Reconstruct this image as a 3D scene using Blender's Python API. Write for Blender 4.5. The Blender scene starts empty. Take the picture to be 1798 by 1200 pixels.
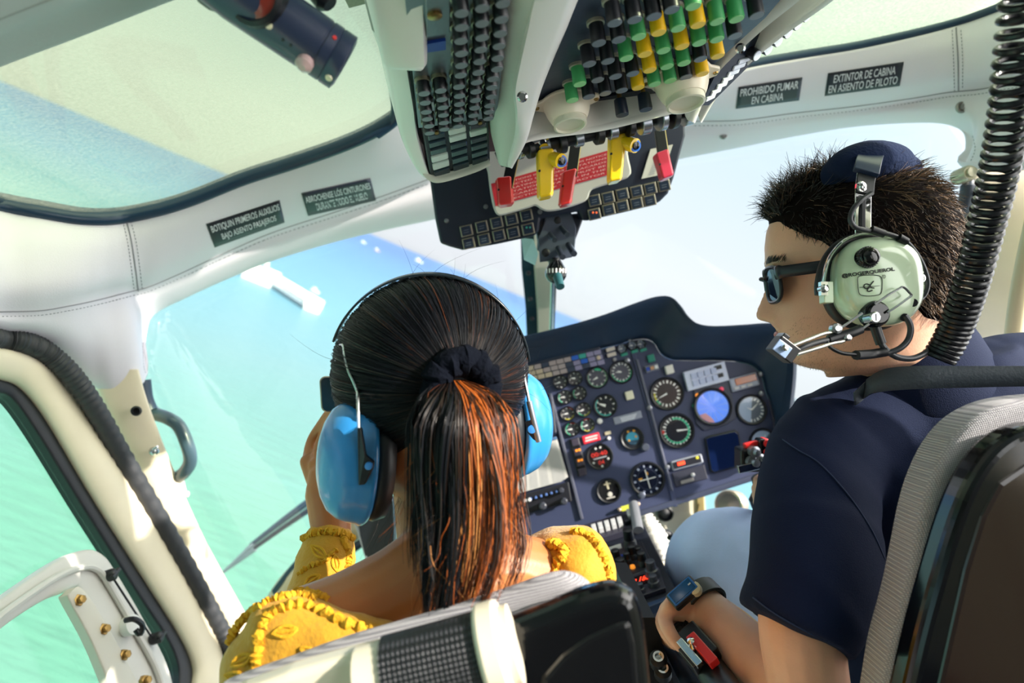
import bpy, bmesh, math, random
import numpy as np
from mathutils import Vector, Matrix, noise
from mathutils.bvhtree import BVHTree
random.seed(7); np.random.seed(7)
SC = bpy.context.scene
COL = SC.collection
PI = math.pi
V = Vector

# ---------------------------------------------------------------- camera
FPX = 1199.0                      # 24 mm on a 36 mm frame, 1798 px wide
TH = math.radians(14.5)           # the camera is rolled against the cabin
EYE = V((0.0, 0.0, 1.15))
R = V((math.cos(TH), 0, -math.sin(TH)))      # picture right in the cabin
U = V((math.sin(TH), 0, math.cos(TH)))       # picture up
W = V((0, 1, 0))                             # view direction
cam = bpy.data.cameras.new('camera'); cam_o = bpy.data.objects.new('camera', cam); COL.objects.link(cam_o)
cam.sensor_width = 36.0; cam.lens = FPX * 36.0 / 1798.0
cam.clip_start = 0.02; cam.clip_end = 200000
cam.dof.use_dof = True; cam.dof.focus_distance = 0.76; cam.dof.aperture_fstop = 4.5
m = Matrix((( R.x, U.x, -W.x, EYE.x), (R.y, U.y, -W.y, EYE.y), (R.z, U.z, -W.z, EYE.z), (0, 0, 0, 1)))
cam_o.matrix_world = m
SC.camera = cam_o

def ray(px, py): return R * ((px - 899) / FPX) + U * ((600 - py) / FPX) + W
def P(px, py, d): return EYE + ray(px, py) * d                       # at view depth d
def PX(px, py, x): r = ray(px, py); return EYE + r * ((x - EYE.x) / r.x)   # on the plane X = x
def PZ(px, py, z): r = ray(px, py); return EYE + r * ((z - EYE.z) / r.z)   # on the plane Z = z
def PL(px, py, p0, n): r = ray(px, py); return EYE + r * ((p0 - EYE).dot(n) / r.dot(n))
def lin(c):
    if isinstance(c, str):
        c = [int(c[i:i + 2], 16) / 255 for i in (0, 2, 4)]
    return tuple((x / 12.92 if x <= .04045 else ((x + .055) / 1.055) ** 2.4) for x in c[:3]) + (1,)

# ---------------------------------------------------------------- sky, sun, exposure
hA, hB = ray(0, 140), ray(1398, 719)
UP = hA.cross(hB).normalized()               # true up: the machine is banked over the sea
if UP.z < 0: UP = -UP
SUN = V((0.85, -0.345, 0.215)).normalized()
SC.view_settings.view_transform = 'Standard'; SC.view_settings.look = 'None'
SC.view_settings.gamma = 1.0; SC.view_settings.use_curve_mapping = False
SC.view_settings.exposure = 0.62
w = bpy.data.worlds.new('sky'); SC.world = w; w.use_nodes = True
nt = w.node_tree; N = nt.nodes; L = nt.links; N.clear()
tc = N.new('ShaderNodeTexCoord')
d1 = N.new('ShaderNodeVectorMath'); d1.operation = 'DOT_PRODUCT'; d1.inputs[1].default_value = UP
rp = N.new('ShaderNodeValToRGB')
for p, c in ((0.0, (.42, .46, .50)), (.497, (.42, .46, .50)), (.501, (.60, .60, .63)), (.55, (.67, .69, .73)), (.66, (.54, .65, .74)), (.80, (.50, .64, .75)), (1.0, (.34, .52, .76))):
    e = rp.color_ramp.elements.new(p); e.color = (*c, 1)
rp.color_ramp.elements.remove(rp.color_ramp.elements[0]); rp.color_ramp.elements.remove(rp.color_ramp.elements[-1])
ma = N.new('ShaderNodeMath'); ma.operation = 'MULTIPLY_ADD'; ma.inputs[1].default_value = .5; ma.inputs[2].default_value = .5
d2 = N.new('ShaderNodeVectorMath'); d2.operation = 'DOT_PRODUCT'; d2.inputs[1].default_value = SUN
mx = N.new('ShaderNodeMath'); mx.operation = 'MAXIMUM'; mx.inputs[1].default_value = 0
pw = N.new('ShaderNodeMath'); pw.operation = 'POWER'; pw.inputs[1].default_value = 2.5
gl = N.new('ShaderNodeVectorMath'); gl.operation = 'SCALE'; gl.inputs[0].default_value = (4.2, 4.0, 3.7)
ad = N.new('ShaderNodeVectorMath'); ad.operation = 'ADD'
bg = N.new('ShaderNodeBackground'); bg.inputs[1].default_value = 1.0
wo = N.new('ShaderNodeOutputWorld')
L.new(tc.outputs['Generated'], d1.inputs[0]); L.new(d1.outputs['Value'], ma.inputs[0]); L.new(ma.outputs[0], rp.inputs[0])
L.new(tc.outputs['Generated'], d2.inputs[0]); L.new(d2.outputs['Value'], mx.inputs[0]); L.new(mx.outputs[0], pw.inputs[0])
L.new(pw.outputs[0], gl.inputs['Scale']); L.new(rp.outputs[0], ad.inputs[0]); L.new(gl.outputs[0], ad.inputs[1])
L.new(ad.outputs[0], bg.inputs[0]); L.new(bg.outputs[0], wo.inputs[0])
sl = bpy.data.lights.new('sun', 'SUN'); sl.energy = 6.5; sl.angle = math.radians(.6); sl.color = (1.0, .93, .82)
so = bpy.data.objects.new('sun', sl); COL.objects.link(so); so.location = (4, -2, 3)
so.rotation_euler = SUN.to_track_quat('Z', 'Y').to_euler()

# ---------------------------------------------------------------- materials
MATS = {}
def mat(name, col, rough=.5, metal=0.0, bump=0, bscale=200, spec=.5, coat=0, emit=None, estr=1, var=0, vscale=20, alpha=1, sheen=0, trans=0, sss=0):
    if name in MATS: return MATS[name]
    M = bpy.data.materials.new(name); M.use_nodes = True
    n = M.node_tree.nodes; l = M.node_tree.links; b = n['Principled BSDF']
    c = lin(col)
    b.inputs['Base Color'].default_value = c; b.inputs['Roughness'].default_value = rough; b.inputs['Metallic'].default_value = metal
    b.inputs['Specular IOR Level'].default_value = spec; b.inputs['Coat Weight'].default_value = coat; b.inputs['Coat Roughness'].default_value = .08
    b.inputs['Alpha'].default_value = alpha; b.inputs['Sheen Weight'].default_value = sheen; b.inputs['Transmission Weight'].default_value = trans
    if sss:
        b.inputs['Subsurface Weight'].default_value = sss; b.inputs['Subsurface Radius'].default_value = (1, .35, .2); b.inputs['Subsurface Scale'].default_value = .006
    if emit is not None:
        b.inputs['Emission Color'].default_value = lin(emit); b.inputs['Emission Strength'].default_value = estr
    t = n.new('ShaderNodeTexCoord')
    if bump:
        z = n.new('ShaderNodeTexNoise'); z.inputs['Scale'].default_value = bscale; z.inputs['Detail'].default_value = 3
        u = n.new('ShaderNodeBump'); u.inputs['Strength'].default_value = bump; u.inputs['Distance'].default_value = .002
        l.new(t.outputs['Object'], z.inputs['Vector']); l.new(z.outputs[0], u.inputs['Height']); l.new(u.outputs[0], b.inputs['Normal'])
    if var:
        z = n.new('ShaderNodeTexNoise'); z.inputs['Scale'].default_value = vscale; z.inputs['Detail'].default_value = 4
        x = n.new('ShaderNodeMix'); x.data_type = 'RGBA'; x.blend_type = 'MULTIPLY'
        q = n.new('ShaderNodeMapRange'); q.inputs[1].default_value = .3; q.inputs[2].default_value = .7; q.inputs[3].default_value = 1 - var; q.inputs[4].default_value = 1.0
        l.new(t.outputs['Object'], z.inputs['Vector']); l.new(z.outputs[0], q.inputs[0])
        x.inputs[0].default_value = 1; x.inputs[6].default_value = c; l.new(q.outputs[0], x.inputs[7]); l.new(x.outputs[2], b.inputs['Base Color'])
    MATS[name] = M
    return M
def glass(name, tint=(.95, .98, .97), gloss=.04, haze=0.0, hazecol=(.9, .9, .8), speck=0.0):
    M = bpy.data.materials.new(name); M.use_nodes = True
    n = M.node_tree.nodes; l = M.node_tree.links; n.clear()
    o = n.new('ShaderNodeOutputMaterial'); t = n.new('ShaderNodeBsdfTransparent'); t.inputs[0].default_value = (*tint, 1)
    g = n.new('ShaderNodeBsdfGlossy'); g.inputs['Roughness'].default_value = .02
    x = n.new('ShaderNodeMixShader'); x.inputs[0].default_value = gloss
    l.new(t.outputs[0], x.inputs[1]); l.new(g.outputs[0], x.inputs[2])
    last = x
    if haze:
        df = n.new('ShaderNodeBsdfTranslucent'); df.inputs[0].default_value = (*hazecol, 1)
        y = n.new('ShaderNodeMixShader'); y.inputs[0].default_value = haze
        if speck:
            tcx = n.new('ShaderNodeTexCoord'); z = n.new('ShaderNodeTexNoise'); z.inputs['Scale'].default_value = 260; z.inputs['Detail'].default_value = 2
            q = n.new('ShaderNodeMapRange'); q.inputs[1].default_value = .35; q.inputs[2].default_value = .75; q.inputs[3].default_value = haze - speck; q.inputs[4].default_value = haze + speck
            l.new(tcx.outputs['Object'], z.inputs['Vector']); l.new(z.outputs[0], q.inputs[0]); l.new(q.outputs[0], y.inputs[0])
        l.new(last.outputs[0], y.inputs[1]); l.new(df.outputs[0], y.inputs[2]); last = y
    l.new(last.outputs[0], o.inputs[0])
    return M
def weave(name, col, col2, scale=900, strength=.6, rough=.85):
    """woven cloth: crossed wave textures drive colour and relief"""
    M = bpy.data.materials.new(name); M.use_nodes = True
    n = M.node_tree.nodes; l = M.node_tree.links; b = n['Principled BSDF']; b.inputs['Roughness'].default_value = rough
    t = n.new('ShaderNodeTexCoord'); ws = []
    for d in ('X', 'Z'):
        a = n.new('ShaderNodeTexWave'); a.bands_direction = d; a.inputs['Scale'].default_value = scale; a.inputs['Distortion'].default_value = .6; a.inputs['Detail Scale'].default_value = 8
        l.new(t.outputs['Object'], a.inputs['Vector']); ws.append(a)
    mm = n.new('ShaderNodeMath'); mm.operation = 'MULTIPLY'
    l.new(ws[0].outputs['Fac'], mm.inputs[0]); l.new(ws[1].outputs['Fac'], mm.inputs[1])
    x = n.new('ShaderNodeMix'); x.data_type = 'RGBA'; x.inputs[6].default_value = lin(col2); x.inputs[7].default_value = lin(col)
    l.new(mm.outputs[0], x.inputs[0]); l.new(x.outputs[2], b.inputs['Base Color'])
    u = n.new('ShaderNodeBump'); u.inputs['Strength'].default_value = strength; u.inputs['Distance'].default_value = .0015
    l.new(mm.outputs[0], u.inputs['Height']); l.new(u.outputs[0], b.inputs['Normal'])
    MATS[name] = M
    return M

# ---------------------------------------------------------------- mesh building
def cr(pts, n, closed=False):
    """Catmull-Rom through pts, n samples, chord parametrised"""
    A = [np.array(p, float) for p in pts]; k = len(A)
    if k == 2 and not closed:
        return [A[0] + (A[1] - A[0]) * (i / (n - 1)) for i in range(n)]
    segs = k if closed else k - 1
    out = []
    for i in range(n):
        t = (i / n if closed else i / (n - 1)) * segs
        j = min(int(t), segs - 1); f = t - j
        g = lambda q: A[q % k] if closed else (A[q] if 0 <= q < k else (2 * A[0] - A[1] if q < 0 else 2 * A[-1] - A[-2]))
        p0, p1, p2, p3 = g(j - 1), g(j), g(j + 1), g(j + 2)
        out.append(.5 * ((2 * p1) + (p2 - p0) * f + (2 * p0 - 5 * p1 + 4 * p2 - p3) * f * f + (3 * p1 - p0 - 3 * p2 + p3) * f ** 3))
    return out
def cv(pts, n, closed=False): return [V(tuple(float(q) for q in p)) for p in cr(pts, n, closed)]

class MB:
    def __init__(s): s.v = []; s.f = []; s.m = []
    def add(s, vs, fs, mi=0):
        o = len(s.v); s.v += [V(tuple(p)) for p in vs]
        for f in fs: s.f.append([o + i for i in f]); s.m.append(mi)
        return s
    def box(s, c, hx, hy, hz, ax=None, mi=0):
        a, b, e = ax or (V((1, 0, 0)), V((0, 1, 0)), V((0, 0, 1))); c = V(c)
        vs = [c + a * (hx * i) + b * (hy * j) + e * (hz * k) for i in (-1, 1) for j in (-1, 1) for k in (-1, 1)]
        return s.add(vs, [(0, 1, 3, 2), (4, 6, 7, 5), (0, 4, 5, 1), (2, 3, 7, 6), (0, 2, 6, 4), (1, 5, 7, 3)], mi)
    def rings(s, rs, closed=True, caps=True, mi=0):
        n = len(rs[0]); vs = [p for r in rs for p in r]; fs = []
        for i in range(len(rs) - 1):
            for j in range(n if closed else n - 1):
                k = (j + 1) % n
                fs.append((i * n + j, i * n + k, (i + 1) * n + k, (i + 1) * n + j))
        if caps and closed:
            fs.append(tuple(range(n))[::-1]); fs.append(tuple((len(rs) - 1) * n + j for j in range(n)))
        return s.add(vs, fs, mi)
    def tube(s, pts, r, n=10, caps=True, mi=0, flat=1.0, up=None, closed=False):
        pts = [V(tuple(p)) for p in pts]; k = len(pts)
        rr = r if isinstance(r, (list, tuple, np.ndarray)) else [r] * k
        rs = []; nrm = None
        for i, p in enumerate(pts):
            t = (pts[min(i + 1, k - 1)] - pts[max(i - 1, 0)]) if not closed else (pts[(i + 1) % k] - pts[i - 1])
            if t.length < 1e-9: t = V((0, 0, 1))
            t.normalize()
            if up is not None: nrm = V(up)
            elif nrm is None:
                nrm = V((0, 0, 1)) if abs(t.z) < .9 else V((1, 0, 0))
            nrm = nrm - t * nrm.dot(t)
            if nrm.length < 1e-6: nrm = t.orthogonal()
            nrm.normalize(); bi = t.cross(nrm)
            rs.append([p + nrm * (math.cos(a) * rr[i]) + bi * (math.sin(a) * rr[i] * flat) for a in [2 * PI * j / n for j in range(n)]])
        if closed: rs.append(rs[0]); return s.rings(rs, True, False, mi)
        return s.rings(rs, True, caps, mi)
    def lathe(s, c, ax, prof, n=24, mi=0, caps=True, ref=None, sx=1.0, sy=1.0):
        c = V(c); ax = V(ax).normalized()
        a = V(ref) if ref is not None else (V((0, 0, 1)) if abs(ax.z) < .9 else V((1, 0, 0)))
        a = (a - ax * a.dot(ax)).normalized(); b = ax.cross(a)
        rs = [[c + ax * h + a * (math.cos(q) * r * sx) + b * (math.sin(q) * r * sy) for q in [2 * PI * j / n for j in range(n)]] for r, h in prof]
        return s.rings(rs, True, caps, mi)
    def prism(s, poly, ext, mi=0):
        poly = [V(tuple(p)) for p in poly]; e = V(tuple(ext)); n = len(poly)
        return s.add(poly + [p + e for p in poly], [tuple(range(n)), tuple(range(2 * n - 1, n - 1, -1))] + [(i, n + i, n + (i + 1) % n, (i + 1) % n) for i in range(n)], mi)
    def grid(s, rows, mi=0): return s.rings(rows, False, False, mi)
    def ell(s, c, ax, rad, nu=24, nv=16, mi=0):
        c = V(c); a, b, e = ax
        rs = []
        for i in range(1, nv):
            t = PI * i / nv
            rs.append([c + a * (rad[0] * math.sin(t) * math.cos(q)) + b * (rad[1] * math.sin(t) * math.sin(q)) + e * (rad[2] * math.cos(t)) for q in [2 * PI * j / nu for j in range(nu)]])
        o = len(s.v); s.rings(rs, True, False, mi)
        s.v += [c + e * rad[2], c - e * rad[2]]; tp = len(s.v) - 2; bt = tp + 1
        for j in range(nu):
            s.f.append([tp, o + (j + 1) % nu, o + j]); s.m.append(mi)
            q = o + (nv - 2) * nu; s.f.append([bt, q + j, q + (j + 1) % nu]); s.m.append(mi)
        return s
XYZ = (V((1, 0, 0)), V((0, 1, 0)), V((0, 0, 1)))
IMG = (R, U, W)
LOC = {}
def mk(name, mb, mats, parent=None, smooth=40, bevel=0, solid=0, sub=0, off=-1, props=None, bseg=2):
    me = bpy.data.meshes.new(name)
    base = LOC[parent.name] if parent else None
    if base is None:
        if not mb.v: base = V((0, 0, 0))
        else:
            a = np.array([tuple(q) for q in mb.v]); base = V(((a[:, 0].min() + a[:, 0].max()) / 2, (a[:, 1].min() + a[:, 1].max()) / 2, a[:, 2].min()))
    me.from_pydata([tuple(q - base) for q in mb.v], [], mb.f)
    if not isinstance(mats, (list, tuple)): mats = [mats]
    for M in mats: me.materials.append(M)
    me.polygons.foreach_set('material_index', mb.m)
    me.validate(); me.update()
    bm = bmesh.new(); bm.from_mesh(me); bmesh.ops.recalc_face_normals(bm, faces=bm.faces); bm.to_mesh(me); bm.free()
    if smooth:
        me.polygons.foreach_set('use_smooth', [True] * len(me.polygons))
        if smooth < 180: me.set_sharp_from_angle(angle=math.radians(smooth))
    o = bpy.data.objects.new(name, me); COL.objects.link(o)
    if parent: o.parent = parent
    else: o.location = base
    LOC[o.name] = base.copy()
    if solid:
        q = o.modifiers.new('thickness', 'SOLIDIFY'); q.thickness = solid; q.offset = off
    if bevel:
        q = o.modifiers.new('edge', 'BEVEL'); q.width = bevel; q.segments = bseg; q.limit_method = 'ANGLE'; q.angle_limit = math.radians(35)
    if sub:
        q = o.modifiers.new('smooth', 'SUBSURF'); q.levels = sub; q.render_levels = sub
    if props:
        for k, x in props.items(): o[k] = x
    return o
def tag(o, label, cat, group=None, kind=None):
    o['label'] = label; o['category'] = cat
    if group: o['group'] = group
    if kind: o['kind'] = kind
    return o
def thing(name, loc, label, cat, group=None):
    o = bpy.data.objects.new(name, None); COL.objects.link(o); o.location = loc; o.empty_display_size = .02
    LOC[o.name] = V(tuple(loc)); return tag(o, label, cat, group)
def struct(name, mb, mats, **k):
    o = mk(name, mb, mats, **k); o['kind'] = 'structure'; return o
def apply(o):
    """bake the modifiers into the mesh"""
    dg = bpy.context.evaluated_depsgraph_get(); dg.update()
    me = bpy.data.meshes.new_from_object(o.evaluated_get(dg)); old = o.data; o.modifiers.clear(); o.data = me; return o
def fuse(o, vox=.005, it=8, fac=.5):
    """one continuous skin over overlapping volumes"""
    q = o.modifiers.new('r', 'REMESH'); q.mode = 'VOXEL'; q.voxel_size = vox; q.use_smooth_shade = True
    q = o.modifiers.new('s', 'SMOOTH'); q.factor = fac; q.iterations = it
    apply(o); o.data.polygons.foreach_set('use_smooth', [True] * len(o.data.polygons)); return o
def displace(o, fn):
    me = o.data; n = len(me.vertices); co = np.empty(n * 3); me.vertices.foreach_get('co', co); co = co.reshape(-1, 3)
    no = np.empty(n * 3); me.vertices.foreach_get('normal', no); no = no.reshape(-1, 3); b = np.array(LOC[o.name])
    for i in range(n):
        co[i] += no[i] * fn(V(co[i] + b), V(no[i]))
    me.vertices.foreach_set('co', co.ravel()); me.update()
def bvh(o):
    dg = bpy.context.evaluated_depsgraph_get(); dg.update(); ev = o.evaluated_get(dg); me = ev.to_mesh()
    b = LOC[o.name]
    t = BVHTree.FromPolygons([b + q.co for q in me.vertices], [list(p.vertices) for p in me.polygons]); ev.to_mesh_clear(); return t
def hit(t, px, py, off=.0006, dflt=None):
    r = ray(px, py).normalized(); p, n, i, d = t.ray_cast(EYE, r)
    if p is None: return P(px, py, dflt) if dflt else None
    return p - r * off
_tx = {}
def text_mesh(s, bold=0.0, wide=1.0, space=1.0):
    k = (s, bold, wide, space)
    if k in _tx: return _tx[k]
    c = bpy.data.curves.new('lettering', 'FONT'); c.body = s; c.size = 1; c.offset = bold; c.align_x = 'CENTER'; c.align_y = 'CENTER'; c.space_character = space; c.resolution_u = 3
    o = bpy.data.objects.new('lettering', c); COL.objects.link(o)
    dg = bpy.context.evaluated_depsgraph_get(); dg.update()
    me = bpy.data.meshes.new_from_object(o.evaluated_get(dg))
    vs = [(q.co.x * wide, q.co.y) for q in me.vertices]; fs = [list(p.vertices) for p in me.polygons]
    bpy.data.objects.remove(o); bpy.data.curves.remove(c); bpy.data.meshes.remove(me)
    x0 = min(q[0] for q in vs); x1 = max(q[0] for q in vs); y0 = min(q[1] for q in vs); y1 = max(q[1] for q in vs)
    _tx[k] = ([((a - x0) / (x1 - x0) - .5, (b - y0) / (y1 - y0) - .5) for a, b in vs], fs)
    return _tx[k]
def put_text(mb, s, fn, w, h, mi=0, bold=.0):
    """lettering fitted into a w by h box, fn maps (x, y) to a point in space"""
    vs, fs = text_mesh(s, bold); mb.add([fn(a * w, b * h) for a, b in vs], fs, mi)
VINYL = mat('pale_leather', 'e3dfe6', .45, bump=.15, bscale=600, spec=.4)
GREYLINER = mat('grey_lining', 'a9b0b2', .6, bump=.1, bscale=300)
CREAM = mat('cream_paint', 'f0e4c8', .35, var=.12, vscale=9, spec=.5)
CREAMPL = mat('cream_plastic', 'e6dcc6', .3, spec=.5)
WHITEPL = mat('white_moulding', 'e4e4e0', .32, spec=.5)
RUBBER = mat('black_rubber', '14181e', .45)
RUBGREY = mat('ribbed_rubber', '34363a', .55, bump=.3, bscale=120)
BLACK = mat('black_plastic', '0c1017', .4)
BLACKGL = mat('gloss_black', '06070a', .12, coat=.3, spec=.4)
PANELBLK = mat('panel_paint', '333b5a', .5, bump=.08, bscale=500)
HOOD = mat('glareshield_skin', '1b3048', .5, bump=.1, bscale=400)
NAVYBLK = mat('navy_black', '0e1a2e', .4)
STEEL = mat('steel', 'c4c6c8', .2, metal=1)
BRUSHED = mat('brushed_metal', '7b8088', .38, metal=.8, bump=.1, bscale=300)
CHROME = mat('chrome', 'e8e8e8', .06, metal=1)
BRASS = mat('brass', 'a5854f', .3, metal=1)
GREEN = mat('green_cap', '3f9c5c', .45)
YELLOW = mat('yellow_cap', 'f2bd12', .4)
YELLOWGL = mat('yellow_enamel', 'f5c81c', .25, coat=.4)
RED = mat('red_enamel', 'd92c2c', .3, coat=.4)
REDPL = mat('red_plate', 'a8182c', .5)
WHITE = mat('white_ink', 'f2f2f2', .6)
LETTER = mat('grey_white_ink', 'd6d8dc', .6)
PLACARD = mat('placard_black', '151c28', .45)
GREYPL = mat('grey_plate', 'b4b2b4', .45)
BLUEDARK = mat('deep_blue', '1b3fa0', .4)
BLUEPL = mat('blue_cup', '2f86c8', .28, coat=.3)
TEAL = mat('teal_mark', '2fb98f', .5)
AMBER = mat('amber_light', 'e0822a', .4, emit='ff9a30', estr=.5)
REDLIT = mat('red_digits', 'ff4a2a', .4, emit='ff3c1e', estr=1.2)
INKBLK = mat('black_ink', '0b0c0d', .5)
HEADSETGRN = mat('headset_green', 'd3e6c8', .14, coat=.5)
SKIN = mat('tan_skin', 'e4b296', .5, bump=.12, bscale=500, var=.1, vscale=35, sss=.25)
SKINW = mat('bronze_skin', 'b3703f', .42, bump=.08, bscale=500, var=.08, vscale=30, sss=.25)
LIP = mat('lip_skin', 'b8706a', .45)
NAVY = mat('navy_pique', '0a1734', .85, bump=.4, bscale=900, spec=.2)
JEANS = mat('faded_denim', 'bfd2ff', .85, bump=.35, bscale=700, var=.12, vscale=14)
MUSTARD = mat('mustard_cloth', 'c48e14', .75, bump=.5, bscale=260, sheen=.2)
MUSTNET = mat('mustard_net', 'd2a545', .7, bump=.4, bscale=600)
LACE = mat('mustard_lace', 'd09a12', .8, bump=.6, bscale=400)
GREYCLOTH = weave('grey_weave', 'e4e1e4', '8b888f', 190, .9)
WEBBING = weave('black_webbing', '3a3c44', '0b0c10', 100, .8, .5)
BELT = mat('belt_webbing', '3a424c', .6, bump=.4, bscale=300)
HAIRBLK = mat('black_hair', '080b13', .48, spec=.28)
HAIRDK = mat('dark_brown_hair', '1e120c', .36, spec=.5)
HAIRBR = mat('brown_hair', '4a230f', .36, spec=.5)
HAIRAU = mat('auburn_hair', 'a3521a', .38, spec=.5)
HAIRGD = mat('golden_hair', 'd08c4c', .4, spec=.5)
HAIRMAN = mat('man_hair', '17100d', .36, spec=.6)
SCALP = mat('scalp_hair', '120d0c', .9, spec=.05)
HAIRMAN2 = mat('man_hair_brown', '6e5238', .3, spec=1.0)
PAPER = mat('paper', 'bab8b6', .8)
CLEARGL = glass('windscreen_glass', (.97, .99, .99), .03)
DOORGL = glass('door_glass', (.90, .97, .94), .04)
SKYGL = glass('skylight_glass', (.80, .86, .71), .04, .12, (.95, .92, .78), .07)
# ================================================================ outside: the sea and what floats on it
SEA_H = 130.0
S0 = EYE - UP * SEA_H
E1 = (W - UP * W.dot(UP)).normalized(); E2 = E1.cross(UP)
def S(px, py): return PL(px, py, S0, UP)
M = bpy.data.materials.new('sea_water'); M.use_nodes = True
n = M.node_tree.nodes; l = M.node_tree.links; b = n['Principled BSDF']; b.inputs['Roughness'].default_value = .35; b.inputs['Specular IOR Level'].default_value = .25
t = n.new('ShaderNodeTexCoord'); ln = n.new('ShaderNodeVectorMath'); ln.operation = 'LENGTH'
lg = n.new('ShaderNodeMath'); lg.operation = 'LOGARITHM'; lg.inputs[1].default_value = 10
nz = n.new('ShaderNodeTexNoise'); nz.inputs['Scale'].default_value = .004; nz.inputs['Detail'].default_value = 3
sc = n.new('ShaderNodeMath'); sc.operation = 'MULTIPLY_ADD'; sc.inputs[1].default_value = .12; sc.inputs[2].default_value = -.06
ad = n.new('ShaderNodeMath'); ad.operation = 'ADD'
q = n.new('ShaderNodeMapRange'); q.inputs[1].default_value = 2.0; q.inputs[2].default_value = 4.0
rp = n.new('ShaderNodeValToRGB'); rp.color_ramp.elements[0].color = lin('4f7768'); rp.color_ramp.elements[1].color = lin('2a5081')
for p, c in ((.22, '4d7667'), (.38, '567679'), (.52, '4b7685'), (.72, '3a668d')):
    e = rp.color_ramp.elements.new(p); e.color = lin(c)
mp = n.new('ShaderNodeMapping'); mp.inputs['Rotation'].default_value = (0, 0, .6); mp.inputs['Scale'].default_value = (.05, .22, .1)
nb = n.new('ShaderNodeTexNoise'); nb.inputs['Scale'].default_value = 1.0; nb.inputs['Detail'].default_value = 4
bu = n.new('ShaderNodeBump'); bu.inputs['Strength'].default_value = .9; bu.inputs['Distance'].default_value = 2.2
l.new(t.outputs['Object'], ln.inputs[0]); l.new(ln.outputs['Value'], lg.inputs[0]); l.new(t.outputs['Object'], nz.inputs['Vector'])
l.new(nz.outputs[0], sc.inputs[0]); l.new(sc.outputs[0], ad.inputs[0]); l.new(lg.outputs[0], ad.inputs[1]); l.new(ad.outputs[0], q.inputs[0]); l.new(q.outputs[0], rp.inputs[0])
l.new(rp.outputs[0], b.inputs['Base Color']); l.new(t.outputs['Object'], mp.inputs[0]); l.new(mp.outputs[0], nb.inputs['Vector']); l.new(nb.outputs[0], bu.inputs['Height']); l.new(bu.outputs[0], b.inputs['Normal'])
me = bpy.data.meshes.new('sea_surface'); D = 90000
me.from_pydata([(-D, -D, 0), (D, -D, 0), (D, D, 0), (-D, D, 0)], [], [(0, 1, 2, 3)]); me.materials.append(M)
sea = bpy.data.objects.new('sea_surface', me); COL.objects.link(sea)
sea.matrix_world = Matrix(((E2.x, E1.x, UP.x, S0.x), (E2.y, E1.y, UP.y, S0.y), (E2.z, E1.z, UP.z, S0.z), (0, 0, 0, 1)))
sea['kind'] = 'structure'; sea['label'] = 'turquoise sea turning blue towards the tilted horizon'

CONC = mat('pale_concrete', 'efe9da', .8); SEAWALL = mat('sea_wall', '6d7f86', .9)
pier = thing('harbour_pier', S(500, 520), 'white harbour pier with small lighthouse out on the sea', 'pier')
mb = MB(); H = UP * 9
mb.prism([S(424, 486), S(445, 476), S(480, 490), S(474, 506)], H)
mk('pier_root', mb, CONC, pier, smooth=0)
mb = MB(); mb.prism([S(478, 497), S(484, 489), S(543, 524), S(536, 536)], UP * 7); mk('breakwater', mb, [CONC], pier, smooth=0)
mb = MB(); mb.prism([S(476, 506), S(478, 503), S(534, 538), S(532, 543)], UP * 5); mk('sea_wall', mb, SEAWALL, pier, smooth=0)
mb = MB(); mb.prism([S(531, 541), S(541, 525), S(566, 540), S(559, 552)], UP * 9); mk('pier_head', mb, CONC, pier, smooth=0)
c = S(460, 487)
mb = MB(); mb.lathe(c, UP, [(4.2, 0), (3.2, 20), (4.2, 20.2), (4.2, 21), (2.4, 21.2), (2.4, 25), (.3, 28)], 12); mk('lighthouse', mb, mat('lighthouse_paint', 'cfe6cf', .6), pier)
for dx_, a_, b_ in ((14, 10, 5), (-16, 7, 4)):
    mb = MB(); mb.box(c + E2 * dx_ + UP * 11, a_, 6.5, b_, (E2, E1, UP)); mk('harbour_shed', mb, CONC, pier, smooth=0)
HULL = mat('white_hull', 'f4f2ee', .5); HULLR = mat('red_hull', 'd8a49c', .5)
def boat(px, py, w, lab, hull):
    c = S(px, py); k = (c - EYE).length * w / FPX
    t = thing('ship', c, lab, 'ship', None)
    a = (E2 * .9 - E1 * .3).normalized(); b_ = UP.cross(a)
    mb = MB(); mb.prism([c - a * k * .5 - b_ * k * .12, c + a * k * .3 - b_ * k * .13, c + a * k * .55, c + a * k * .3 + b_ * k * .13, c - a * k * .5 + b_ * k * .12], UP * k * .16); mk('hull', mb, hull, t, smooth=0)
    mb = MB(); mb.box(c - a * k * .2 + UP * k * .28, k * .16, k * .09, k * .13, (a, b_, UP)); mk('cabin', mb, HULL, t, smooth=0)
boat(553, 513, 16, 'white motor boat on the sea beside the pier head', HULL)
boat(638, 427, 9, 'small white ship just under the tilted horizon', HULL)
boat(662, 441, 10, 'small reddish ship next nearest the horizon below the white one', HULLR)
boat(735, 460, 14, 'white ship on the sea over the woman\'s head', HULL)

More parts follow.
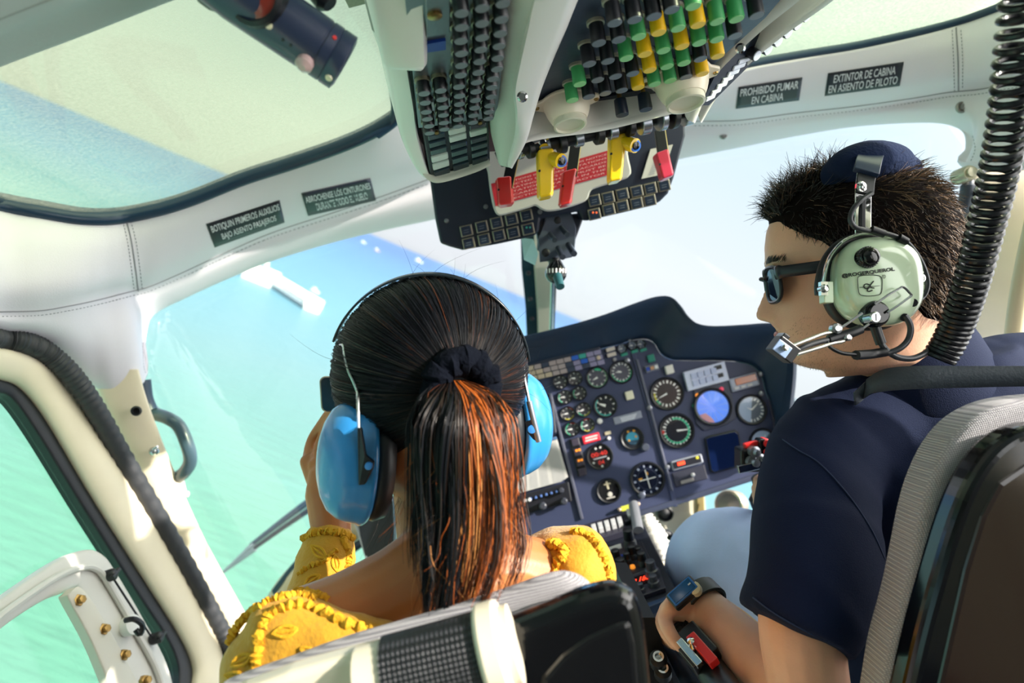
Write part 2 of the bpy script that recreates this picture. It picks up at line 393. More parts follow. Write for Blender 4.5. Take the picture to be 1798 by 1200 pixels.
# ================================================================ headliner
def rows_to(rows, n):
    """rows = lists of (px, py, depth); splined both ways"""
    A = [cv([P(*q) for q in r], n) for r in rows]
    return A
def sheet(A, k):
    cols = list(zip(*A)); out = [cv(c, k) for c in cols]
    return [list(r) for r in zip(*out)]
UPL = [(-160,330,.82),(-70,352,.92),(0,366,.99),(70,378,1.02),(130,388,1.05),(165,390,1.07),(195,389,1.09),(225,385,1.11),(260,378,1.12),(300,368,1.13),(350,351,1.14),(430,319,1.15),(520,290,1.15),(600,262,1.14),(660,235,1.13),(715,200,1.12),(760,170,1.12)]
SML = [(-160,545,.80),(-70,547,.89),(0,548,.97),(70,546,1.02),(120,538,1.06),(155,531,1.1),(185,524,1.14),(212,517,1.17),(235,511,1.2),(264,503,1.22),(320,479,1.25),(400,442,1.28),(480,408,1.3),(590,372,1.33),(670,345,1.35),(752,315,1.36),(800,295,1.36)]
LOL = [(-160,560,.82),(-70,567,.92),(0,581,1.0),(75,600,1.08),(130,642,1.15),(168,676,1.2),(205,682,1.22),(250,664,1.26),(247,600,1.3),(266,553,1.32),(325,521,1.34),(400,487,1.36),(480,455,1.38),(590,422,1.42),(680,400,1.44),(762,382,1.45),(810,368,1.45)]
def proj(x, y, z):
    p = V((x, y, z)) - EYE; return (899 + FPX * p.dot(R) / y, 600 - FPX * p.dot(U) / y, y)
UPL.insert(0, proj(-.655, .30, 1.52)); SML.insert(0, proj(-.69, .30, 1.38)); LOL.insert(0, proj(-.70, .31, 1.36))
def mid(a, b, t, bulge=0): return [((p[0] * (1 - t) + q[0] * t), (p[1] * (1 - t) + q[1] * t), (p[2] * (1 - t) + q[2] * t) - bulge) for p, q in zip(a, b)]
A = rows_to([UPL, mid(UPL, SML, .35, .02), mid(UPL, SML, .75, .025), SML, mid(SML, LOL, .5, .012), LOL], 104)
# a rounded return behind the lower edge
A.append([p + V((0, .02, .012)) for p in A[-1]])
mb = MB(); mb.grid(sheet(A, 40))
trimL = struct('trim_1', mb, VINYL, smooth=180, solid=.006, off=0)
trimL['label'] = 'pale leather headliner bow over the passenger windscreen'
bL = bvh(trimL)
UPR = [(1150,178,1.12),(1230,150,1.14),(1300,122,1.15),(1400,103,1.15),(1500,87,1.14),(1600,66,1.12),(1680,46,1.1),(1720,33,1.08),(1760,18,1.05),(1798,3,1.02),(1850,-22,.98),(1950,-60,.9)]
SMR = [(1150,225,1.33),(1215,213,1.32),(1300,211,1.31),(1400,198,1.29),(1500,187,1.26),(1600,173,1.22),(1660,163,1.18),(1690,160,1.16),(1720,157,1.14),(1770,148,1.1),(1820,142,1.05),(1950,125,.95)]
LOR = [(1140,290,1.45),(1185,278,1.44),(1290,258,1.42),(1400,236,1.38),(1500,220,1.33),(1600,213,1.27),(1665,215,1.22),(1708,236,1.18),(1713,268,1.17),(1700,289,1.16),(1770,292,1.08),(1950,292,.95)]
A = rows_to([UPR, mid(UPR, SMR, .35, .02), mid(UPR, SMR, .75, .025), SMR, mid(SMR, LOR, .5, .012), LOR], 80)
A.append([p + V((0, .02, .012)) for p in A[-1]])
mb = MB(); mb.grid(sheet(A, 40))
trimR = struct('trim_2', mb, VINYL, smooth=180, solid=.006, off=0)
trimR['label'] = 'pale leather headliner bow over the pilot windscreen'
bR = bvh(trimR)
# seams and stitches on the leather
SEAM = mat('seam_shadow', '8d8c92', .7); THREAD = mat('thread', '70757f', .8)
def seam(tree, pts, r=.0011, m_=SEAM, off=.0004, name='seam', par=None):
    q = cv([V((a, b, 0)) for a, b in pts], max(8, len(pts) * 8)); w_ = [hit(tree, p.x, p.y, off) for p in q]; w_ = [p for p in w_ if p]
    if len(w_) > 2:
        mb = MB(); mb.tube(w_, r, 5); mk(name, mb, m_, par)
def stitches(tree, pts, par, step=6, ln=3.4):
    q = cv([V((a, b, 0)) for a, b in pts], 400); d = 0; mb = MB(); last = q[0]; acc = 0; start = None
    for p in q[1:]:
        acc += (p - last).length; last = p
        if start is None and acc >= step - ln: start = p
        if acc >= step:
            a, b = hit(tree, start.x, start.y, .0007), hit(tree, p.x, p.y, .0007)
            if a and b: mb.tube([a, b], .0005, 4)
            acc = 0; start = None
    if mb.v: mk('stitching', mb, THREAD, par)
SMLp = [(a, b) for a, b, c in SML[3:-1]]; SMRp = [(a, b) for a, b, c in SMR[1:-1]]
seam(bL, SMLp, par=trimL); stitches(bL, [(a, b + 8) for a, b in SMLp], trimL)
seam(bR, SMRp, par=trimR); stitches(bR, [(a, b + 8) for a, b in SMRp], trimR)
seam(bL, [(222, 386), (232, 430), (243, 511)], par=trimL)
stitches(bL, [(215, 386), (225, 430), (236, 512)], trimL); stitches(bL, [(229, 386), (240, 430), (250, 508)], trimL)
seam(bR, [(1679, 48), (1682, 100), (1683, 161)], par=trimR)
stitches(bR, [(1672, 50), (1674, 100), (1676, 161)], trimR); stitches(bR, [(1687, 50), (1690, 100), (1690, 160)], trimR)
stitches(bR, [(1707, 236), (1712, 262), (1704, 284)], trimR)
stitches(bL, [(250, 600), (252, 640), (256, 656)], trimL, 5, 3)
# snap studs on the pilot-side leather
for (px, py, r) in ((1690, 188, 10), (1271, 238, 7)):
    c = hit(bR, px, py, .001); k = r * 1.2 / FPX
    mb = MB(); mb.lathe(c + W * .004, -W, [(k, 0), (k, .003), (k * .8, .005), (k * .55, .0035), (k * .5, .006), (k * .2, .006), (k * .15, .004)], 20); mk('snap_stud', mb, mat('stud_metal', '9d9a98', .35, metal=.7), trimR)

# ---- the four stickers
def placard(quad, lines, lab, tree, hts):
    """quad = tl, tr, br, bl in the photo; conforms to the leather"""
    tl, tr, br, bl = [V((a, b)) for a, b in quad]
    def at(u, v, off):
        p = (tl * (1 - u) + tr * u) * (1 - v) + (bl * (1 - u) + br * u) * v
        return hit(tree, p.x, p.y, off, 1.2)
    t = thing('placard', at(.5, .5, .001), lab, 'sign')
    mb = MB(); mb.grid([[at(i / 14, j / 6, .0012) for i in range(15)] for j in range(7)]); mk('backing', mb, PLACARD, t, smooth=180, solid=.0006)
    mb = MB()
    for s, (u0, u1, v0, v1) in zip(lines, hts):
        put_text(mb, s, lambda x, y: at((u0 + u1) / 2 + x, (v0 + v1) / 2 - y, .0034), u1 - u0, v1 - v0, bold=.012)
    mk('lettering', mb, LETTER, t, smooth=0)
placard(((362, 394), (491, 352), (500, 391), (377, 435)), ('BOTIQUIN PRIMEROS AUXILIOS', 'BAJO ASIENTO PASAJEROS'), 'dark first aid sticker reading BOTIQUIN PRIMEROS AUXILIOS on pale leather', bL, ((.04, .975, .13, .46), (.14, .90, .56, .88)))
placard(((529, 340), (650, 313), (660, 352), (541, 379)), ('ABROCHENSE LÓS CINTURONES', 'DURANTE TODO EL VUELO'), 'dark seat belt sticker reading ABROCHENSE LOS CINTURONES on pale leather', bL, ((.03, .975, .12, .46), (.15, .90, .56, .88)))
placard(((1297, 153), (1409, 136), (1403, 176), (1292, 191)), ('PROHIBIDO FUMAR', 'EN CABINA'), 'dark no smoking sticker reading PROHIBIDO FUMAR on pale leather', bR, ((.04, .955, .12, .47), (.24, .74, .56, .90)))
placard(((1454, 129), (1587, 109), (1580, 151), (1448, 169)), ('EXTINTOR DE CABINA', 'EN ASIENTO DE PILOTO'), 'dark extinguisher sticker reading EXTINTOR DE CABINA on pale leather', bR, ((.09, .91, .12, .47), (.04, .955, .56, .90)))

# ================================================================ skylights, their seals and the roof
def edge(A3, off): return [p + off for p in A3]
eL = cv([P(*q) for q in UPL], 90); eR = cv([P(*q) for q in UPR], 80)
mb = MB(); mb.tube([p + V((0, -.003, .004)) for p in eL], .011, 10); mb.tube([p + V((0, .012, .010)) for p in eL], .015, 10)
# the seal turns back beside the console
sl_pts = cv([P(660, 235, 1.13), P(690, 212, 1.12), P(697, 190, 1.1), P(694, 160, 1.06), P(688, 110, .99), P(680, 40, .9), P(672, -60, .8)], 40)
mb.tube(sl_pts, .010, 10)
s_ = struct('trim_3', mb, mat('skylight_seal', '15324a', .35)); s_['label'] = 'dark rubber seal around the passenger skylight'
mb = MB(); mb.tube([p + V((0, 0, .006)) for p in eR], .007, 10)
s_ = struct('trim_4', mb, mat('skylight_seal', '15324a', .35)); s_['label'] = 'dark rubber seal along the pilot skylight'
def skylight(name, front, zback, x0, x1):
    rows = []
    for p in front:
        q0 = p + V((0, .01, .012)); q1 = V((p.x * .98, min(.28, p.y - .06), zback))
        rows.append([q0, q0.lerp(q1, .33) + V((0, 0, .018)), q0.lerp(q1, .67) + V((0, 0, .018)), q1])
    rows = [cv(r, 12) for r in rows]
    mb = MB(); mb.grid(rows); return struct(name, mb, SKYGL, smooth=180, solid=.003)
skylight('window_1', eL, 1.55, 0, 0)['label'] = 'hazy tinted skylight over the passenger'
skylight('window_2', eR, 1.55, 0, 0)['label'] = 'hazy tinted skylight over the pilot'
# roof beam behind the passenger skylight, corner top left
mb = MB()
p0 = [P(-140, 165, .56), P(0, 107, .56), P(140, 54, .56), P(285, -3, .56), P(420, -52, .56)]
p1 = [P(-140, 115, .52), P(0, 55, .52), P(140, 2, .52), P(285, -55, .52), P(420, -110, .52)]
p2 = [P(-140, 90, .47), P(0, 30, .47), P(140, -25, .47), P(285, -85, .47), P(420, -140, .47)]
p3 = [P(-140, -60, .42), P(0, -110, .42), P(140, -160, .42), P(285, -220, .42), P(420, -280, .42)]
for q_ in (p0, p1, p2, p3): q_.insert(0, q_[0] + (q_[0] - q_[1]) * 2.2)
pm = [q + V((0, .01, .035)) for q in p0]
mb.grid(sheet([cv(q, 30) for q in (pm, p0, p1, p2, p3)], 24))
s_ = struct('trim_5', mb, GREYLINER, smooth=180, solid=.008, off=0); s_['label'] = 'grey padded roof beam behind the passenger skylight'
mb = MB(); mb.tube(cv([q + V((0, -.004, -.002)) for q in p2], 20), .003, 6)
mk('piping', mb, mat('beam_piping', '8b9190', .6), s_)
# roof skin above everything behind the skylights
mb = MB(); mb.box((.08, -.45, 1.66), .86, .75, .02)
struct('ceiling', mb, GREYLINER, smooth=0)['label'] = 'grey cabin roof behind the overhead console'

# rear cabin behind the photographer (seen only in reflections)
mb = MB(); mb.box((.08, -1.15, .82), .86, .03, .84)
struct('wall_back', mb, mat('rear_lining', '8c8a88', .7), smooth=0)['label'] = 'grey rear cabin wall behind the seats'
mb = MB(); mb.box((.08, -.75, -.02), .9, .5, .02)
struct('floor', mb, mat('cabin_floor', '8f9196', .7, bump=.3, bscale=80), smooth=0)['label'] = 'grey rear cabin floor'
for nm, x in (('wall_left', -.77), ('wall_right', .93)):
    mb = MB(); mb.box((x, -.76, .42), .03, .40, .42); mb.box((x, -.76, 1.52), .03, .40, .16); mb.box((x, -.42, 1.1), .03, .07, .3)
    struct(nm, mb, CREAM, smooth=0)['label'] = 'cream rear cabin side wall with window opening'
mb = MB(); mb.box((.63, .55, 1.63), .29, .25, .02)  # unseen roof slab, added to keep sun off the passenger side leather
struct('ceiling', mb, GREYLINER, smooth=0)['label'] = 'unseen grey roof slab added over the pilot to block sun'
mb = MB(); mb.box((.12, .58, 1.74), .22, .34, .10)  # unseen roof block, added and made tall to stop sun through the skylight
struct('ceiling', mb, GREYLINER, smooth=0)['label'] = 'unseen roof spine added above the overhead console to block sun'
# ================================================================ windscreens and posts
def pane(name, rows, lab, m_=CLEARGL):
    mb = MB(); mb.grid(sheet([cv(r, 24) for r in rows], 20)); o = struct(name, mb, m_, smooth=180, solid=.003); o['label'] = lab; return o
ztop = [P(*q) + V((0, .025, .02)) for q in (LOL[8], LOL[10], LOL[11], LOL[12], LOL[13], LOL[14], LOL[15], LOL[16], (900, 350, 1.5))]
pane('window_3', [ztop,
     [V((x, y, z)) for x, y, z in ((-.73, 1.45, .98), (-.66, 1.6, 1.0), (-.55, 1.72, 1.02), (-.42, 1.8, 1.05), (-.3, 1.86, 1.08), (-.2, 1.88, 1.1), (-.1, 1.9, 1.12), (0, 1.9, 1.13), (.07, 1.88, 1.13))],
     [V((x, y, z)) for x, y, z in ((-.72, 1.62, .62), (-.66, 1.8, .62), (-.55, 1.98, .62), (-.42, 2.08, .64), (-.3, 2.15, .66), (-.2, 2.18, .68), (-.1, 2.2, .7), (0, 2.2, .7), (.07, 2.2, .7))]], 'passenger windscreen with the sea beyond')
zr = [P(*q) + V((0, .025, .02)) for q in ((900, 350, 1.5), LOR[0], LOR[1], LOR[2], LOR[3], LOR[4], LOR[5], LOR[6], LOR[8])]
pane('window_4', [zr,
     [V((x, y, z)) for x, y, z in ((.09, 1.88, 1.13), (.2, 1.9, 1.13), (.3, 1.9, 1.12), (.42, 1.86, 1.1), (.54, 1.8, 1.06), (.64, 1.72, 1.03), (.74, 1.6, 1.0), (.82, 1.5, .98), (.88, 1.4, .98))],
     [V((x, y, z)) for x, y, z in ((.09, 2.2, .7), (.2, 2.2, .7), (.3, 2.18, .7), (.42, 2.12, .68), (.54, 2.04, .66), (.64, 1.94, .64), (.74, 1.84, .62), (.82, 1.72, .62), (.88, 1.6, .62))]], 'pilot windscreen with bright sky beyond')
# centre post: painted box with dark glazing strip and a thin tube beside it
def slab(name, quads, m_, par=None, th=.02, **k):
    """strip given as left and right picture edges at depths, extruded away from the viewer"""
    mb = MB(); rs = []
    for (xl, xr, y, d) in quads:
        a, b = P(xl, y, d), P(xr, y, d); rs.append([a, b, b + W * th, a + W * th])
    mb.rings(rs); return mk(name, mb, m_, par, smooth=0, **k)
post = slab('trim_6', [(938, 973, 372, 1.52), (938, 974, 470, 1.58), (943, 972, 540, 1.66), (946, 970, 640, 1.75)], mat('post_paint', 'bdb9a8', .4), th=.035, bevel=.003)
post['kind'] = 'structure'; post['label'] = 'grey centre windscreen post'
slab('glazing_strip', [(913, 939, 372, 1.53), (916, 940, 470, 1.59), (923, 945, 540, 1.67), (927, 948, 640, 1.76)], mat('post_strip', '10303a', .4), post, th=.02)
mb = MB(); mb.tube([P(971, 470, 1.55), P(969, 540, 1.63), P(966, 640, 1.72)], .005, 8); mk('drain_tube', mb, STEEL, post)
mb = MB(); mb.tube([P(976, 470, 1.57), P(973, 540, 1.65), P(969, 640, 1.74)], .0035, 8); mk('edge_bead', mb, BLACK, post)
for (px, py, d) in ((928, 480, 1.585), (931, 525, 1.64), (934, 560, 1.68)):
    c = P(px, py, d); mb = MB(); mb.lathe(c, -W, [(.006, 0), (.005, .003), (.001, .0035)], 12); mk('screw', mb, BLACK, post)
# passenger side pillar (sunlit cream), seals and door
def band(edges_l, edges_r, n=60): return cv(edges_l, n), cv(edges_r, n)
def strip(name, lpts, rpts, m_, par=None, th=.03, bulge=.0, n=50, back=V((-.6, .8, 0)), **k):
    a = cv(lpts, n); b = cv(rpts, n); rows = []
    for p, q in zip(a, b):
        mid_ = (p + q) / 2 + V((bulge * .8, -bulge * .6, 0))
        bv = mid_ - (p + q) / 2
        rows.append([p + back * th] + [p.lerp(q, .5 - .5 * math.cos(PI * j / 10)) + bv * math.sin(PI * j / 10) ** .7 for j in range(11)] + [q + back * th])
    mb = MB(); mb.rings(rows, True, True); return mk(name, mb, m_, par, smooth=75, **k)
xl = -.715
pil = strip('trim_7', [P(160, 655, 1.2), P(185, 715, 1.22), P(240, 822, 1.28), P(310, 950, 1.35), P(400, 1110, 1.44), (P(430, 1170, 1.48))],
            [P(243, 650, 1.23), P(262, 715, 1.26), P(303, 822, 1.32), P(360, 950, 1.39), P(430, 1078, 1.46), P(470, 1160, 1.5)], CREAM, th=.05, bulge=.012)
pil['kind'] = 'structure'; pil['label'] = 'sunlit cream windscreen pillar on the passenger side'
for (px, py, r) in ((239, 722, 6.5),):
    c = P(px, py, 1.215); mb = MB(); mb.lathe(c, -W + V((.5, 0, 0)), [(.009, -.01), (.009, .001), (.006, .002), (.006, -.01)], 16); mk('grommet', mb, RUBBER, pil)
c = P(270, 793, 1.25); mb = MB(); mb.lathe(c, -W + V((.4, 0, .1)), [(.008, -.012), (.008, .002), (.005, .008), (.002, .009)], 14); mb.lathe(c + V((.006, -.01, .004)), V((1, -.4, .3)), [(.002, 0), (.002, .012)], 8); mk('screw', mb, STEEL, pil)
# ribbed grey door seal
cs = [PX(-90, 600, -.712), PX(-40, 592, -.711), P(0, 595, 1.0), P(40, 600, 1.03), P(80, 618, 1.07), P(122, 655, 1.1), P(165, 715, 1.14), P(225, 820, 1.21), P(315, 972, 1.3), P(385, 1100, 1.37), P(410, 1150, 1.39)]
cs.insert(0, V((-.712, .30, cs[0].z + .02))); cs = cv(cs, 260)
mb = MB(); mb.tube(cs, [.0165 + .0012 * math.sin(i * 1.9) for i in range(260)], 12)
s_ = struct('trim_8', mb, RUBGREY); s_['label'] = 'ribbed dark rubber seal between pillar and cream door'
# door frame
fo = [PX(-120, 600, -.73), PX(-50, 606, -.73), PX(0, 612, -.73), PX(50, 625, -.73), PX(105, 665, -.73), PX(195, 795, -.73), PX(292, 950, -.73), PX(362, 1070, -.73), PX(388, 1140, -.73), PX(384, 1215, -.73), PX(370, 1300, -.73)]
fi = [PX(-120, 655, -.75), PX(-50, 660, -.75), PX(0, 668, -.75), PX(35, 684, -.75), PX(80, 740, -.75), PX(160, 875, -.75), PX(255, 1025, -.75), PX(312, 1115, -.75), PX(336, 1170, -.75), PX(334, 1215, -.75), PX(326, 1300, -.75)]
for q_ in (fo, fi): q_.insert(0, V((q_[0].x, .28, q_[0].z + .015)))
door = strip('door_1', fo, fi, CREAM, th=.04, bulge=.022, back=V((-1, .1, 0)), n=140)
door['kind'] = 'structure'; door['label'] = 'cream helicopter door beside the passenger'
gi = [PX(-120, 676, -.755), PX(-50, 680, -.755), PX(-5, 690, -.755), PX(22, 704, -.755), PX(66, 766, -.755), PX(146, 897, -.755), PX(240, 1045, -.755), PX(292, 1125, -.755), PX(311, 1172, -.755), PX(312, 1215, -.755), PX(306, 1300, -.755)]
gi.insert(0, V((gi[0].x, .28, gi[0].z + .015)))
strip('window_seal', fi, gi, RUBBER, door, th=.02, bulge=.006, back=V((-1, .1, 0)), n=70)
mb = MB(); mb.grid([[p + V((-.012, 0, 0)) for p in cv(gi, 40)], [V((-.767, .25, p.z)) for p in cv(gi, 40)]])
o = mk('window_pane', mb, DOORGL, door, smooth=0, solid=.003)
for (px, py) in ((60, 637), (78, 651), (248, 945), (349, 1083), (229, 883)):
    c = PX(px, py, -.728); mb = MB(); mb.lathe(c, V((1, -.25, .1)), [(.005, -.02), (.005, .001), (.003, .003)], 12); mk('rivet', mb, mat('rivet_paint', 'cbbf9f', .4), door)
# sliding vent window in the door
xv = -.742
vo = [PX(-60, 1095, xv), PX(0, 1052, xv), PX(100, 985, xv), PX(150, 966, xv), PX(180, 975, xv), PX(203, 1005, xv), PX(250, 1085, xv), PX(290, 1160, xv), PX(310, 1230, xv)]
vi = [PX(-60, 1165, xv), PX(0, 1105, xv), PX(70, 1058, xv), PX(108, 1043, xv), PX(125, 1034, xv), PX(140, 1040, xv), PX(190, 1125, xv), PX(232, 1200, xv), PX(250, 1270, xv)]
for q_ in (vo, vi): q_.insert(0, V((q_[0].x, .62, q_[0].z - .03)))
vent = strip('vent_frame', vo, vi, mat('vent_frame_plastic', 'd9d6d0', .4), door, th=.012, bulge=.008, back=V((-1, 0, 0)))
q = cv([(a * .55 + b * .45) + V((.012, -.004, 0)) for a, b in zip(vo, vi)], 40); mb = MB(); mb.tube(q, .005, 8); mk('vent_ridge', mb, mat('vent_frame_plastic', 'd9d6d0', .4), door)
lo = [PX(118, 1045, xv + .02), PX(145, 1035, xv + .02), PX(200, 1120, xv + .02), PX(262, 1240, xv + .02)]
li = [PX(118, 1045, xv + .02), PX(120, 1055, xv + .02), PX(160, 1130, xv + .02), PX(205, 1240, xv + .02)]
strip('latch_plate', lo, li, mat('latch_plastic', 'dcd6c8', .4), door, th=.012, bulge=.004, back=V((-1, 0, 0)), n=20)
for (px, py) in ((137, 1055), (181, 1106), (217, 1151), (254, 1196)):
    c = PX(px, py, xv + .022); mb = MB(); mb.lathe(c, V((1, -.2, .1)), [(.009, -.004), (.009, .003), (.006, .004), (.006, .010), (.002, .011)], 6); mk('bolt', mb, BRASS, door)
for (px, py) in ((196, 1010), (278, 1120)):
    c = PX(px, py, xv + .02); mb = MB(); mb.lathe(c, V((1, -.2, .1)), [(.010, -.012), (.010, .003), (.007, .007), (.003, .009)], 14); mb.tube([c + V((.006, -.01, -.003)), c + V((.006, .012, .004))], .004, 8); mk('window_clip', mb, BLACK, door)
c = PX(232, 1098, xv + .02)
mb = MB(); mb.lathe(c, V((1, -.2, .1)), [(.016, -.012), (.016, .004), (.004, .006)], 18); mk('latch_rosette', mb, WHITEPL, door)
mb = MB(); mb.tube(cv([PX(220, 1090, xv + .035), PX(236, 1088, xv + .05), PX(250, 1098, xv + .05), PX(246, 1114, xv + .045), PX(238, 1106, xv + .04)], 16), .0045, 8); mk('latch_hook', mb, BLACK, door)
q = [PX(200, 1018, xv + .014), PX(240, 1080, xv + .014), PX(272, 1128, xv + .014)]; mb = MB(); mb.tube(q, .0018, 6); mk('latch_wire', mb, BLACK, door)
# door skin below the window and cabin wall behind
mb = MB(); mb.box((-.77, .55, .22), .03, .95, .26)
struct('wall_left', mb, CREAM, smooth=0, bevel=.02)['label'] = 'cream lower door wall on the passenger side'
mb = MB(); mb.box((.93, .55, .30), .03, .95, .34)
struct('wall_right', mb, CREAM, smooth=0, bevel=.02)['label'] = 'cream lower door wall on the pilot side'
mb = MB(); mb.box((.08, .5, -.02), .9, 1.3, .02)
struct('floor', mb, mat('cabin_floor', '8f9196', .7, bump=.3, bscale=80), smooth=0)['label'] = 'grey cabin floor'
mb = MB(); mb.box((.93, .455, 1.10), .03, .075, .46)  # unseen post, placed to cast shade on the pilot's back
struct('wall_right', mb, CREAM, smooth=0, bevel=.02)['label'] = 'cream door post behind the pilot\'s shoulder'
# pilot side pillar
pr = strip('trim_9', [P(1722, 280, 1.16), P(1704, 330, 1.17), P(1690, 420, 1.2), P(1683, 520, 1.24), P(1675, 640, 1.3)],
           [P(1830, 280, 1.08), P(1830, 330, 1.09), P(1826, 420, 1.1), P(1815, 520, 1.14), P(1800, 640, 1.2)], CREAM, th=.05, bulge=.006, back=V((.5, .85, 0)))
pr['kind'] = 'structure'; pr['label'] = 'cream pillar beside the pilot with bolts and a stay'
for (px, py, r) in ((1726, 338, .0045), (1703, 409, .004)):
    c = P(px, py, 1.115); mb = MB(); mb.lathe(c, -W, [(r, -.03), (r, .001), (r * .3, .0015)], 12); mk('hole_plug', mb, BLACK, pr)
mb = MB(); mb.tube(cv([P(1703, 310, 1.14), P(1700, 330, 1.14), P(1694, 360, 1.15), P(1676, 386, 1.17), P(1668, 400, 1.2)], 20), [.008] * 4 + [.012] * 16, 10); mk('stay_arm', mb, mat('stay_grey', '3a4350', .4), pr)
c = P(1702, 304, 1.11); mb = MB(); mb.lathe(c, -W, [(.013, -.03), (.013, 0), (.011, .004), (.008, .004), (.008, .009), (.003, .010)], 18); mk('pivot_bolt', mb, [mat('bolt_cream', 'b9b49c', .3, metal=.5)], pr)
mb = MB(); mb.tube(cv([P(1713, 395, 1.15), P(1703, 420, 1.16), P(1690, 470, 1.19), P(1684, 520, 1.22)], 20), .0035, 8); mk('edge_bead', mb, WHITEPL, pr)
# outer right door post (against sky, far right)
mb = MB(); mb.tube(cv([P(1840, 300, 1.02), P(1815, 400, 1.05), P(1790, 520, 1.1), P(1775, 640, 1.15)], 20), .014, 10)
struct('trim_10', mb, mat('door_edge', 'cbbd98', .4))['label'] = 'cream door edge at the far right'
# lower windscreen sills and nose structure seen past the panel
o = slab('trim_11', [(1385, 1500, 722, 1.9), (1390, 1510, 760, 1.82)], mat('sill_paint', 'c9bfa2', .6), th=.05); o['kind'] = 'structure'; o['label'] = 'tan windscreen sill beyond the panel'
mb = MB(); mb.tube(cv([P(1392, 704, 1.8), P(1412, 708, 1.8), P(1432, 718, 1.8), P(1448, 728, 1.8)], 14), [.008] * 5 + [.013] * 9, 8); mk('sill_seal', mb, mat('sill_grey', '566270', .5), o)
# ================================================================ overhead console
def plane3(a, b, c):
    nn = (b - a).cross(c - a).normalized()
    if nn.dot(a - EYE) > 0: nn = -nn           # facing the viewer
    return a, nn
def on(pl, px, py, off=0): return PL(px, py, pl[0], pl[1]) + pl[1] * off
SWP = plane3(P(1010, 150, .78), P(1270, 130, .81), P(1100, 20, .635))
BRP = plane3(P(800, 20, .545), P(745, 215, .76), P(850, 205, .77))
con = thing('overhead_console', (.15, .75, 1.36), 'pale padded overhead console housing hung from the cabin roof', 'console')
def padrail(name, L_, R_, m_, par, th, bulge, n=40):
    a = cv(L_, n); b = cv(R_, n); rows = []
    up = V((0, 0, 1))
    for p, q in zip(a, b):
        dn = (EYE - (p + q) / 2).normalized()
        e = (q - p)
        rows.append([p + up * th, p + up * .004, p + e * .10 + dn * bulge * .7, p + e * .3 + dn * bulge, p + e * .5 + dn * bulge, p + e * .7 + dn * bulge, p + e * .9 + dn * bulge * .7, q + up * .004, q + up * th])
    mb = MB(); mb.rings(rows, True, True); return mk(name, mb, m_, par, smooth=60)
padrail('side_pad', [P(636, -70, .50), P(650, 0, .54), P(662, 70, .585), P(672, 112, .61), P(676, 122, .62)], [P(756, -70, .49), P(752, 0, .53), P(752, 70, .575), P(752, 116, .605), P(746, 125, .615)], WHITEPL, con, .08, .012)
padrail('side_rail', [P(655, 60, .60), P(676, 118, .65), P(690, 180, .72), P(705, 245, .80), P(730, 298, .87), P(752, 318, .90)], [P(712, 60, .60), P(719, 126, .65), P(729, 190, .72), P(736, 245, .80), P(752, 300, .87), P(765, 316, .90)], WHITEPL, con, .06, .006)
padrail('sill_rail', [P(735, 300, .875), P(752, 318, .88), P(775, 322, .88), P(830, 306, .88), P(862, 292, .88)], [P(745, 290, .88), P(760, 306, .88), P(778, 310, .88), P(828, 294, .88), P(858, 280, .88)], mat('sill_vinyl', 'c9c6bc', .4), con, .01, .004)
padrail('soft_pad', [P(886, -60, .52), P(888, 0, .56), P(882, 60, .62), P(875, 110, .67), P(868, 160, .73), P(865, 205, .78), P(868, 255, .83), P(876, 290, .86)], [P(968, -60, .51), P(952, 0, .55), P(935, 60, .61), P(922, 110, .66), P(915, 160, .71), P(912, 205, .76), P(906, 255, .81), P(896, 295, .85)], mat('soft_pad_vinyl', 'c3cbbf', .45, bump=.2, bscale=60), con, .05, .012)
padrail('main_rail', [P(945, -60, .50), P(930, 0, .545), P(918, 60, .60), P(908, 110, .65), P(900, 160, .70), P(905, 200, .745), P(903, 240, .79), P(890, 292, .84)], [P(1058, -60, .52), P(1021, 0, .57), P(996, 60, .63), P(974, 110, .68), P(952, 165, .73), P(940, 205, .77), P(926, 250, .80), P(900, 297, .84)], WHITEPL, con, .045, .010)
padrail('cross_rail', [P(905, 268, .835), P(916, 244, .83), P(958, 229, .83), P(1030, 221, .835), P(1110, 201, .84), P(1170, 184, .845), P(1232, 160, .85)], [P(905, 280, .83), P(917, 256, .825), P(960, 245, .825), P(1050, 233, .83), P(1130, 215, .835), P(1205, 195, .84), P(1240, 182, .845)], WHITEPL, con, .03, .006)
padrail('outer_rail', [P(1450, -75, .60), P(1368, 0, .68), P(1305, 55, .745), P(1245, 118, .81), P(1222, 165, .85), P(1205, 210, .86)], [P(1490, -75, .59), P(1408, 0, .67), P(1340, 55, .735), P(1266, 125, .80), P(1243, 165, .845), P(1222, 217, .855)], WHITEPL, con, .05, .006)
padrail('outer_lip', [P(1530, -75, .62), P(1448, -2, .70), P(1370, 55, .77), P(1310, 105, .82), P(1258, 160, .86), P(1228, 210, .875)], [P(1548, -75, .62), P(1466, 0, .70), P(1382, 60, .77), P(1320, 110, .82), P(1264, 166, .86), P(1232, 217, .875)], WHITEPL, con, .05, .004)
for (px, py, d) in ((917, 170, .685), (1300, 85, .742)):
    c = P(px, py, d); ax_ = (EYE - c).normalized()
    mb = MB(); mb.lathe(c, ax_, [(.0055, -.006), (.0055, .0), (.0035, .002)], 16); mk('cap_screw', mb, STEEL, con)
# dark inside of the housing, above the panels
mb = MB(); 
q = [on(SWP, 960, 60, -.02), on(SWP, 1400, -60, -.02), on(SWP, 1300, 150, -.02), on(SWP, 915, 215, -.02)]
mb.prism(q, V((0, 0, .16)))
q = [on(BRP, 690, -60, -.02), on(BRP, 900, -60, -.02), on(BRP, 880, 290, -.02), on(BRP, 740, 300, -.02)]
mb.prism(q, V((0, 0, .10)))
mk('housing', mb, NAVYBLK, con, smooth=0)

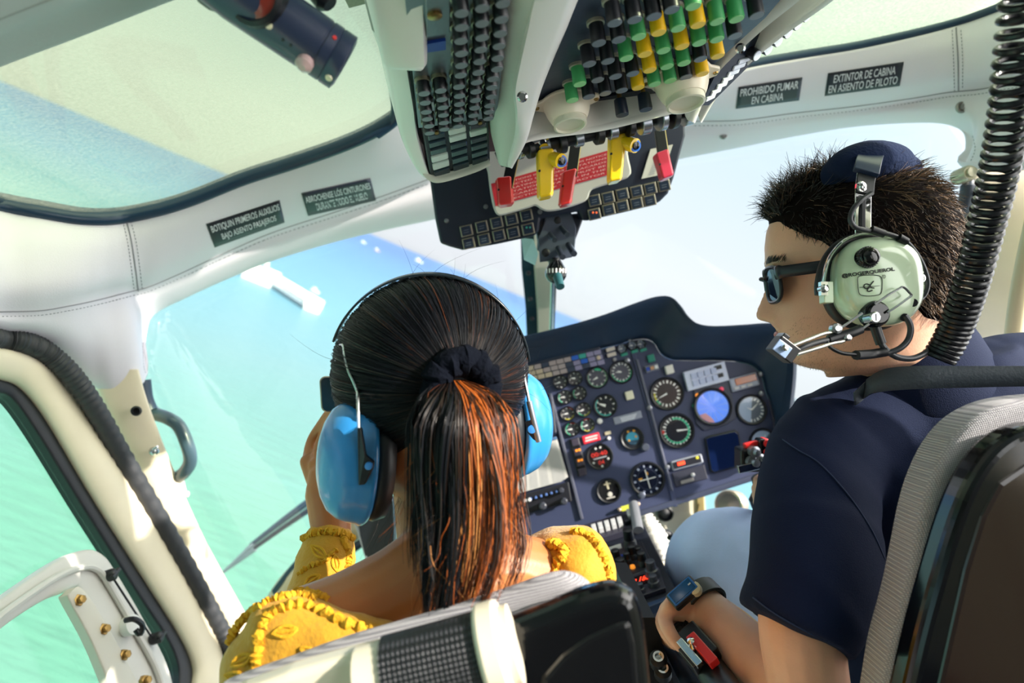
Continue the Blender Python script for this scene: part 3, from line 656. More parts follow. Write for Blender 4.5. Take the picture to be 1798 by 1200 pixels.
mb = MB(); mb.box((.17, .30, 1.54), .24, .19, .09); mk('rear_cover', mb, WHITEPL, con, smooth=0, bevel=.015)
# ---- left circuit breaker panel
cb = thing('circuit_breaker_panel', on(BRP, 800, 120), 'overhead panel packed with black circuit breakers, beside white side pad', 'breaker panel')
mb = MB(); mb.prism([on(BRP, 705, -60), on(BRP, 900, -60), on(BRP, 872, 205), on(BRP, 735, 225)], BRP[1] * -.006); mk('panel_plate', mb, BRUSHED, cb, smooth=0)
mb = MB(); mb.prism([on(BRP, 745, -10, .003), on(BRP, 790, -20, .003), on(BRP, 790, 52, .003), on(BRP, 748, 60, .003)], BRP[1] * -.004); mk('screw_cover', mb, BRUSHED, cb, smooth=0, bevel=.001)
c = on(BRP, 762, 19, .003); mb = MB(); mb.lathe(c, BRP[1], [(.006, 0), (.006, .002), (.003, .003)], 14); mk('brass_screw', mb, BRASS, cb)
mb = MB(); mb.prism([on(BRP, 748, 72, .003), on(BRP, 782, 66, .003), on(BRP, 782, 82, .003), on(BRP, 748, 87, .003)], BRP[1] * -.003); mk('name_plate', mb, BLUEDARK, cb, smooth=0)
def cyl(mb, c, ax, r, h, n=16, mi=0, r2=None): mb.lathe(c, ax, [(r, 0), (r2 or r, h)], n, mi)
BRKCAP = mat('breaker_cap', '6c7178', .35, bump=.2, bscale=900)
cols = [[(806, -1), (806, 25), (805, 50), (806, 73), (806, 95), (805, 113), (802, 134), (803, 151), (803, 166), (803, 180), (801, 194), (801, 207)],
        [(842, -10), (842, 18), (842, 44), (840, 66), (838, 88), (836, 108), (833, 126), (832, 143), (831, 159), (830, 173), (828, 187), (827, 200)],
        [(878, -18), (876, 11), (874, 37), (872, 60), (870, 82), (869, 102), (862, 120), (860, 136), (859, 153), (856, 169), (855, 181), (854, 193)],
        [(741, 146), (743, 163), (745, 180), (747, 193), (750, 206), (751, 219)],
        [(770, 141), (772, 157), (774, 172), (775, 186), (776, 200), (777, 212)]]
for cl in cols:
    for (px, py) in cl:
        c = on(BRP, px, py - 7); mb = MB()
        mb.lathe(c, BRP[1], [(.0078, 0), (.0078, .003), (.006, .0035)], 14, 2)
        mb.lathe(c, BRP[1], [(.0064, .003), (.0064, .013), (.0058, .0142)], 16, 0)
        mb.lathe(c, BRP[1], [(.0056, .0138), (.0056, .0148)], 16, 1)
        mk('circuit_breaker', mb, [BLACK, BRKCAP, mat('breaker_collar', '8d8672', .35, metal=.6)], cb)
for k in range(3):
    for (px, py) in ((758, 182), (784, 175), (812, 168)):
        pass
for (px, py) in ((757, 180), (785, 173), (812, 165)):
    mb = MB(); mb.prism([on(BRP, px - 3, py - 8, .001), on(BRP, px + 3, py - 9, .001), on(BRP, px + 5, py + 6, .001), on(BRP, px - 1, py + 7, .001)], BRP[1] * .004); mk('marker_tab', mb, mat('tab_white', 'c8d2da', .4), cb, smooth=0)
# ---- annunciator unit in front of it
AN = plane3(P(742, 228, .79), P(858, 203, .80), P(757, 314, .885))
an = thing('annunciator_unit', on(AN, 800, 260), 'dark push light unit below the black circuit breakers', 'warning unit')
mb = MB(); mb.prism([on(AN, 741, 229), on(AN, 858, 200), on(AN, 861, 284), on(AN, 757, 318)], AN[1] * -.02); mk('case', mb, mat('unit_case', '1d2a30', .35), an, smooth=0, bevel=.002)
mb = MB(); mb.prism([on(AN, 738, 216, .002), on(AN, 858, 192, .002), on(AN, 858, 205, .002), on(AN, 741, 230, .002)], AN[1] * -.01); mk('clamp_bar', mb, BLACK, an, smooth=0, bevel=.001)
for (px, py) in ((764, 224), (840, 207)):
    c = on(AN, px, py, .004); mb = MB(); mb.lathe(c, AN[1], [(.0058, -.006), (.0058, .003)], 16, 0); mb.lathe(c, AN[1], [(.0028, .003), (.0024, .0045)], 12, 1); mk('brass_screw', mb, [BLACK, BRASS], an)
DARKL = mat('dark_lens', '24333c', .18, coat=.4); PALEL = mat('pale_lens', 'c6d2cc', .3)
pale = {(1, 0), (1, 1), (2, 1), (0, 3), (0, 4)}
for i in range(3):
    for j in range(6):
        u0, u1 = .05 + i * .32, .05 + i * .32 + .27; v0 = .06 + j * .155; v1 = v0 + .115
        def q_(u, v):
            tl, tr, br, bl = V((743, 232)), V((858, 204)), V((861, 282)), V((758, 316))
            p = (tl * (1 - u) + tr * u) * (1 - v) + (bl * (1 - u) + br * u) * v; return on(AN, p.x, p.y, .003)
        mb = MB(); mb.prism([q_(u0, v0), q_(u1, v0), q_(u1, v1), q_(u0, v1)], AN[1] * -.006)
        mk('push_light', mb, PALEL if (i, j) in pale else DARKL, an, smooth=0, bevel=.0015)

# ---- centre switch panel with coloured caps
sp = thing('switch_panel', on(SWP, 1140, 90), 'overhead switch panel with rows of green, yellow and black knobs', 'switch panel')
mb = MB(); mb.prism([on(SWP, 975, 60), on(SWP, 1050, -60), on(SWP, 1420, -60), on(SWP, 1345, 30), on(SWP, 1235, 130), on(SWP, 1180, 142), on(SWP, 960, 185), on(SWP, 935, 200)], SWP[1] * -.006); mk('panel_plate', mb, mat('switch_plate', '3f4a5e', .35, metal=.5, bump=.2, bscale=60), sp, smooth=0)
mb = MB(); mb.prism([on(SWP, 930, 200), on(SWP, 1240, 132), on(SWP, 1235, 178), on(SWP, 925, 240)], SWP[1] * -.008); mk('front_plate', mb, NAVYBLK, sp, smooth=0)
KN = [(690,35,'B'),(830,12,'B'),(965,-10,'B'),(580,185,'B'),(720,160,'B'),(860,140,'G'),(1000,110,'Y'),(1135,80,'G'),(1275,55,'Y'),(1410,32,'G'),(1545,15,'G'),(1685,-10,'B'),
      (1090,-60,'B'),(1240,-85,'G'),
      (515,340,'B'),(645,320,'B'),(775,300,'G'),(905,270,'Y'),(1035,245,'G'),(1165,215,'Y'),(1285,190,'G'),(1410,165,'G'),(1535,140,'B'),
      (450,490,'G'),(575,460,'B'),(700,435,'B'),(820,415,'B'),(940,390,'Y'),(1060,365,'G'),(1180,340,'G'),(1295,310,'B'),(1415,290,'Y'),
      (400,610,'G'),(515,585,'B'),(630,560,'B'),(745,540,'B'),(860,520,'Y'),(975,495,'G'),(1085,470,'G'),(1195,445,'B'),(1310,420,'Y')]
KCOL = {'B': (BLACK, mat('clear_cap', '6d7480', .3)), 'G': (GREEN, mat('green_end', '8fcf8f', .45)), 'Y': (YELLOW, mat('yellow_end', 'f6cc4a', .45))}
for kx, ky, c_ in KN:
    px, py = 900 + kx / 3.996, ky / 3.996
    c = on(SWP, px, py - 9); mb = MB()
    mb.lathe(c, SWP[1], [(.0088, 0), (.0088, .003), (.0078, .0035)], 18, 2)
    mb.lathe(c, SWP[1], [(.0070, .003), (.0074, .020), (.0072, .0215)], 20, 0)
    mb.lathe(c, SWP[1], [(.0066, .0213), (.0066, .0222)], 20, 1)
    o = mk('knob', mb, [KCOL[c_][0], KCOL[c_][1], mat('knob_collar', 'a8a493', .35, metal=.5)], sp); o['label'] = {'B': 'black knob', 'G': 'green knob', 'Y': 'yellow knob'}[c_]
for kx, ky in ((740, 700), (905, 660)):
    px, py = 900 + kx / 3.996, ky / 3.996; c = on(SWP, px, py - 20); a_ = SWP[1]
    mb = MB(); mb.lathe(c, a_, [(.0028, 0), (.0028, .016)], 10, 1); mb.lathe(c, a_, [(.0072, .014), (.0078, .031), (.0074, .033)], 20, 0); mk('stem_knob', mb, [NAVYBLK, BRASS], sp)
for (px, py) in ((1009, 40), (955, 130), (1235, 105), (1260, 45)):
    pass
# ---- two cream gimbal lamps
def gimbal(px, py, r, lab, slot):
    c = on(SWP, px, py, .004); k = r * (c - EYE).length / FPX; a_ = (SWP[1] * 1.0 - W * .10).normalized()
    t = thing('gimbal_lamp', c, lab, 'lamp', None)
    rx = (V((1, 0, 0)) - a_ * a_.x).normalized(); ry = a_.cross(rx)
    mb = MB(); pts = []
    for i in range(28):
        q = 2 * PI * i / 28; s = 1.42 if abs(math.cos(q)) > .93 else 1.12
        pts.append(c + rx * (math.cos(q) * k * s) + ry * (math.sin(q) * k * 1.08))
    mb.prism(pts, a_ * .004); mk('flange', mb, CREAMPL, t, smooth=30, bevel=.0012)
    for s in (-1, 1):
        q = c + rx * (s * k * 1.27) + a_ * .004; mb = MB(); mb.lathe(q, a_, [(.0032, 0), (.0026, .0015)], 10); mk('screw', mb, BRASS, t)
    mb = MB(); mb.lathe(c, a_, [(k, .003), (k * .985, k * .26), (k * .93, k * .5), (k * .84, k * .74), (k * .74, k * .92)], 36); mk('ball', mb, CREAMPL, t)
    mb = MB(); mb.lathe(c, a_, [(k * .70, k * .90), (k * .70, k * 1.16), (k * .62, k * 1.18), (k * .6, k * 1.06), (k * .3, k * 1.02)], 36); mk('lens_ring', mb, mat('lens_cream', 'dcd8c4', .35), t)
    if slot:
        mb = MB(); mb.box(c + a_ * (k * .62) + rx * (k * .35) - ry * (k * .72), k * .05, k * .1, k * .3, (rx, ry, a_)); mk('rib', mb, CREAMPL, t, smooth=0)
    else:
        q = c + a_ * (k * .55) - ry * k * .82 - rx * k * .1; mb = MB(); mb.lathe(q, -ry + a_, [(.005, -.002), (.0045, .0015)], 14); mk('pivot_dot', mb, mat('dot_white', 'f4f2ea', .4), t)
gimbal(993, 171, 39, 'smaller cream gimbal lamp with a rib, under the green knobs', True)
gimbal(1193, 126, 44, 'larger cream gimbal lamp with a round dot, under the yellow knobs', False)
# ---- right edge breaker strip
RB = plane3(P(1300, 90, .80), P(1260, 150, .845), P(1440, 0, .70))
a_ = P(1340, 60, .80); RBP = (a_, V((.35, -.55, -.75)).normalized())
rb = thing('breaker_strip', a_, 'narrow strip of black breakers between the pale outer rails', 'breaker strip')
mb = MB(); mb.prism([on(RBP, 1405, -40), on(RBP, 1475, -40), on(RBP, 1372, 60), on(RBP, 1245, 185), on(RBP, 1230, 185), on(RBP, 1262, 120), on(RBP, 1340, 45)], RBP[1] * -.01); mk('strip_plate', mb, NAVYBLK, rb, smooth=0)
for i in range(7):
    for (ox, oy) in ((1337, 81), (1317, 91)):
        px, py = ox + i * (18 - .3 * i), oy - i * 14.5
        if i == 0 and ox == 1317: pass
        c = on(RBP, px, py); k = .0068
        mb = MB(); mb.lathe(c, RBP[1], [(k, -.004), (k, .011)], 14, 0); mb.lathe(c, RBP[1], [(k * .86, .0108), (k * .86, .0122)], 14, 1); mk('circuit_breaker', mb, [BLACK, mat('breaker_face', 'c8cede', .35)], rb)
for i in range(7):
    a0 = V((1312, 96)) * (1 - i / 7) + V((1241, 172)) * (i / 7); a1 = V((1300, 108)) * (1 - i / 7) + V((1238, 178)) * (i / 7)
    t0 = V((1312 - 10.2 * i, 100 + 11 * i)); wv = V((14 - i * .6, -5)); hv = V((-3, 7.5))
    q = [t0 - wv, t0 + wv * .5, t0 + wv * .5 + hv, t0 - wv + hv]
    mb = MB(); mb.prism([on(RBP, p.x, p.y, .002) for p in q], RBP[1] * -.003); mk('label_tile', mb, mat('tile_white', 'dfe6f2', .3), rb, smooth=0, bevel=.0006)

# ================================================================ caution panel and engine levers
CP = (P(980, 360, 1.10), V((0, -.96, -.28)).normalized())
cp = thing('caution_panel', on(CP, 980, 400), 'black caution panel with two rows of square push lights either side', 'warning panel')
ol = [(752, 300), (756, 325), (764, 385), (773, 428), (790, 434), (812, 440), (870, 430), (936, 416), (946, 408), (949, 385), (1016, 372), (1022, 388), (1032, 388), (1090, 375), (1148, 361), (1160, 354), (1174, 340), (1184, 312), (1204, 238), (1202, 180), (850, 200)]
mb = MB(); mb.prism([on(CP, a, b) for a, b in ol], -CP[1] * .03); mk('panel_body', mb, NAVYBLK, cp, smooth=0, bevel=.004)
BTN = [(819,405),(846,398),(872,391),(898,385),(924,378),(823,427),(850,420),(876,413),(901,408),(927,402),(1043,352),(1067,347),(1092,341),(1117,336),(1141,331),(1165,326),(1043,376),(1068,368),(1092,362),(1117,357),(1140,352)]
for i, (px, py) in enumerate(BTN):
    ex, ey = V((10.5, -2.4)), V((2, 9.5)); c = V((px, py))
    mb = MB(); q = [c - ex - ey, c + ex - ey, c + ex + ey, c - ex + ey]
    mb.prism([on(CP, p.x, p.y, .0005) for p in q], CP[1] * .004)
    o = mk('push_light', mb, mat('bezel_metal', 'a09a8c', .3, metal=.7), cp, smooth=0, bevel=.0008)
    q = [c - ex * .78 - ey * .82, c + ex * .72 - ey * .82, c + ex * .72 + ey * .78, c - ex * .78 + ey * .78]
    mb = MB(); mb.prism([on(CP, p.x, p.y, .004) for p in q], CP[1] * .0016); mk('lens', mb, mat('caution_lens', '1f2a3d', .25), o, smooth=0)
    if px in (1043, 927) and py > 375:
        mb = MB()
        for s in (-3, 3): p = c + V((s, -3)); mb.lathe(on(CP, p.x, p.y, .0056), CP[1], [(.0018, 0), (.0012, .0008)], 10)
        mk('lamp_dot', mb, mat('dot_orange', 'd0603a', .4, emit='ff6a3a', estr=.4) if px > 1000 else mat('dot_teal', '2b8f84', .4), o)
    else:
        mb = MB(); 
        for s in (-2, 2):
            p = c + V((0, s)); mb.prism([on(CP, p.x - 5, p.y + 1.1, .0056), on(CP, p.x + 4, p.y - 1, .0056), on(CP, p.x + 4, p.y, .0056), on(CP, p.x - 5, p.y + 2, .0056)], CP[1] * .0003)
        mk('legend', mb, mat('legend_grey', '5a6272', .5), o, smooth=0)
for (px, py) in ((784, 388), (853, 363), (948, 372)):
    mb = MB(); mb.lathe(on(CP, px, py), CP[1], [(.004, 0), (.0035, .0015), (.001, .002)], 10); mk('screw', mb, BRUSHED, cp)
# grey gate plate carrying the red notice
GP = (P(980, 300, 1.05), V((0, -.95, -.32)).normalized())
gp = thing('lever_gate', on(GP, 980, 300), 'grey lever gate plate carrying the red limitations notice', 'plate')
ol = [(850, 240), (857, 305), (862, 345), (868, 370), (876, 379), (890, 377), (928, 366), (940, 362), (950, 368), (962, 372), (985, 369), (1020, 358), (1032, 350), (1038, 336), (1050, 330), (1095, 316), (1105, 310), (1109, 300), (1103, 270), (1095, 200), (960, 215)]
ol = [(p[0], p[1]) for p in cv([V((a, b, 0)) for a, b in ol], 84, True)]
mb = MB(); mb.prism([on(GP, a, b) for a, b in ol], -GP[1] * .012); mk('plate', mb, GREYPL, gp, smooth=30, bevel=.003)
tl, tr, br, bl = V((862, 323)), V((1076, 262)), V((1072, 306)), V((870, 362))
def nq(u, v, off):
    p = (tl * (1 - u) + tr * u) * (1 - v) + (bl * (1 - u) + br * u) * v; return on(GP, p.x, p.y, off)
mb = MB(); mb.prism([nq(0, 0, .0005), nq(1, 0, .0005), nq(1, 1, .0005), nq(0, 1, .0005)], GP[1] * .001); mk('notice', mb, REDPL, gp, smooth=0)
mb = MB()
for i, s in enumerate(('LIMITATIONS INDICATED IN THIS NOTICE', 'RESPECTED LORS DES LIMITATIONS', 'OPERATING LIMITS ON PLACARDS', 'LIMITATIONS WHICH MUST BE', 'PLACARDS INSTALLED IN THE', 'DIRECTION OF THE ROTOR')):
    put_text(mb, s, lambda x, y, i=i: nq(.5 + x, .13 + i * .15 - y, .0018), .9, .075, bold=.0)
mk('lettering', mb, mat('notice_ink', 'd9aab0', .6), gp, smooth=0)
# paper check card
mb = MB(); mb.prism([on(CP, *q, .003) for q in ((1141, 262), (1180, 254), (1163, 306), (1125, 314))], CP[1] * .002)
ck = thing('check_card', on(CP, 1150, 290, .003), 'white check card on the black panel behind the right red lever', 'card')
mk('card', mb, PAPER, ck, smooth=0)
mb = MB()
for i in range(9):
    a = V((1150 - i * 1.5, 277 + i * 3.6)); mb.prism([on(CP, a.x, a.y, .0055), on(CP, a.x + 10, a.y - 2, .0055), on(CP, a.x + 10, a.y - 1, .0055), on(CP, a.x, a.y + 1, .0055)], CP[1] * .0003)
mk('printing', mb, mat('grey_print', '8b90a0', .7), ck, smooth=0)
# torque tube behind the cross rail
tt = thing('lever_shaft', P(1050, 235, .89), 'dark cross shaft with clamps that carries the engine levers', 'shaft')
sp_ = [P(873, 278, .88), P(900, 267, .88), P(1000, 246, .885), P(1100, 222, .89), P(1190, 199, .895), P(1228, 188, .90)]
mb = MB(); mb.tube(cv(sp_, 20), .008, 12); mk('shaft', mb, BLACK, tt)
for i, (px, py, r, L_, ch) in enumerate(((884, 273, .014, 14, 0), (912, 265, .011, 8, 1), (930, 261, .013, 10, 0), (955, 256, .011, 18, 1), (985, 251, .014, 12, 0), (1015, 243, .011, 14, 1), (1050, 235, .014, 12, 0), (1075, 230, .011, 14, 1), (1105, 222, .013, 10, 0), (1130, 216, .015, 16, 1), (1160, 208, .016, 10, 1), (1180, 203, .017, 10, 0), (1205, 196, .018, 14, 1))):
    a, b = P(px - L_ / 2, py + L_ / 9, .883), P(px + L_ / 2, py - L_ / 9, .885); mb = MB(); mb.tube([a, b], r, 18); mk('clamp' if ch else 'bushing', mb, mat('shaft_steel', '9aa0aa', .25, metal=.8) if ch else BLACK, tt, bevel=.001)
def lever(lab, col, quad, d, shaft=None, ring=None, pin=None):
    tl, tr, br, bl = quad; t = thing('engine_lever', P(*br, d), lab, 'lever')
    a, b, c_, e = [P(*q, d) for q in (tl, tr, br, bl)]; th_ = .02
    ax = ((c_ + e) - (a + b)).normalized(); sx = (b - a); wd = sx.length; sx.normalize(); nz_ = ax.cross(sx).normalized()
    if nz_.y > 0: nz_ = -nz_
    mb = MB()
    rs = []
    for s, k in ((0, .9), (.06, 1.0), (.5, .97), (.92, 1.0), (1.0, .86)):
        l_, r_ = a.lerp(e, s), b.lerp(c_, s); m_ = (l_ + r_) / 2; h_ = (r_ - l_) / 2 * k
        rs.append([m_ - h_ - nz_ * th_ * .3, m_ - h_ * .8 + nz_ * th_ * .35, m_ + h_ * .8 + nz_ * th_ * .35, m_ + h_ - nz_ * th_ * .3, m_ + h_ * .8 - nz_ * th_ * .9, m_ - h_ * .8 - nz_ * th_ * .9])
    mb.rings(rs, True, True); mk('handle', mb, col, t, smooth=0, bevel=.0025, bseg=3)
    mb = MB(); mb.lathe(a.lerp(e, .45).lerp(b.lerp(c_, .45), .16) + nz_ * th_ * .2, nz_, [(.0016, 0), (.0016, .0035)], 8); mk('roll_pin', mb, BLACK, t)
    if shaft:
        s0, s1 = P(*shaft[0], d + .005), P(*shaft[1], d - .002)
        mb = MB(); aa = (s1 - s0).normalized(); bx = aa.cross(W).normalized(); by = aa.cross(bx)
        mb.box((s0 + s1) / 2, .0075, .0035, (s1 - s0).length / 2, (bx, by, aa)); o = mk('shaft', mb, BLACK, t, smooth=0, bevel=.0008)
        mb = MB(); mb.box((s0 + s1) / 2 + bx * .0072, .0008, .003, (s1 - s0).length / 2 * .95, (bx, by, aa)); mk('worn_stripe', mb, mat('worn_yellow', 'c9ab52', .5), o, smooth=0)
    if ring:
        c = P(*ring, d - .012); ax2 = (V((.28, -.9, -.3))).normalized()
        bt = a.lerp(b, .6).lerp(e, .12)
        mb = MB(); mb.tube(cv([bt - nz_ * .004, bt.lerp(c + ax2 * -.012, .6), c + ax2 * .001], 8), [.010, .010, .0095, .0095, .0095, .0095, .0095, .0095], 18); mk('detent_barrel', mb, col, t)
        mb = MB(); mb.lathe(c + ax2 * .0006, ax2, [(.0078, 0), (.0078, .0012), (.0055, .0014), (.0052, .0002)], 22, 0); o = mk('ring', mb, mat('blue_ring', '1d5fc4', .3), t)
        mb = MB(); mb.lathe(c + ax2 * .0008, ax2, [(.0056, 0), (.0046, .003), (.002, .0035)], 20); mk('button', mb, BLACKGL, t)
    if pin:
        c = P(*pin, d - .006); mb = MB(); mb.tube([c + V((0, .01, .02)), c], .006, 14); mb.tube([c + V((-.012, .006, .012)), c + V((.008, .004, .014))], .008, 14); mk('clevis', mb, CHROME, t)
lever('yellow lever left of the middle red lever, blue ringed button', YELLOWGL, ((941, 265), (975, 262), (972, 344), (943, 350)), .88, None, (985, 283), (955, 258))
lever('yellow lever between the middle and right red levers, blue ringed button', YELLOWGL, ((1068, 234), (1103, 230), (1093, 316), (1066, 322)), .90, None, (1115, 256), (1092, 228))
lever('stubby red lever on the dark shaft, next to soft pale pad', RED, ((869, 314), (900, 310), (903, 358), (873, 363)), .95, ((903, 268), (890, 330)))
lever('long narrow red lever between the two yellow levers', RED, ((986, 303), (1015, 296), (1004, 358), (980, 363)), .96, ((1012, 245), (1003, 309)))
lever('dark red lever before the white check card', mat('red_dull', 'b82b45', .35, coat=.3), ((1147, 272), (1174, 262), (1184, 308), (1160, 317)), .97, ((1158, 230), (1165, 278)))

# ================================================================ map lamp at the skylight
ml = thing('map_lamp', P(520, 60, .5), 'black cylindrical map lamp hanging before the passenger skylight', 'lamp')
a, b = P(440, 0, .50), P(606, 113, .53); ax = (b - a).normalized(); Lk = (b - a).length
mb = MB(); mb.lathe(a, ax, [(.018, -.05), (.0222, -.01), (.0222, Lk * .72), (.0214, Lk * .725), (.0214, Lk * .74), (.0222, Lk * .745), (.0222, Lk * .84), (.0214, Lk * .845), (.0222, Lk * .86), (.0222, Lk * .98), (.0175, Lk * 1.0), (.008, Lk * 1.005)], 36); mk('barrel', mb, mat('lamp_black', '2c3650', .3, coat=.2), ml)
vw = (EYE - a); vw = (vw - ax * vw.dot(ax)).normalized(); sd = ax.cross(vw)
if sd.dot(U) > 0: sd = -sd
def onb(s, ang, k=.0222): return a + ax * (Lk * s) + (vw * math.cos(ang) + sd * math.sin(ang)) * k
c = onb(.08, -.35, .012); mb = MB(); mb.lathe(c, (vw - ax * .5).normalized(), [(.021, -.006), (.021, .007), (.018, .009), (.017, .006)], 28); mk('side_collar', mb, BLACK, ml)
mb = MB(); mb.lathe(c + (vw - ax * .5).normalized() * .005, (vw - ax * .5).normalized(), [(.0172, 0), (.012, .003), (.004, .004)], 28); mk('red_lens', mb, mat('red_filter', '8e2f24', .15, coat=.5), ml)
for s, q in ((.26, .35), (.93, .75)):
    mb = MB(); mb.lathe(onb(s, q), (vw * math.cos(q) + sd * math.sin(q)), [(.0032, -.001), (.0025, .001)], 12); mk('white_dot', mb, mat('dot_cream', 'e8dfc0', .4), ml)
for s in (.42, .5): mb = MB(); mb.lathe(onb(s, .5), (vw * math.cos(.5) + sd * math.sin(.5)), [(.0015, -.001), (.001, .0006)], 8); mk('dark_dot', mb, BLACK, ml)
c = onb(.68, .75); mb = MB(); mb.lathe(c, (vw * math.cos(.75) + sd * math.sin(.75)), [(.0068, -.002), (.0066, .004), (.003, .007)], 18); mk('switch_button', mb, mat('button_pink', 'c9a9a8', .25, coat=.5), ml)
mb = MB(); mb.lathe(onb(.80, -.55), (vw * math.cos(.55) - sd * math.sin(.55)), [(.002, -.001), (.0016, .0008)], 8); mk('index_mark', mb, RED, ml)
# bracket and knurled end of the lamp, top edge
mb = MB(); mb.lathe(P(380, -6, .5), U, [(.008, -.008), (.0135, -.004), (.0145, .006), (.0135, .02)], 14); mb.tube([P(380, -20, .5), P(440, -30, .5)], .008, 10); mk('knurled_foot', mb, mat('olive_rubber', '4a524a', .5), ml)
mb = MB(); mb.lathe(P(574, 2, .53), -U * .6 + R * .5, [(.009, -.02), (.010, 0), (.006, .004)], 14); mk('focus_knob', mb, BLACK, ml)
# ================================================================ instrument panel
PN = V((0, -math.cos(math.radians(10)), math.sin(math.radians(10))))
PPL = (P(1130, 720, 1.40), PN)
def Q(px, py, off=0): return on(PPL, px, py, off)
PXM = 1.40 / FPX                      # metres per photo pixel on the panel
ip = thing('instrument_panel', Q(1150, 860), 'dark grey instrument panel full of dials under a black glareshield', 'instrument panel')
pu = V((1, 0, 0)); pv = PN.cross(pu); pv = -pv if pv.z < 0 else pv
outer = [(840, 622), (880, 611), (915, 601), (962, 590), (1020, 575), (1065, 561), (1105, 546), (1140, 534), (1160, 530), (1178, 532), (1191, 545), (1204, 563), (1222, 577), (1250, 582), (1300, 580), (1345, 577), (1368, 581), (1384, 598), (1391, 630), (1391, 670), (1386, 720), (1380, 770), (1370, 800)]
inner = [(840, 668), (880, 658), (915, 650), (962, 636), (1020, 622), (1060, 612), (1085, 606), (1105, 600), (1125, 596), (1140, 598), (1150, 606), (1160, 622), (1178, 632), (1210, 634), (1255, 634), (1295, 636), (1322, 644), (1336, 660), (1343, 685), (1350, 705), (1358, 735), (1367, 770), (1368, 800)]
n = 80
oi = [Q(a.x, a.y, .002) for a in cv([V((a, b, 0)) for a, b in inner], n)]
oo = [P(a.x, a.y, 1.33) for a in cv([V((a, b, 0)) for a, b in outer], n)]
ob = [p + V((0, .34, -.045)) for p in oo]
fm = [a.lerp(b, .5) + V((0, 0, .006)) for a, b in zip(oi, oo)]
lip = [p + V((0, .02, .008)) for p in oo]
A = [cv(c, 16) for c in zip(oi, fm, oo, lip, ob)]
mb = MB(); mb.grid(A); mk('glareshield', mb, HOOD, ip, smooth=60, solid=.004)
face = inner + [(1368, 812), (1330, 833), (1280, 849), (1205, 872), (1150, 889), (1100, 905), (1000, 936), (900, 966), (840, 985)]
face = [(a.x, a.y) for a in cv([V((a, b, 0)) for a, b in inner], 60)] + [(1366, 815), (1330, 832), (1205, 872), (1100, 905), (1000, 936), (900, 966), (840, 985)]
mb = MB(); mb.prism([Q(a, b) for a, b in face], -PN * .05); mk('panel_face', mb, PANELBLK, ip, smooth=0)
mb = MB(); mb.prism([Q(a, b, .004) for a, b in ((840, 983), (900, 964), (1000, 934), (1100, 904), (1205, 871), (1330, 831), (1366, 814), (1368, 822), (1331, 842), (1206, 882), (1100, 915), (1000, 946), (900, 976), (840, 995))], -PN * .05); mk('lower_lip', mb, mat('panel_lip', '3a4056', .4), ip, smooth=0, bevel=.003)
# vertical dividing strips
def bar(pts, wpx, off, th, m_, name='divider', bev=.001):
    mb = MB(); rs = []
    for (px, py) in pts:
        a, b = Q(px - wpx / 2, py + wpx * .12, off), Q(px + wpx / 2, py - wpx * .12, off); rs.append([a, b, b - PN * th, a - PN * th])
    mb.rings(rs); return mk(name, mb, m_, ip, smooth=0, bevel=bev)
DIV = mat('divider_paint', '55586a', .35)
bar([(1118, 632), (1180, 862)], 4, .006, .006, DIV); bar([(966, 692), (1022, 912)], 5, .006, .006, DIV)
bar([(1112, 622), (1186, 890)], 7, .003, .003, PANELBLK)
bar([(1344, 660), (1368, 790)], 6, .004, .004, mat('edge_trim', '3c3a48', .4))
def plate(pts, off, th, m_, name, par=None, bev=.001):
    mb = MB(); mb.prism([Q(a, b, off) for a, b in pts], -PN * th); return mk(name, mb, m_, par or ip, smooth=0, bevel=bev)
def rpx(cx, cy, w_, h_, rot=-.262):
    """rotated rectangle in photo pixels"""
    e = V((math.cos(rot), math.sin(rot))) * (w_ / 2); f = V((-math.sin(rot), math.cos(rot))) * (h_ / 2); c = V((cx, cy))
    return [tuple(c - e - f), tuple(c + e - f), tuple(c + e + f), tuple(c - e + f)]
DIAL = mat('dial_black', '20222c', .3); DIALG = mat('dial_grey', '4d4b5c', .4); BEZEL = mat('bezel_black', '10121a', .4)
GLS = glass('dial_glass', (1, 1, 1), .04)
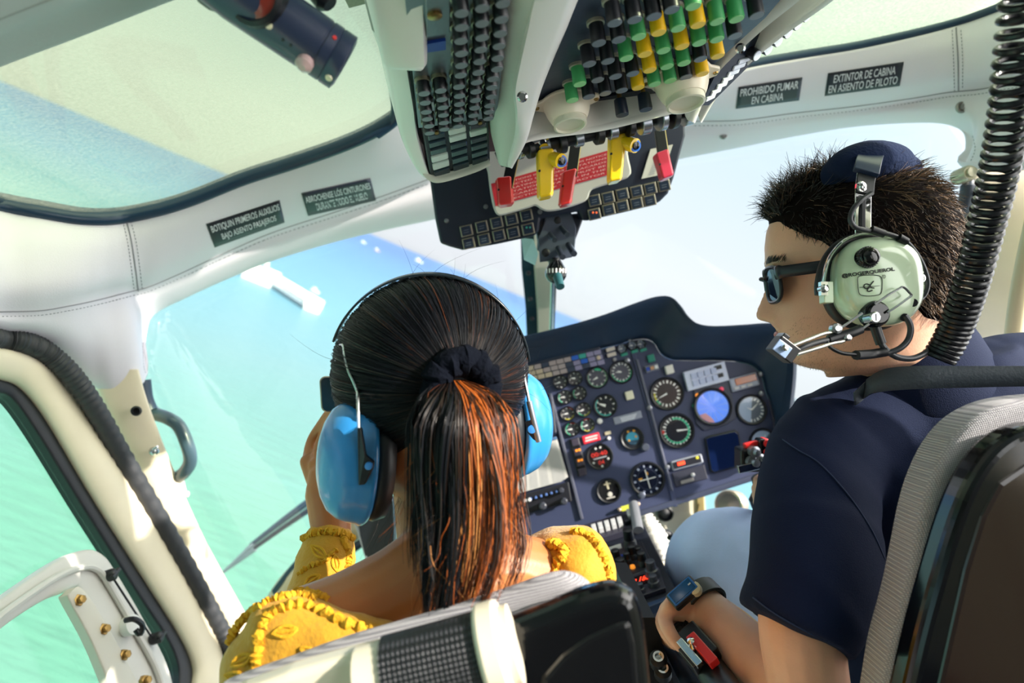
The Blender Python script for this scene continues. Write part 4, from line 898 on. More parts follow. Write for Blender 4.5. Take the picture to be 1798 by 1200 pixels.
def gauge(px, py, r, face_m=DIAL, ticks=12, needles=((200, .8, 2.0),), arcs=(), lab=None, extra=None, hub=True, tick_m=WHITE, tin=.72, lift=0.0):
    k = r * PXM; c = Q(px, py, lift)
    def pt(ang, rad, off): return c + (pu * math.cos(ang) + pv * math.sin(ang)) * (k * rad) + PN * off
    mb = MB(); rs = []
    for rad, off in ((1.16, .0), (1.16, .004), (1.10, .006), (1.0, .005), (.98, .001)): rs.append([pt(2 * PI * j / 36, rad, off) for j in range(36)])
    mb.rings(rs, True, False); g = mk('gauge', mb, BEZEL, ip, smooth=30)
    if lab: g['label'] = lab
    mb = MB(); mb.prism([pt(2 * PI * j / 36, .99, .001) for j in range(36)], -PN * .001); mk('dial', mb, face_m, g, smooth=0)
    mb = MB()
    for i in range(ticks):
        a = 2 * PI * i / ticks; w_ = .05 if i % 2 else .085
        q = [pt(a - w_, tin, .0018), pt(a + w_, tin, .0018), pt(a + w_ * .8, .92, .0018), pt(a - w_ * .8, .92, .0018)]; mb.prism(q, PN * .0003, 0)
    cols_ = [tick_m]
    for (a0, a1, cm, r0, r1) in arcs:
        if cm not in cols_: cols_.append(cm)
        mi = cols_.index(cm); nn = 14; A0 = [math.radians(a0 + (a1 - a0) * i / nn) for i in range(nn + 1)]
        mb.grid([[pt(a, r0, .0022) for a in A0], [pt(a, r1, .0022) for a in A0]], mi)
    if mb.v: mk('markings', mb, cols_, g, smooth=0)
    for (ang, ln, wd) in needles:
        a = math.radians(ang); mb = MB(); wv = wd / r
        q = [pt(a + PI / 2, wv * .5, .003), pt(a - PI / 2, wv * .5, .003), pt(a - wv * .4, ln * .8, .003), pt(a, ln, .003), pt(a + wv * .4, ln * .8, .003)]
        mb.prism(q, PN * .0005); mk('needle', mb, WHITE, g, smooth=0)
    if extra: extra(pt, g, k)
    mb = MB(); mb.prism([pt(2 * PI * j / 36, .98, .0046) for j in range(36)], -PN * .0004); mk('cover_glass', mb, GLS, g, smooth=0)
    return g
G1 = ((100, 290, TEAL, .92, .99),)
YELM = mat('yellow_mark', 'd8cf3a', .5); REDM = mat('red_mark', 'd8362c', .5)
for (px, py, nd, arcs) in ((983.5, 671.8, 185, ()), (1009.8, 665, 165, ()), (991.8, 698, 170, ((140, 230, TEAL, .86, .98),)), (1017.3, 691, 195, ((130, 220, TEAL, .86, .98),)),
                           (997, 726.5, 180, ((230, 330, YELM, .86, .98), (20, 70, REDM, .86, .98))), (1024.8, 719.8, 190, ((190, 260, TEAL, .86, .98), (260, 330, YELM, .86, .98))),
                           (1004.5, 754, 175, ((100, 240, TEAL, .86, .98), (50, 95, REDM, .86, .98))), (1031.5, 746.8, 190, ((130, 220, TEAL, .86, .98), (225, 330, YELM, .86, .98), (60, 110, REDM, .86, .98)))):
    gauge(px, py, 11.3, mat('dial_small', '3a3840', .4), 8, ((nd, .75, 2.6),), arcs)
gauge(1048.8, 663.5, 17, DIALG, 10, ((195, .6, 4),), ((50, 95, TEAL, .75, .98), (150, 400, mat('pale_green', '86c9a8', .5), .93, 1.0)))
gauge(1090.8, 653.8, 18, DIALG, 16, ((170, .6, 3), (150, .45, 3)), ((180, 360, TEAL, .90, 1.0),))
gauge(1063, 713, 18, DIAL, 10, ((150, .7, 5),), ((130, 290, mat('cyan_mark', '3fb9b4', .5), .88, 1.0),))
def adi(pt, g, k):
    mb = MB(); mb.prism([pt(a, .62, .002) for a in [2 * PI * j / 24 for j in range(24)]], PN * .0004); mk('sky_ball', mb, mat('adi_cyan', '3f9fc0', .4), g, smooth=0)
    mb = MB(); mb.prism([pt(3.3, .62, .0026), pt(3.9, .62, .0026), pt(4.6, .62, .0026), pt(5.3, .62, .0026), pt(5.8, .62, .0026)], PN * .0004); mk('ground_half', mb, mat('adi_dark', '1e3d56', .4), g, smooth=0)
    mb = MB()
    for a, b in ((1.9, .75), (1.1, .75), (.2, .4), (3.5, .4)): mb.lathe(pt(a, b, .003), PN, [(k * .12, 0), (k * .12, .0004)], 10)
    mk('amber_marks', mb, mat('amber_mark', 'd99a2c', .5), g, smooth=0)
gauge(1110, 770, 17.5, DIAL, 0, (), (), 'small cyan attitude dial', adi)
mb = MB(); mb.lathe(Q(1132, 786), PN, [(.008, 0), (.008, .010), (.0065, .012)], 18); mk('caging_knob', mb, mat('knob_grey', '565c6c', .35, metal=.4), ip)
def clock(pt, g, k):
    dm = mat('digit_red', 'c8302a', .4, emit='ff3a2a', estr=.25)
    def tx(s, x, y, w_, h_):
        mb = MB(); put_text(mb, s, lambda a, b: Q(1053, 802, .0032) + pu * (k * (x + a)) + pv * (k * (y + b)), w_, h_, bold=.0); mk('digits', mb, dm, g, smooth=0)
    tx('00:40', 0, .22, 1.4, .36); tx('04', 0, -.52, .5, .34)
    mb = MB(); mb.box(Q(1053, 802, .002) + pv * (k * -.12), k * .6, k * .05, .0004, (pu, pv, PN)); mk('label_bar', mb, mat('bar_grey', 'a0a0a8', .5), g, smooth=0)
    for a, b in ((1.8, .75), (1.25, .78), (3.7, .78), (5.8, .75), (4.7, .85)):
        mb = MB(); mb.lathe(pt(a, b, .002), PN, [(k * .10, 0), (k * .09, .003)], 10); mk('button', mb, mat('btn_white', 'd2d2d2', .4), g)
gauge(1053, 802, 20, mat('dial_maroon', '1f1219', .25), 0, (), (), 'red digit clock dial', clock)
def slip(pt, g, k):
    mb = MB(); mb.box(Q(1069, 862, .002) + pv * (k * .5), k * .09, k * .36, .0006, (pu, pv, PN)); mb.box(Q(1069, 862, .002) + pv * (k * .62), k * .32, k * .05, .0006, (pu, pv, PN)); mk('turn_bar', mb, mat('tan_mark', 'd8cdb0', .5), g, smooth=0)
    mb = MB(); mb.lathe(Q(1069, 862, .002) - pv * (k * .35), PN, [(k * .24, 0), (k * .2, .0015)], 14); mb.box(Q(1069, 862, .002) - pv * (k * .66), k * .4, k * .06, .0006, (pu, pv, PN)); mk('slip_ball', mb, mat('ball_white', 'c8c4bd', .4), g, smooth=0)
gauge(1069, 862, 18.5, mat('dial_deep', '0f0f15', .3), 0, (), (), 'turn and slip dial', slip)
def vor(pt, g, k):
    mb = MB(); mb.box(Q(1136.7, 841.7, .003), k * .03, k * .62, .0005, (pu, pv, PN)); mb.box(Q(1136.7, 841.7, .003), k * .55, k * .03, .0005, (pu, pv, PN)); mk('cross_needle', mb, WHITE, g, smooth=0)
    mb = MB(); mb.box(Q(1136.7, 841.7, .002) + pv * k * .35 + pu * k * .05, k * .08, k * .1, .0005, (pu, pv, PN)); mb.box(Q(1136.7, 841.7, .002) - pu * k * .45 + pv * k * .1, k * .12, k * .06, .0005, (pu, pv, PN)); mk('flag', mb, mat('amber_mark', 'd99a2c', .5), g, smooth=0)
gauge(1136.7, 841.7, 26, mat('dial_blue_black', '161c30', .25), 12, (), ((0, 359, mat('ring_blue', '2b3350', .4), .66, .70),), 'navigation dial with white crossed needles', vor, tick_m=mat('tick_pale', 'b9c2dc', .5), tin=.78)
mb = MB(); mb.lathe(Q(1126, 870), PN, [(.007, 0), (.007, .009), (.0055, .010)], 18); mk('course_knob', mb, mat('knob_grey', '565c6c', .35, metal=.4), ip)
REFL = mat('pale_reflect_dial', '3b3f50', .12)
gauge(1170.7, 691.7, 25.5, DIAL, 20, ((195, .7, 3),), ((165, 200, YELM, .8, .9), (200, 225, TEAL, .8, .9)), 'airspeed dial')
gauge(1188, 756.7, 26.5, DIAL, 24, ((-8, .8, 3.5),), ((-60, 95, TEAL, .74, .86), (185, 300, TEAL, .74, .84), (165, 180, REDM, .82, .96)), 'rotor speed dial with green arcs')
def hsi(pt, g, k):
    mb = MB(); mb.prism([pt(a, .97, .002) for a in [2 * PI * j / 36 for j in range(36)]], PN * .0006); mk('sky_ball', mb, mat('adi_blue', '5b86e8', .3, emit='5b86e8', estr=.35), g, smooth=0)
    mb = MB()
    for i in range(12):
        a = 2 * PI * i / 12; mb.prism([pt(a - .02, .25, .0028), pt(a + .02, .25, .0028), pt(a + .02, .9, .0028), pt(a - .02, .9, .0028)], PN * .0002)
    mk('lines', mb, mat('adi_pale', '9fb8f0', .4), g, smooth=0)
    mb = MB(); mb.prism([pt(3.45, .97, .003), pt(3.6, .62, .003), pt(4.0, .6, .003), pt(4.4, .75, .003), pt(4.55, .96, .003), pt(4.2, .98, .003), pt(3.8, .98, .003)], PN * .0003); mk('ground_patch', mb, mat('adi_pink', 'd9a0a8', .4), g, smooth=0)
plate([(1216, 668), (1276, 652), (1292, 735), (1272, 748), (1236, 757), (1222, 745)], .004, .004, mat('adi_mount', '33384c', .4), 'adi_mount')
gauge(1250, 715, 28.5, mat('adi_body', '2d3d70', .3), 0, (), (), 'large lit blue attitude indicator', hsi, lift=.0045)
for (px, py, c_) in ((1224, 695, AMBER), (1219, 713, mat('grn_light', '1f7a62', .4)), (1266, 684, mat('pink_light', 'c94064', .4, emit='ff4060', estr=.2))):
    mb = MB(); mb.lathe(Q(px, py), PN, [(.005, 0), (.0045, .005), (.002, .0065)], 14); mk('light', mb, c_, ip)
gauge(1319, 720, 23, mat('alt_dial', '6a7280', .15), 20, ((30, .7, 3), (140, .4, 3)), ((70, 250, mat('alt_pale', 'aebfdc', .2), .02, .95),), 'altimeter dial')
gauge(1340, 777, 21, mat('alt_dial', '6a7280', .15), 16, ((60, .7, 3),), ((40, 160, mat('alt_pale', 'aebfdc', .2), .3, .95),), 'dial behind the red topped grip')
# small rocker / flat furniture
plate(rpx(1075 + 163, 662, 74, 34), .012, .012, mat('keypad_pale', 'bcc4dc', .3), 'keypad', bev=.001)
for i in range(5):
    for j in range(2):
        cx = 1216 + i * 11.5 + j * 3; cy = 662 - i * 3.1 + j * 12; 
        if i < 4: plate(rpx(cx, cy, 9.5, 9.5), .0145, .003, mat('key_blue', 'a8b2d2', .35), 'key', bev=.0004)
for (px, py) in ((1258, 647), (1261, 661)): plate(rpx(px, py, 13, 7), .014, .004, BLACK, 'key_rocker')
plate(rpx(1305, 672, 50, 24), .010, .010, mat('radio_pale', '9aa0b4', .3), 'radio_face', bev=.003)
plate(rpx(1307, 668, 38, 12), .0115, .002, mat('orange_glass', 'b0643c', .15, coat=.5), 'radio_window')
for i in range(3): plate(rpx(1291 + i * 11.5, 683 - i * 2.8, 8, 4), .013, .003, mat('key_grey', 'c4c4c8', .4), 'radio_key', bev=.0004)
scr = [(1236, 770), (1244, 766), (1290, 755), (1296, 760), (1305, 815), (1300, 819), (1252, 832), (1246, 828)]
plate(scr, .006, .006, BLACK, 'screen_case', bev=.002)
c0 = V((1270, 794)); plate([tuple(c0 + (V(p) - c0) * .93) for p in scr], .0075, .002, mat('screen_glass', '0e1c40', .05, coat=1), 'screen')
plate(rpx(1205, 812, 56, 17), .010, .010, mat('radio_rim', '8f94a0', .35), 'radio_bezel', bev=.003)
plate(rpx(1205, 812, 50, 12), .0115, .002, mat('radio_black', '23242c', .3), 'radio_plate')
plate(rpx(1194, 814, 13, 6), .0125, .001, mat('red_digits', 'ff4a2a', .4), 'radio_digits'); plate(rpx(1222, 804, 5, 5), .0125, .001, mat('yellow_mark', 'd8cf3a', .5), 'radio_lamp')
plate(rpx(1211, 836, 58, 26), .003, .003, mat('under_radio', '2b2d3c', .45), 'blank_plate'); plate(rpx(1206, 845, 24, 6), .005, .002, mat('tag_grey', '7d7a78', .5), 'name_tag')
mb = MB(); mb.lathe(Q(1215, 834), PN, [(.004, 0), (.0025, .006), (.004, .011), (.002, .014)], 12); mk('toggle', mb, mat('toggle_white', 'd8d8da', .3), ip)
plate(rpx(1174.5, 650, 14, 15), .010, .010, mat('keyswitch_white', 'd5d3cc', .35), 'square_button', bev=.0015)
plate(rpx(1144, 647, 24, 12), .004, .004, mat('switch_rim', '6c7080', .4), 'switch_frame'); 
for i, c_ in enumerate((BLUEDARK, mat('tan_key', 'b98e6c', .4), mat('key_pale', 'cfcfd0', .4))): plate(rpx(1137 + i * 7.2, 649 - i * 1.9, 6, 6), .007, .004, c_, 'switch_key', bev=.0004)
plate(rpx(1143, 630, 12, 13), .006, .006, mat('teal_lens', '2b7f70', .3), 'teal_light', bev=.001)
plate(rpx(1105, 695, 14, 15), .006, .006, mat('cream_button', 'd8d4c0', .4), 'cream_button', bev=.0015)
plate(rpx(1102, 734, 50, 13), .002, .002, mat('silver_plate', '8a8fa2', .35), 'data_plate'); 
for i in range(3): plate(rpx(1103, 731.5 + i * 3, 30 - i * 3, 1.6), .003, .001, mat('plate_print', 'd5d8e4', .5), 'data_line', bev=0)
plate(rpx(1038, 770, 30, 14), .005, .005, mat('red_legend', 'd62536', .4, emit='e02838', estr=.25), 'warning_plate', bev=.001); 
for i in range(2): plate(rpx(1038, 767.5 + i * 5, 22, 2.6), .006, .001, mat('legend_pink', 'f3d2d2', .5), 'warning_line', bev=0)
mb = MB(); mb.lathe(Q(1053, 740), PN, [(.006, 0), (.005, .004), (.002, .005)], 12); mk('flag_knob', mb, mat('key_pale', 'cfcfd0', .4), ip)
plate(rpx(1067, 761, 11, 6), .003, .003, mat('tag_cream', 'c8bda4', .5), 'switch_tag'); mb = MB(); mb.lathe(Q(1069, 770), PN, [(.004, 0), (.0025, .006), (.0035, .010)], 12); mk('toggle', mb, mat('toggle_white', 'd8d8da', .3), ip)
plate([(999, 772), (1016, 768), (1031, 832), (1015, 837)], .003, .003, BLACK, 'key_column')
for i in range(4):
    plate(rpx(1010 + i * 4, 777 + i * 17.5, 13, 13), .007, .004, mat('dark_key', '3a3544', .4), 'column_key', bev=.001)
    if i in (1, 2):
        for s in (-3, 2): plate(rpx(1011 + i * 4 + s, 773.5 + i * 17.5 - s * .25, 4, 4), .008, .001, AMBER, 'amber_segment', bev=0)
# annunciator strip
plate([(905, 638), (1052, 610), (1060, 640), (905, 676)], .012, .012, mat('strip_case', '2a3144', .35), 'strip_case', bev=.002)
pal = {'p': 'a79a9c', 'v': '8b86a8', 'd': '3b4459', 'b': '2b62c4', 't': '3c9f94', 'c': 'c0b09c'}
grid_ = ['ccpdpppbtvv', 'cccpppdvbvv', 'dcccppdvdvv']
for j in range(3):
    for i in range(11):
        cx = 918 + i * 13 + j * 3.2; cy = 651.5 - i * 3.05 + j * 8.6
        plate(rpx(cx, cy, 12, 7.6, -.23), .0135, .0015, mat('annun_' + grid_[j][i], pal[grid_[j][i]], .35), 'annunciator_cell', bev=.0004)
mb = MB(); mb.lathe(Q(1050, 630, .012), PN, [(.005, 0), (.004, .003), (.001, .004)], 12); mk('dimmer_knob', mb, mat('dimmer', 'c9b6a4', .4), ip)
# small upper cluster
for i, (px, py) in enumerate(((1071.5, 614), (1073.5, 623.5))): plate(rpx(px, py, 16, 6.5), .006, .006, mat('legend_cream', 'c9c0b8', .5), 'legend_plate')
for (px, py) in ((1092, 613), (1110, 607.5), (1125.5, 605)):
    gauge(px, py, 7.5, mat('mini_dial', '5d6880', .4), 6, ((170, .7, 2),), ())
    plate(rpx(px + 4, py + 10, 12, 5), .003, .003, mat('teal_tag', '2c8a7a', .5), 'teal_tag')
for (px, py) in ((1079, 632), (1105, 597)):
    mb = MB(); mb.lathe(Q(px, py), PN, [(.004, 0), (.004, .005), (.003, .006)], 12); mk('selector_knob', mb, mat('knob_pale', '8f8f98', .35), ip)
for (px, py) in ((1140, 717), (1171, 821), (1101, 634), (1334, 658), (1335, 692)):
    mb = MB(); mb.lathe(Q(px, py, .004), PN, [(.0055, 0), (.0048, .003), (.003, .0038)], 14); mk('fastener', mb, mat('fastener_steel', '9396a0', .3, metal=.7), ip)
plate(rpx(1102, 891, 25, 9), .008, .005, mat('yellow_tag', 'cfd24a', .5), 'yellow_tag'); 
for (px, py) in ((1087, 895), (1120, 885)):
    mb = MB(); mb.lathe(Q(px, py, .005), PN, [(.004, 0), (.0035, .006), (.001, .008)], 12); mk('tag_screw', mb, mat('screw_tan', 'b9a08c', .35), ip)
# left bay: keypad unit, paper chart, radio
plate([(915, 715), (952, 703), (972, 706), (978, 762), (966, 770), (915, 782)], .016, .016, mat('gps_case', '1f2436', .35), 'gps_unit', bev=.004)
for (px, py) in ((953, 715), (946, 722), (955, 723), (944, 736), (951, 740), (959, 739), (955, 731), (955, 746), (952, 752), (963, 751), (958, 759)):
    plate(rpx(px, py, 4.5, 2.4), .0185, .003, mat('gps_mark', 'b9bfc6', .4), 'gps_key', bev=.0003)
plate([(905, 793), (978, 772), (997, 838), (985, 846), (905, 868)], .010, .004, PAPER, 'check_sheet')
CHLINE = mat('chart_line', '8e9096', .7)
mb = MB()
for i in range(22):
    a0, a1 = V((908, 797 + i * 3.1)), V((979 + i * .82, 777 + i * 3.0)); 
    for s0, s1 in ((.04, .2), (.26, .42), (.48, .64), (.72, .96)):
        p, q = a0.lerp(a1, s0), a0.lerp(a1, s1); mb.prism([Q(p.x, p.y, .0104), Q(q.x, q.y, .0104), Q(q.x, q.y + 1.1, .0104), Q(p.x, p.y + 1.1, .0104)], PN * .0002)
mk('sheet_print', mb, CHLINE, ip, smooth=0)
plate([(905, 787), (976, 767), (978, 772), (905, 792)], .012, .005, mat('sheet_band', '4f6f98', .4), 'sheet_clip')
plate([(905, 872), (998, 846), (1004, 880), (905, 908)], .012, .012, mat('audio_case', '191b24', .4), 'audio_panel', bev=.002)
for i in range(6):
    px, py = 932 + i * 9, 876 - i * 2.6
    mb = MB(); mb.lathe(Q(px, py, .012), PN, [(.003, 0), (.0025, .010), (.0015, .012)], 10); mk('toggle', mb, mat('toggle_blue', '5a78b8', .35), ip)
for (px, py, r) in ((953, 888, .008), (990, 880, .0075), (985, 861, .006), (922, 879, .004), (930, 877, .004)):
    mb = MB(); mb.lathe(Q(px, py, .012), PN, [(r, 0), (r * .9, .012), (r * .6, .014)], 16); mk('audio_knob', mb, mat('audio_knob', '3a3d48', .3) if r > .005 else mat('toggle_white', 'd8d8da', .3), ip)

# ================================================================ nose below the panel, pedestal, pedals
nose = slab('trim_12', [(1150, 1236, 862, 1.62), (1140, 1240, 900, 1.62), (1120, 1236, 950, 1.6), (1115, 1215, 1010, 1.55)], mat('nose_cream', 'efe6cf', .4), th=.03); nose['kind'] = 'structure'; nose['label'] = 'cream lower nose wall beneath the panel'
bar_ = slab('trim_13', [(1222, 1236, 845, 1.58), (1223, 1238, 905, 1.58), (1222, 1238, 960, 1.57)], mat('nose_edge', 'a08f5e', .4), th=.03, bevel=.003); bar_['kind'] = 'structure'; bar_['label'] = 'tan edge of the lower nose window'
vt = thing('air_vent', P(1168, 902, 1.58), 'round black air vent on the cream wall below the panel', 'vent')
mb = MB(); mb.lathe(P(1168, 902, 1.59), -W, [(.019, -.02), (.019, .003), (.015, .005), (.014, -.004)], 24); mk('vent_ring', mb, BLACK, vt)
mb = MB(); mb.lathe(P(1168, 902, 1.585), -W, [(.013, -.004), (.004, .003)], 16); mk('vent_cone', mb, RUBGREY, vt)
pc = thing('crumpled_cloth', P(1145, 960, 1.35), 'white crumpled cloth tucked beside the black pedestal', 'cloth')
mb = MB(); mb.tube(cv([P(1133, 905, 1.33), P(1142, 930, 1.32), P(1155, 955, 1.30), P(1165, 985, 1.29)], 30), [.012 + .010 * math.sin(i / 29 * PI) + .003 * math.sin(i * 2.3) for i in range(30)], 12); mk('folded_cloth', mb, mat('white_cloth', 'e9e6dc', .8, bump=1, bscale=60), pc, smooth=180)
hk = thing('yaw_pedal', P(1168, 955, 1.42), 'black pedal loop beside the cream nose wall', 'pedal')
mb = MB(); mb.tube(cv([P(1150, 950, 1.40), P(1160, 938, 1.41), P(1175, 940, 1.42), P(1183, 960, 1.40), P(1175, 985, 1.38)], 24), .009, 10); mk('loop', mb, BLACK, hk)
for i, (lab, dx, dy) in enumerate((('polished steel pedal plate seen beyond the thigh, upper', -8, -6), ('dark pedal arm under the polished pedal plate', 62, 38))):
    t = thing('pedal', P(1290 + dx, 890 + dy, 1.5), lab, 'pedal')
    c = P(1287 + dx, 893 + dy, 1.5); mb = MB(); a_ = (V((-.5, -.8, .3))).normalized()
    mb.lathe(c, a_, [(.030, -.05), (.033, -.005), (.030, 0), (.024, -.004), (.012, -.002)], 24); mk('pedal_plate', mb, mat('pedal_steel', 'b9a894', .3, metal=.7) if i == 0 else mat('pedal_dark', '5c5f66', .35, metal=.4), t)
    mb = MB(); mb.tube([c + a_ * -.05, P(1330 + dx, 960 + dy, 1.52)], .012, 10); mk('pedal_arm', mb, BLACK, t)
chin = pane('window_6', [[P(1236, 845, 1.6), P(1300, 835, 1.65), P(1380, 815, 1.65)], [P(1238, 910, 1.6), P(1310, 905, 1.66), P(1390, 890, 1.66)], [P(1238, 985, 1.55), P(1310, 985, 1.6), P(1390, 985, 1.6)]], 'lower nose window below the panel')
PDN = plane3(P(1040, 930, 1.30), P(1125, 912, 1.30), P(1185, 1045, 1.06))
def D_(px, py, off=0): return on(PDN, px, py, off)
pd = thing('centre_pedestal', D_(1120, 990), 'black radio pedestal between the seats with knobs and red digits', 'pedestal')
mb = MB(); mb.prism([D_(985, 945), D_(1127, 913), D_(1192, 1044), D_(1180, 1052), D_(1060, 1090), D_(1000, 1090)], V((0, 0, -.35))); mk('pedestal_body', mb, mat('pedestal_black', '171b28', .4), pd, smooth=0, bevel=.003)
def dplate(pts, off, th, m_, name, bev=.001):
    mb = MB(); mb.prism([D_(a, b, off) for a, b in pts], -PDN[1] * th); return mk(name, mb, m_, pd, smooth=0, bevel=bev)
dplate([(1015, 935), (1112, 905), (1122, 935), (1030, 964)], .012, .012, mat('radio_grey', '2c2c3a', .4), 'radio_head')
for i in range(6):
    dplate(rpx(1046 + i * 11.3, 944 - i * 3.2, 8, 11), .022, .012, mat('key_grey', 'c4c4c8', .4) if i != 5 else BLACK, 'push_key', .0008)
dplate(rpx(1107, 921, 5, 12), .026, .016, mat('key_grey', 'c4c4c8', .4), 'push_key', .0008)
mb = MB(); mb.tube([D_(1112, 928, .012), D_(1117, 912, .03), D_(1122, 940, .01)], .010, 12); mk('corner_grip', mb, mat('grip_silver', '8f929a', .3, metal=.5), pd)
dplate([(1062, 966), (1090, 957), (1094, 970), (1066, 980)], .003, .003, PAPER, 'card')
dplate([(1040, 985), (1128, 956), (1150, 1002), (1050, 1040)], .006, .006, mat('radio_black', '23242c', .3), 'radio_plate')
for (px, py, r, h) in ((1108, 965, .011, .035), (1112, 985, .009, .025), (1123, 983, .008, .02), (1084, 990, .009, .022), (1130, 997, .009, .025), (1093, 1006, .009, .022), (1075, 1015, .009, .02), (1060, 992, .008, .02), (1103, 993, .007, .02)):
    mb = MB(); mb.lathe(D_(px, py, .004), PDN[1], [(r * 1.15, 0), (r, h * .4), (r * .85, h * .45), (r * .8, h), (r * .5, h * 1.05)], 16); mk('radio_knob', mb, BLACK, pd)
for (px, py, c_) in ((1112, 1003, AMBER), (1093, 985, BLUEDARK), (1104, 984, BLUEDARK), (1072, 988, mat('knob_ring', '8d8a88', .4))):
    mb = MB(); mb.lathe(D_(px, py, .004), PDN[1], [(.005, 0), (.004, .006)], 12); mk('indicator', mb, c_, pd)
dplate([(1098, 1022), (1158, 1004), (1170, 1040), (1112, 1060)], .008, .008, mat('radio_grey', '2c2c3a', .4), 'nav_radio')
dplate([(1110, 1024), (1145, 1013), (1150, 1028), (1115, 1040)], .0095, .002, mat('display_black', '1a0a0c', .2), 'display', 0)
mb = MB(); put_text(mb, '188', lambda x, y: D_(1134 + x + y * .26, 1025 - x * .28 - y, .0105), 18, 9, bold=.03); put_text(mb, '1', lambda x, y: D_(1117 + x + y * .26, 1031 - y, .0105), 4, 7, bold=.03); mk('digits', mb, mat('red_digits', 'ff4a2a', .4), pd, smooth=0)
for (px, py, r, h) in ((1147, 1020, .011, .03), (1150, 1036, .009, .02), (1127, 1046, .007, .016)):
    mb = MB(); mb.lathe(D_(px, py, .006), PDN[1], [(r * 1.15, 0), (r, h * .5), (r * .75, h * .55), (r * .7, h), (r * .3, h * 1.03)], 16); mk('radio_knob', mb, mat('audio_knob', '3a3d48', .3), pd)
dplate([(1130, 1066), (1184, 1046), (1190, 1050), (1136, 1072)], .004, .02, mat('pedestal_edge', '23385a', .3), 'front_edge')

# ================================================================ post mounted plate and compass
CQ = (P(980, 410, 1.13), V((0, -1, -.12)).normalized())
cm = thing('compass_mount', on(CQ, 978, 460), 'dark steel plate with pins under the caution panel', 'mount')
mb = MB(); mb.prism([on(CQ, *q) for q in ((962, 374), (1000, 364), (1012, 402), (1009, 432), (1005, 452), (985, 456), (948, 461), (945, 420))], -CQ[1] * .006); mk('plate', mb, mat('mount_steel', '4c5566', .35, metal=.4), cm, smooth=0, bevel=.001)
mb = MB(); mb.prism([on(CQ, *q, -.008) for q in ((938, 382), (1030, 372), (1012, 420), (1010, 440), (990, 452), (944, 440), (945, 425))], -CQ[1] * .02); mk('funnel', mb, NAVYBLK, cm, smooth=0, bevel=.003)
for (x0, y0, x1, y1, r) in ((985, 400, 996, 412, .0042), (966, 412, 974, 422, .0042), (980, 436, 988, 452, .0048), (998, 430, 1008, 446, .0052)):
    mb = MB(); mb.tube([P(x0, y0, 1.125), P(x1, y1, 1.09)], r, 12); mk('pin', mb, mat('pin_steel', '39414e', .3, metal=.5), cm)
for (px, py, r) in ((979, 387, .006), (958, 444, .007)):
    mb = MB(); mb.lathe(on(CQ, px, py, 0), CQ[1], [(r, 0), (r * .8, .0015), (r * .2, .002)], 14); mk('bolt', mb, BLACK, cm)
# pale teal cover beside the plate
mb = MB(); mb.prism([P(916, 418, 1.2), P(936, 420, 1.18), P(945, 446, 1.16), P(940, 465, 1.16), P(920, 455, 1.2)], V((0, .01, 0))); mk('side_cover', mb, mat('pale_teal', '9fc3c6', .4), cm, smooth=0)
kp = thing('magnetic_compass', P(976, 478, 1.13), 'small black compass hanging on the centre post', 'compass')
mb = MB(); mb.lathe(P(976, 466, 1.13), -U, [(.006, -.012), (.012, -.002), (.0165, .006), (.018, .013), (.0175, .019), (.013, .026), (.005, .03)], 28); mk('bowl', mb, BLACKGL, kp)
mb = MB()
for i in range(7):
    a = -1.0 + i * .33; c = P(976, 477, 1.13) + (R * math.sin(a) - W * math.cos(a)) * .0183; mb.box(c, .0012, .0006, .0035, (R * math.cos(a) + W * math.sin(a), W, U))
mk('card_marks', mb, WHITE, kp, smooth=0)
mb = MB(); mb.tube([P(978, 482, 1.12), P(984, 504, 1.10)], [.008, .007], 14); mk('light_stub', mb, mat('stub_teal', '24555c', .4), kp)
mb = MB(); mb.tube([P(972, 455, 1.13), P(976, 468, 1.13)], .010, 12); mk('neck', mb, BLACK, kp)
# ================================================================ people: shared builders
HK = .79 / FPX
def frame(f, u):
    f = f.normalized(); u = (u - f * u.dot(f)).normalized(); return f, u, u.cross(f)
def fu(px, py):
    c, s = math.cos(math.radians(8)), math.sin(math.radians(8)); dx, dy = (1515 - px) * HK, (480 - py) * HK
    return (s * dx + c * dy, c * dx - s * dy)          # (height, forward)
FRONT = sorted(fu(*q) for q in ((1470, 312), (1425, 326), (1390, 345), (1364, 372), (1353, 400), (1350, 430), (1352, 458), (1364, 482), (1368, 505), (1370, 530), (1371, 553), (1374, 575), (1378, 590), (1385, 598), (1382, 608), (1391, 619), (1394, 632), (1403, 643), (1425, 650), (1455, 655)))
BACK = sorted(fu(*q) for q in ((1560, 308), (1590, 318), (1620, 336), (1645, 365), (1660, 400), (1664, 450), (1660, 500), (1645, 550), (1628, 590), (1615, 640), (1600, 700)))
WID = [(-.118, .012), (-.108, .036), (-.095, .046), (-.075, .056), (-.05, .063), (-.02, .070), (.02, .0755), (.05, .077), (.075, .073), (.095, .058), (.108, .038), (.116, .015)]
NOSE = sorted((fu(1364, y)[0], v * HK) for y, v in ((470, 0), (484, 6), (500, 15), (520, 25), (540, 34), (553, 38), (561, 30), (567, 12), (573, 2), (580, 0)))
LIPS = sorted((fu(1375, y)[0], v * HK) for y, v in ((578, 0), (586, 4), (592, 7), (597, 2), (602, 5), (609, 7), (616, 0)))
def ip_(t, x): return float(np.interp(x, [a for a, b in t], [b for a, b in t]))
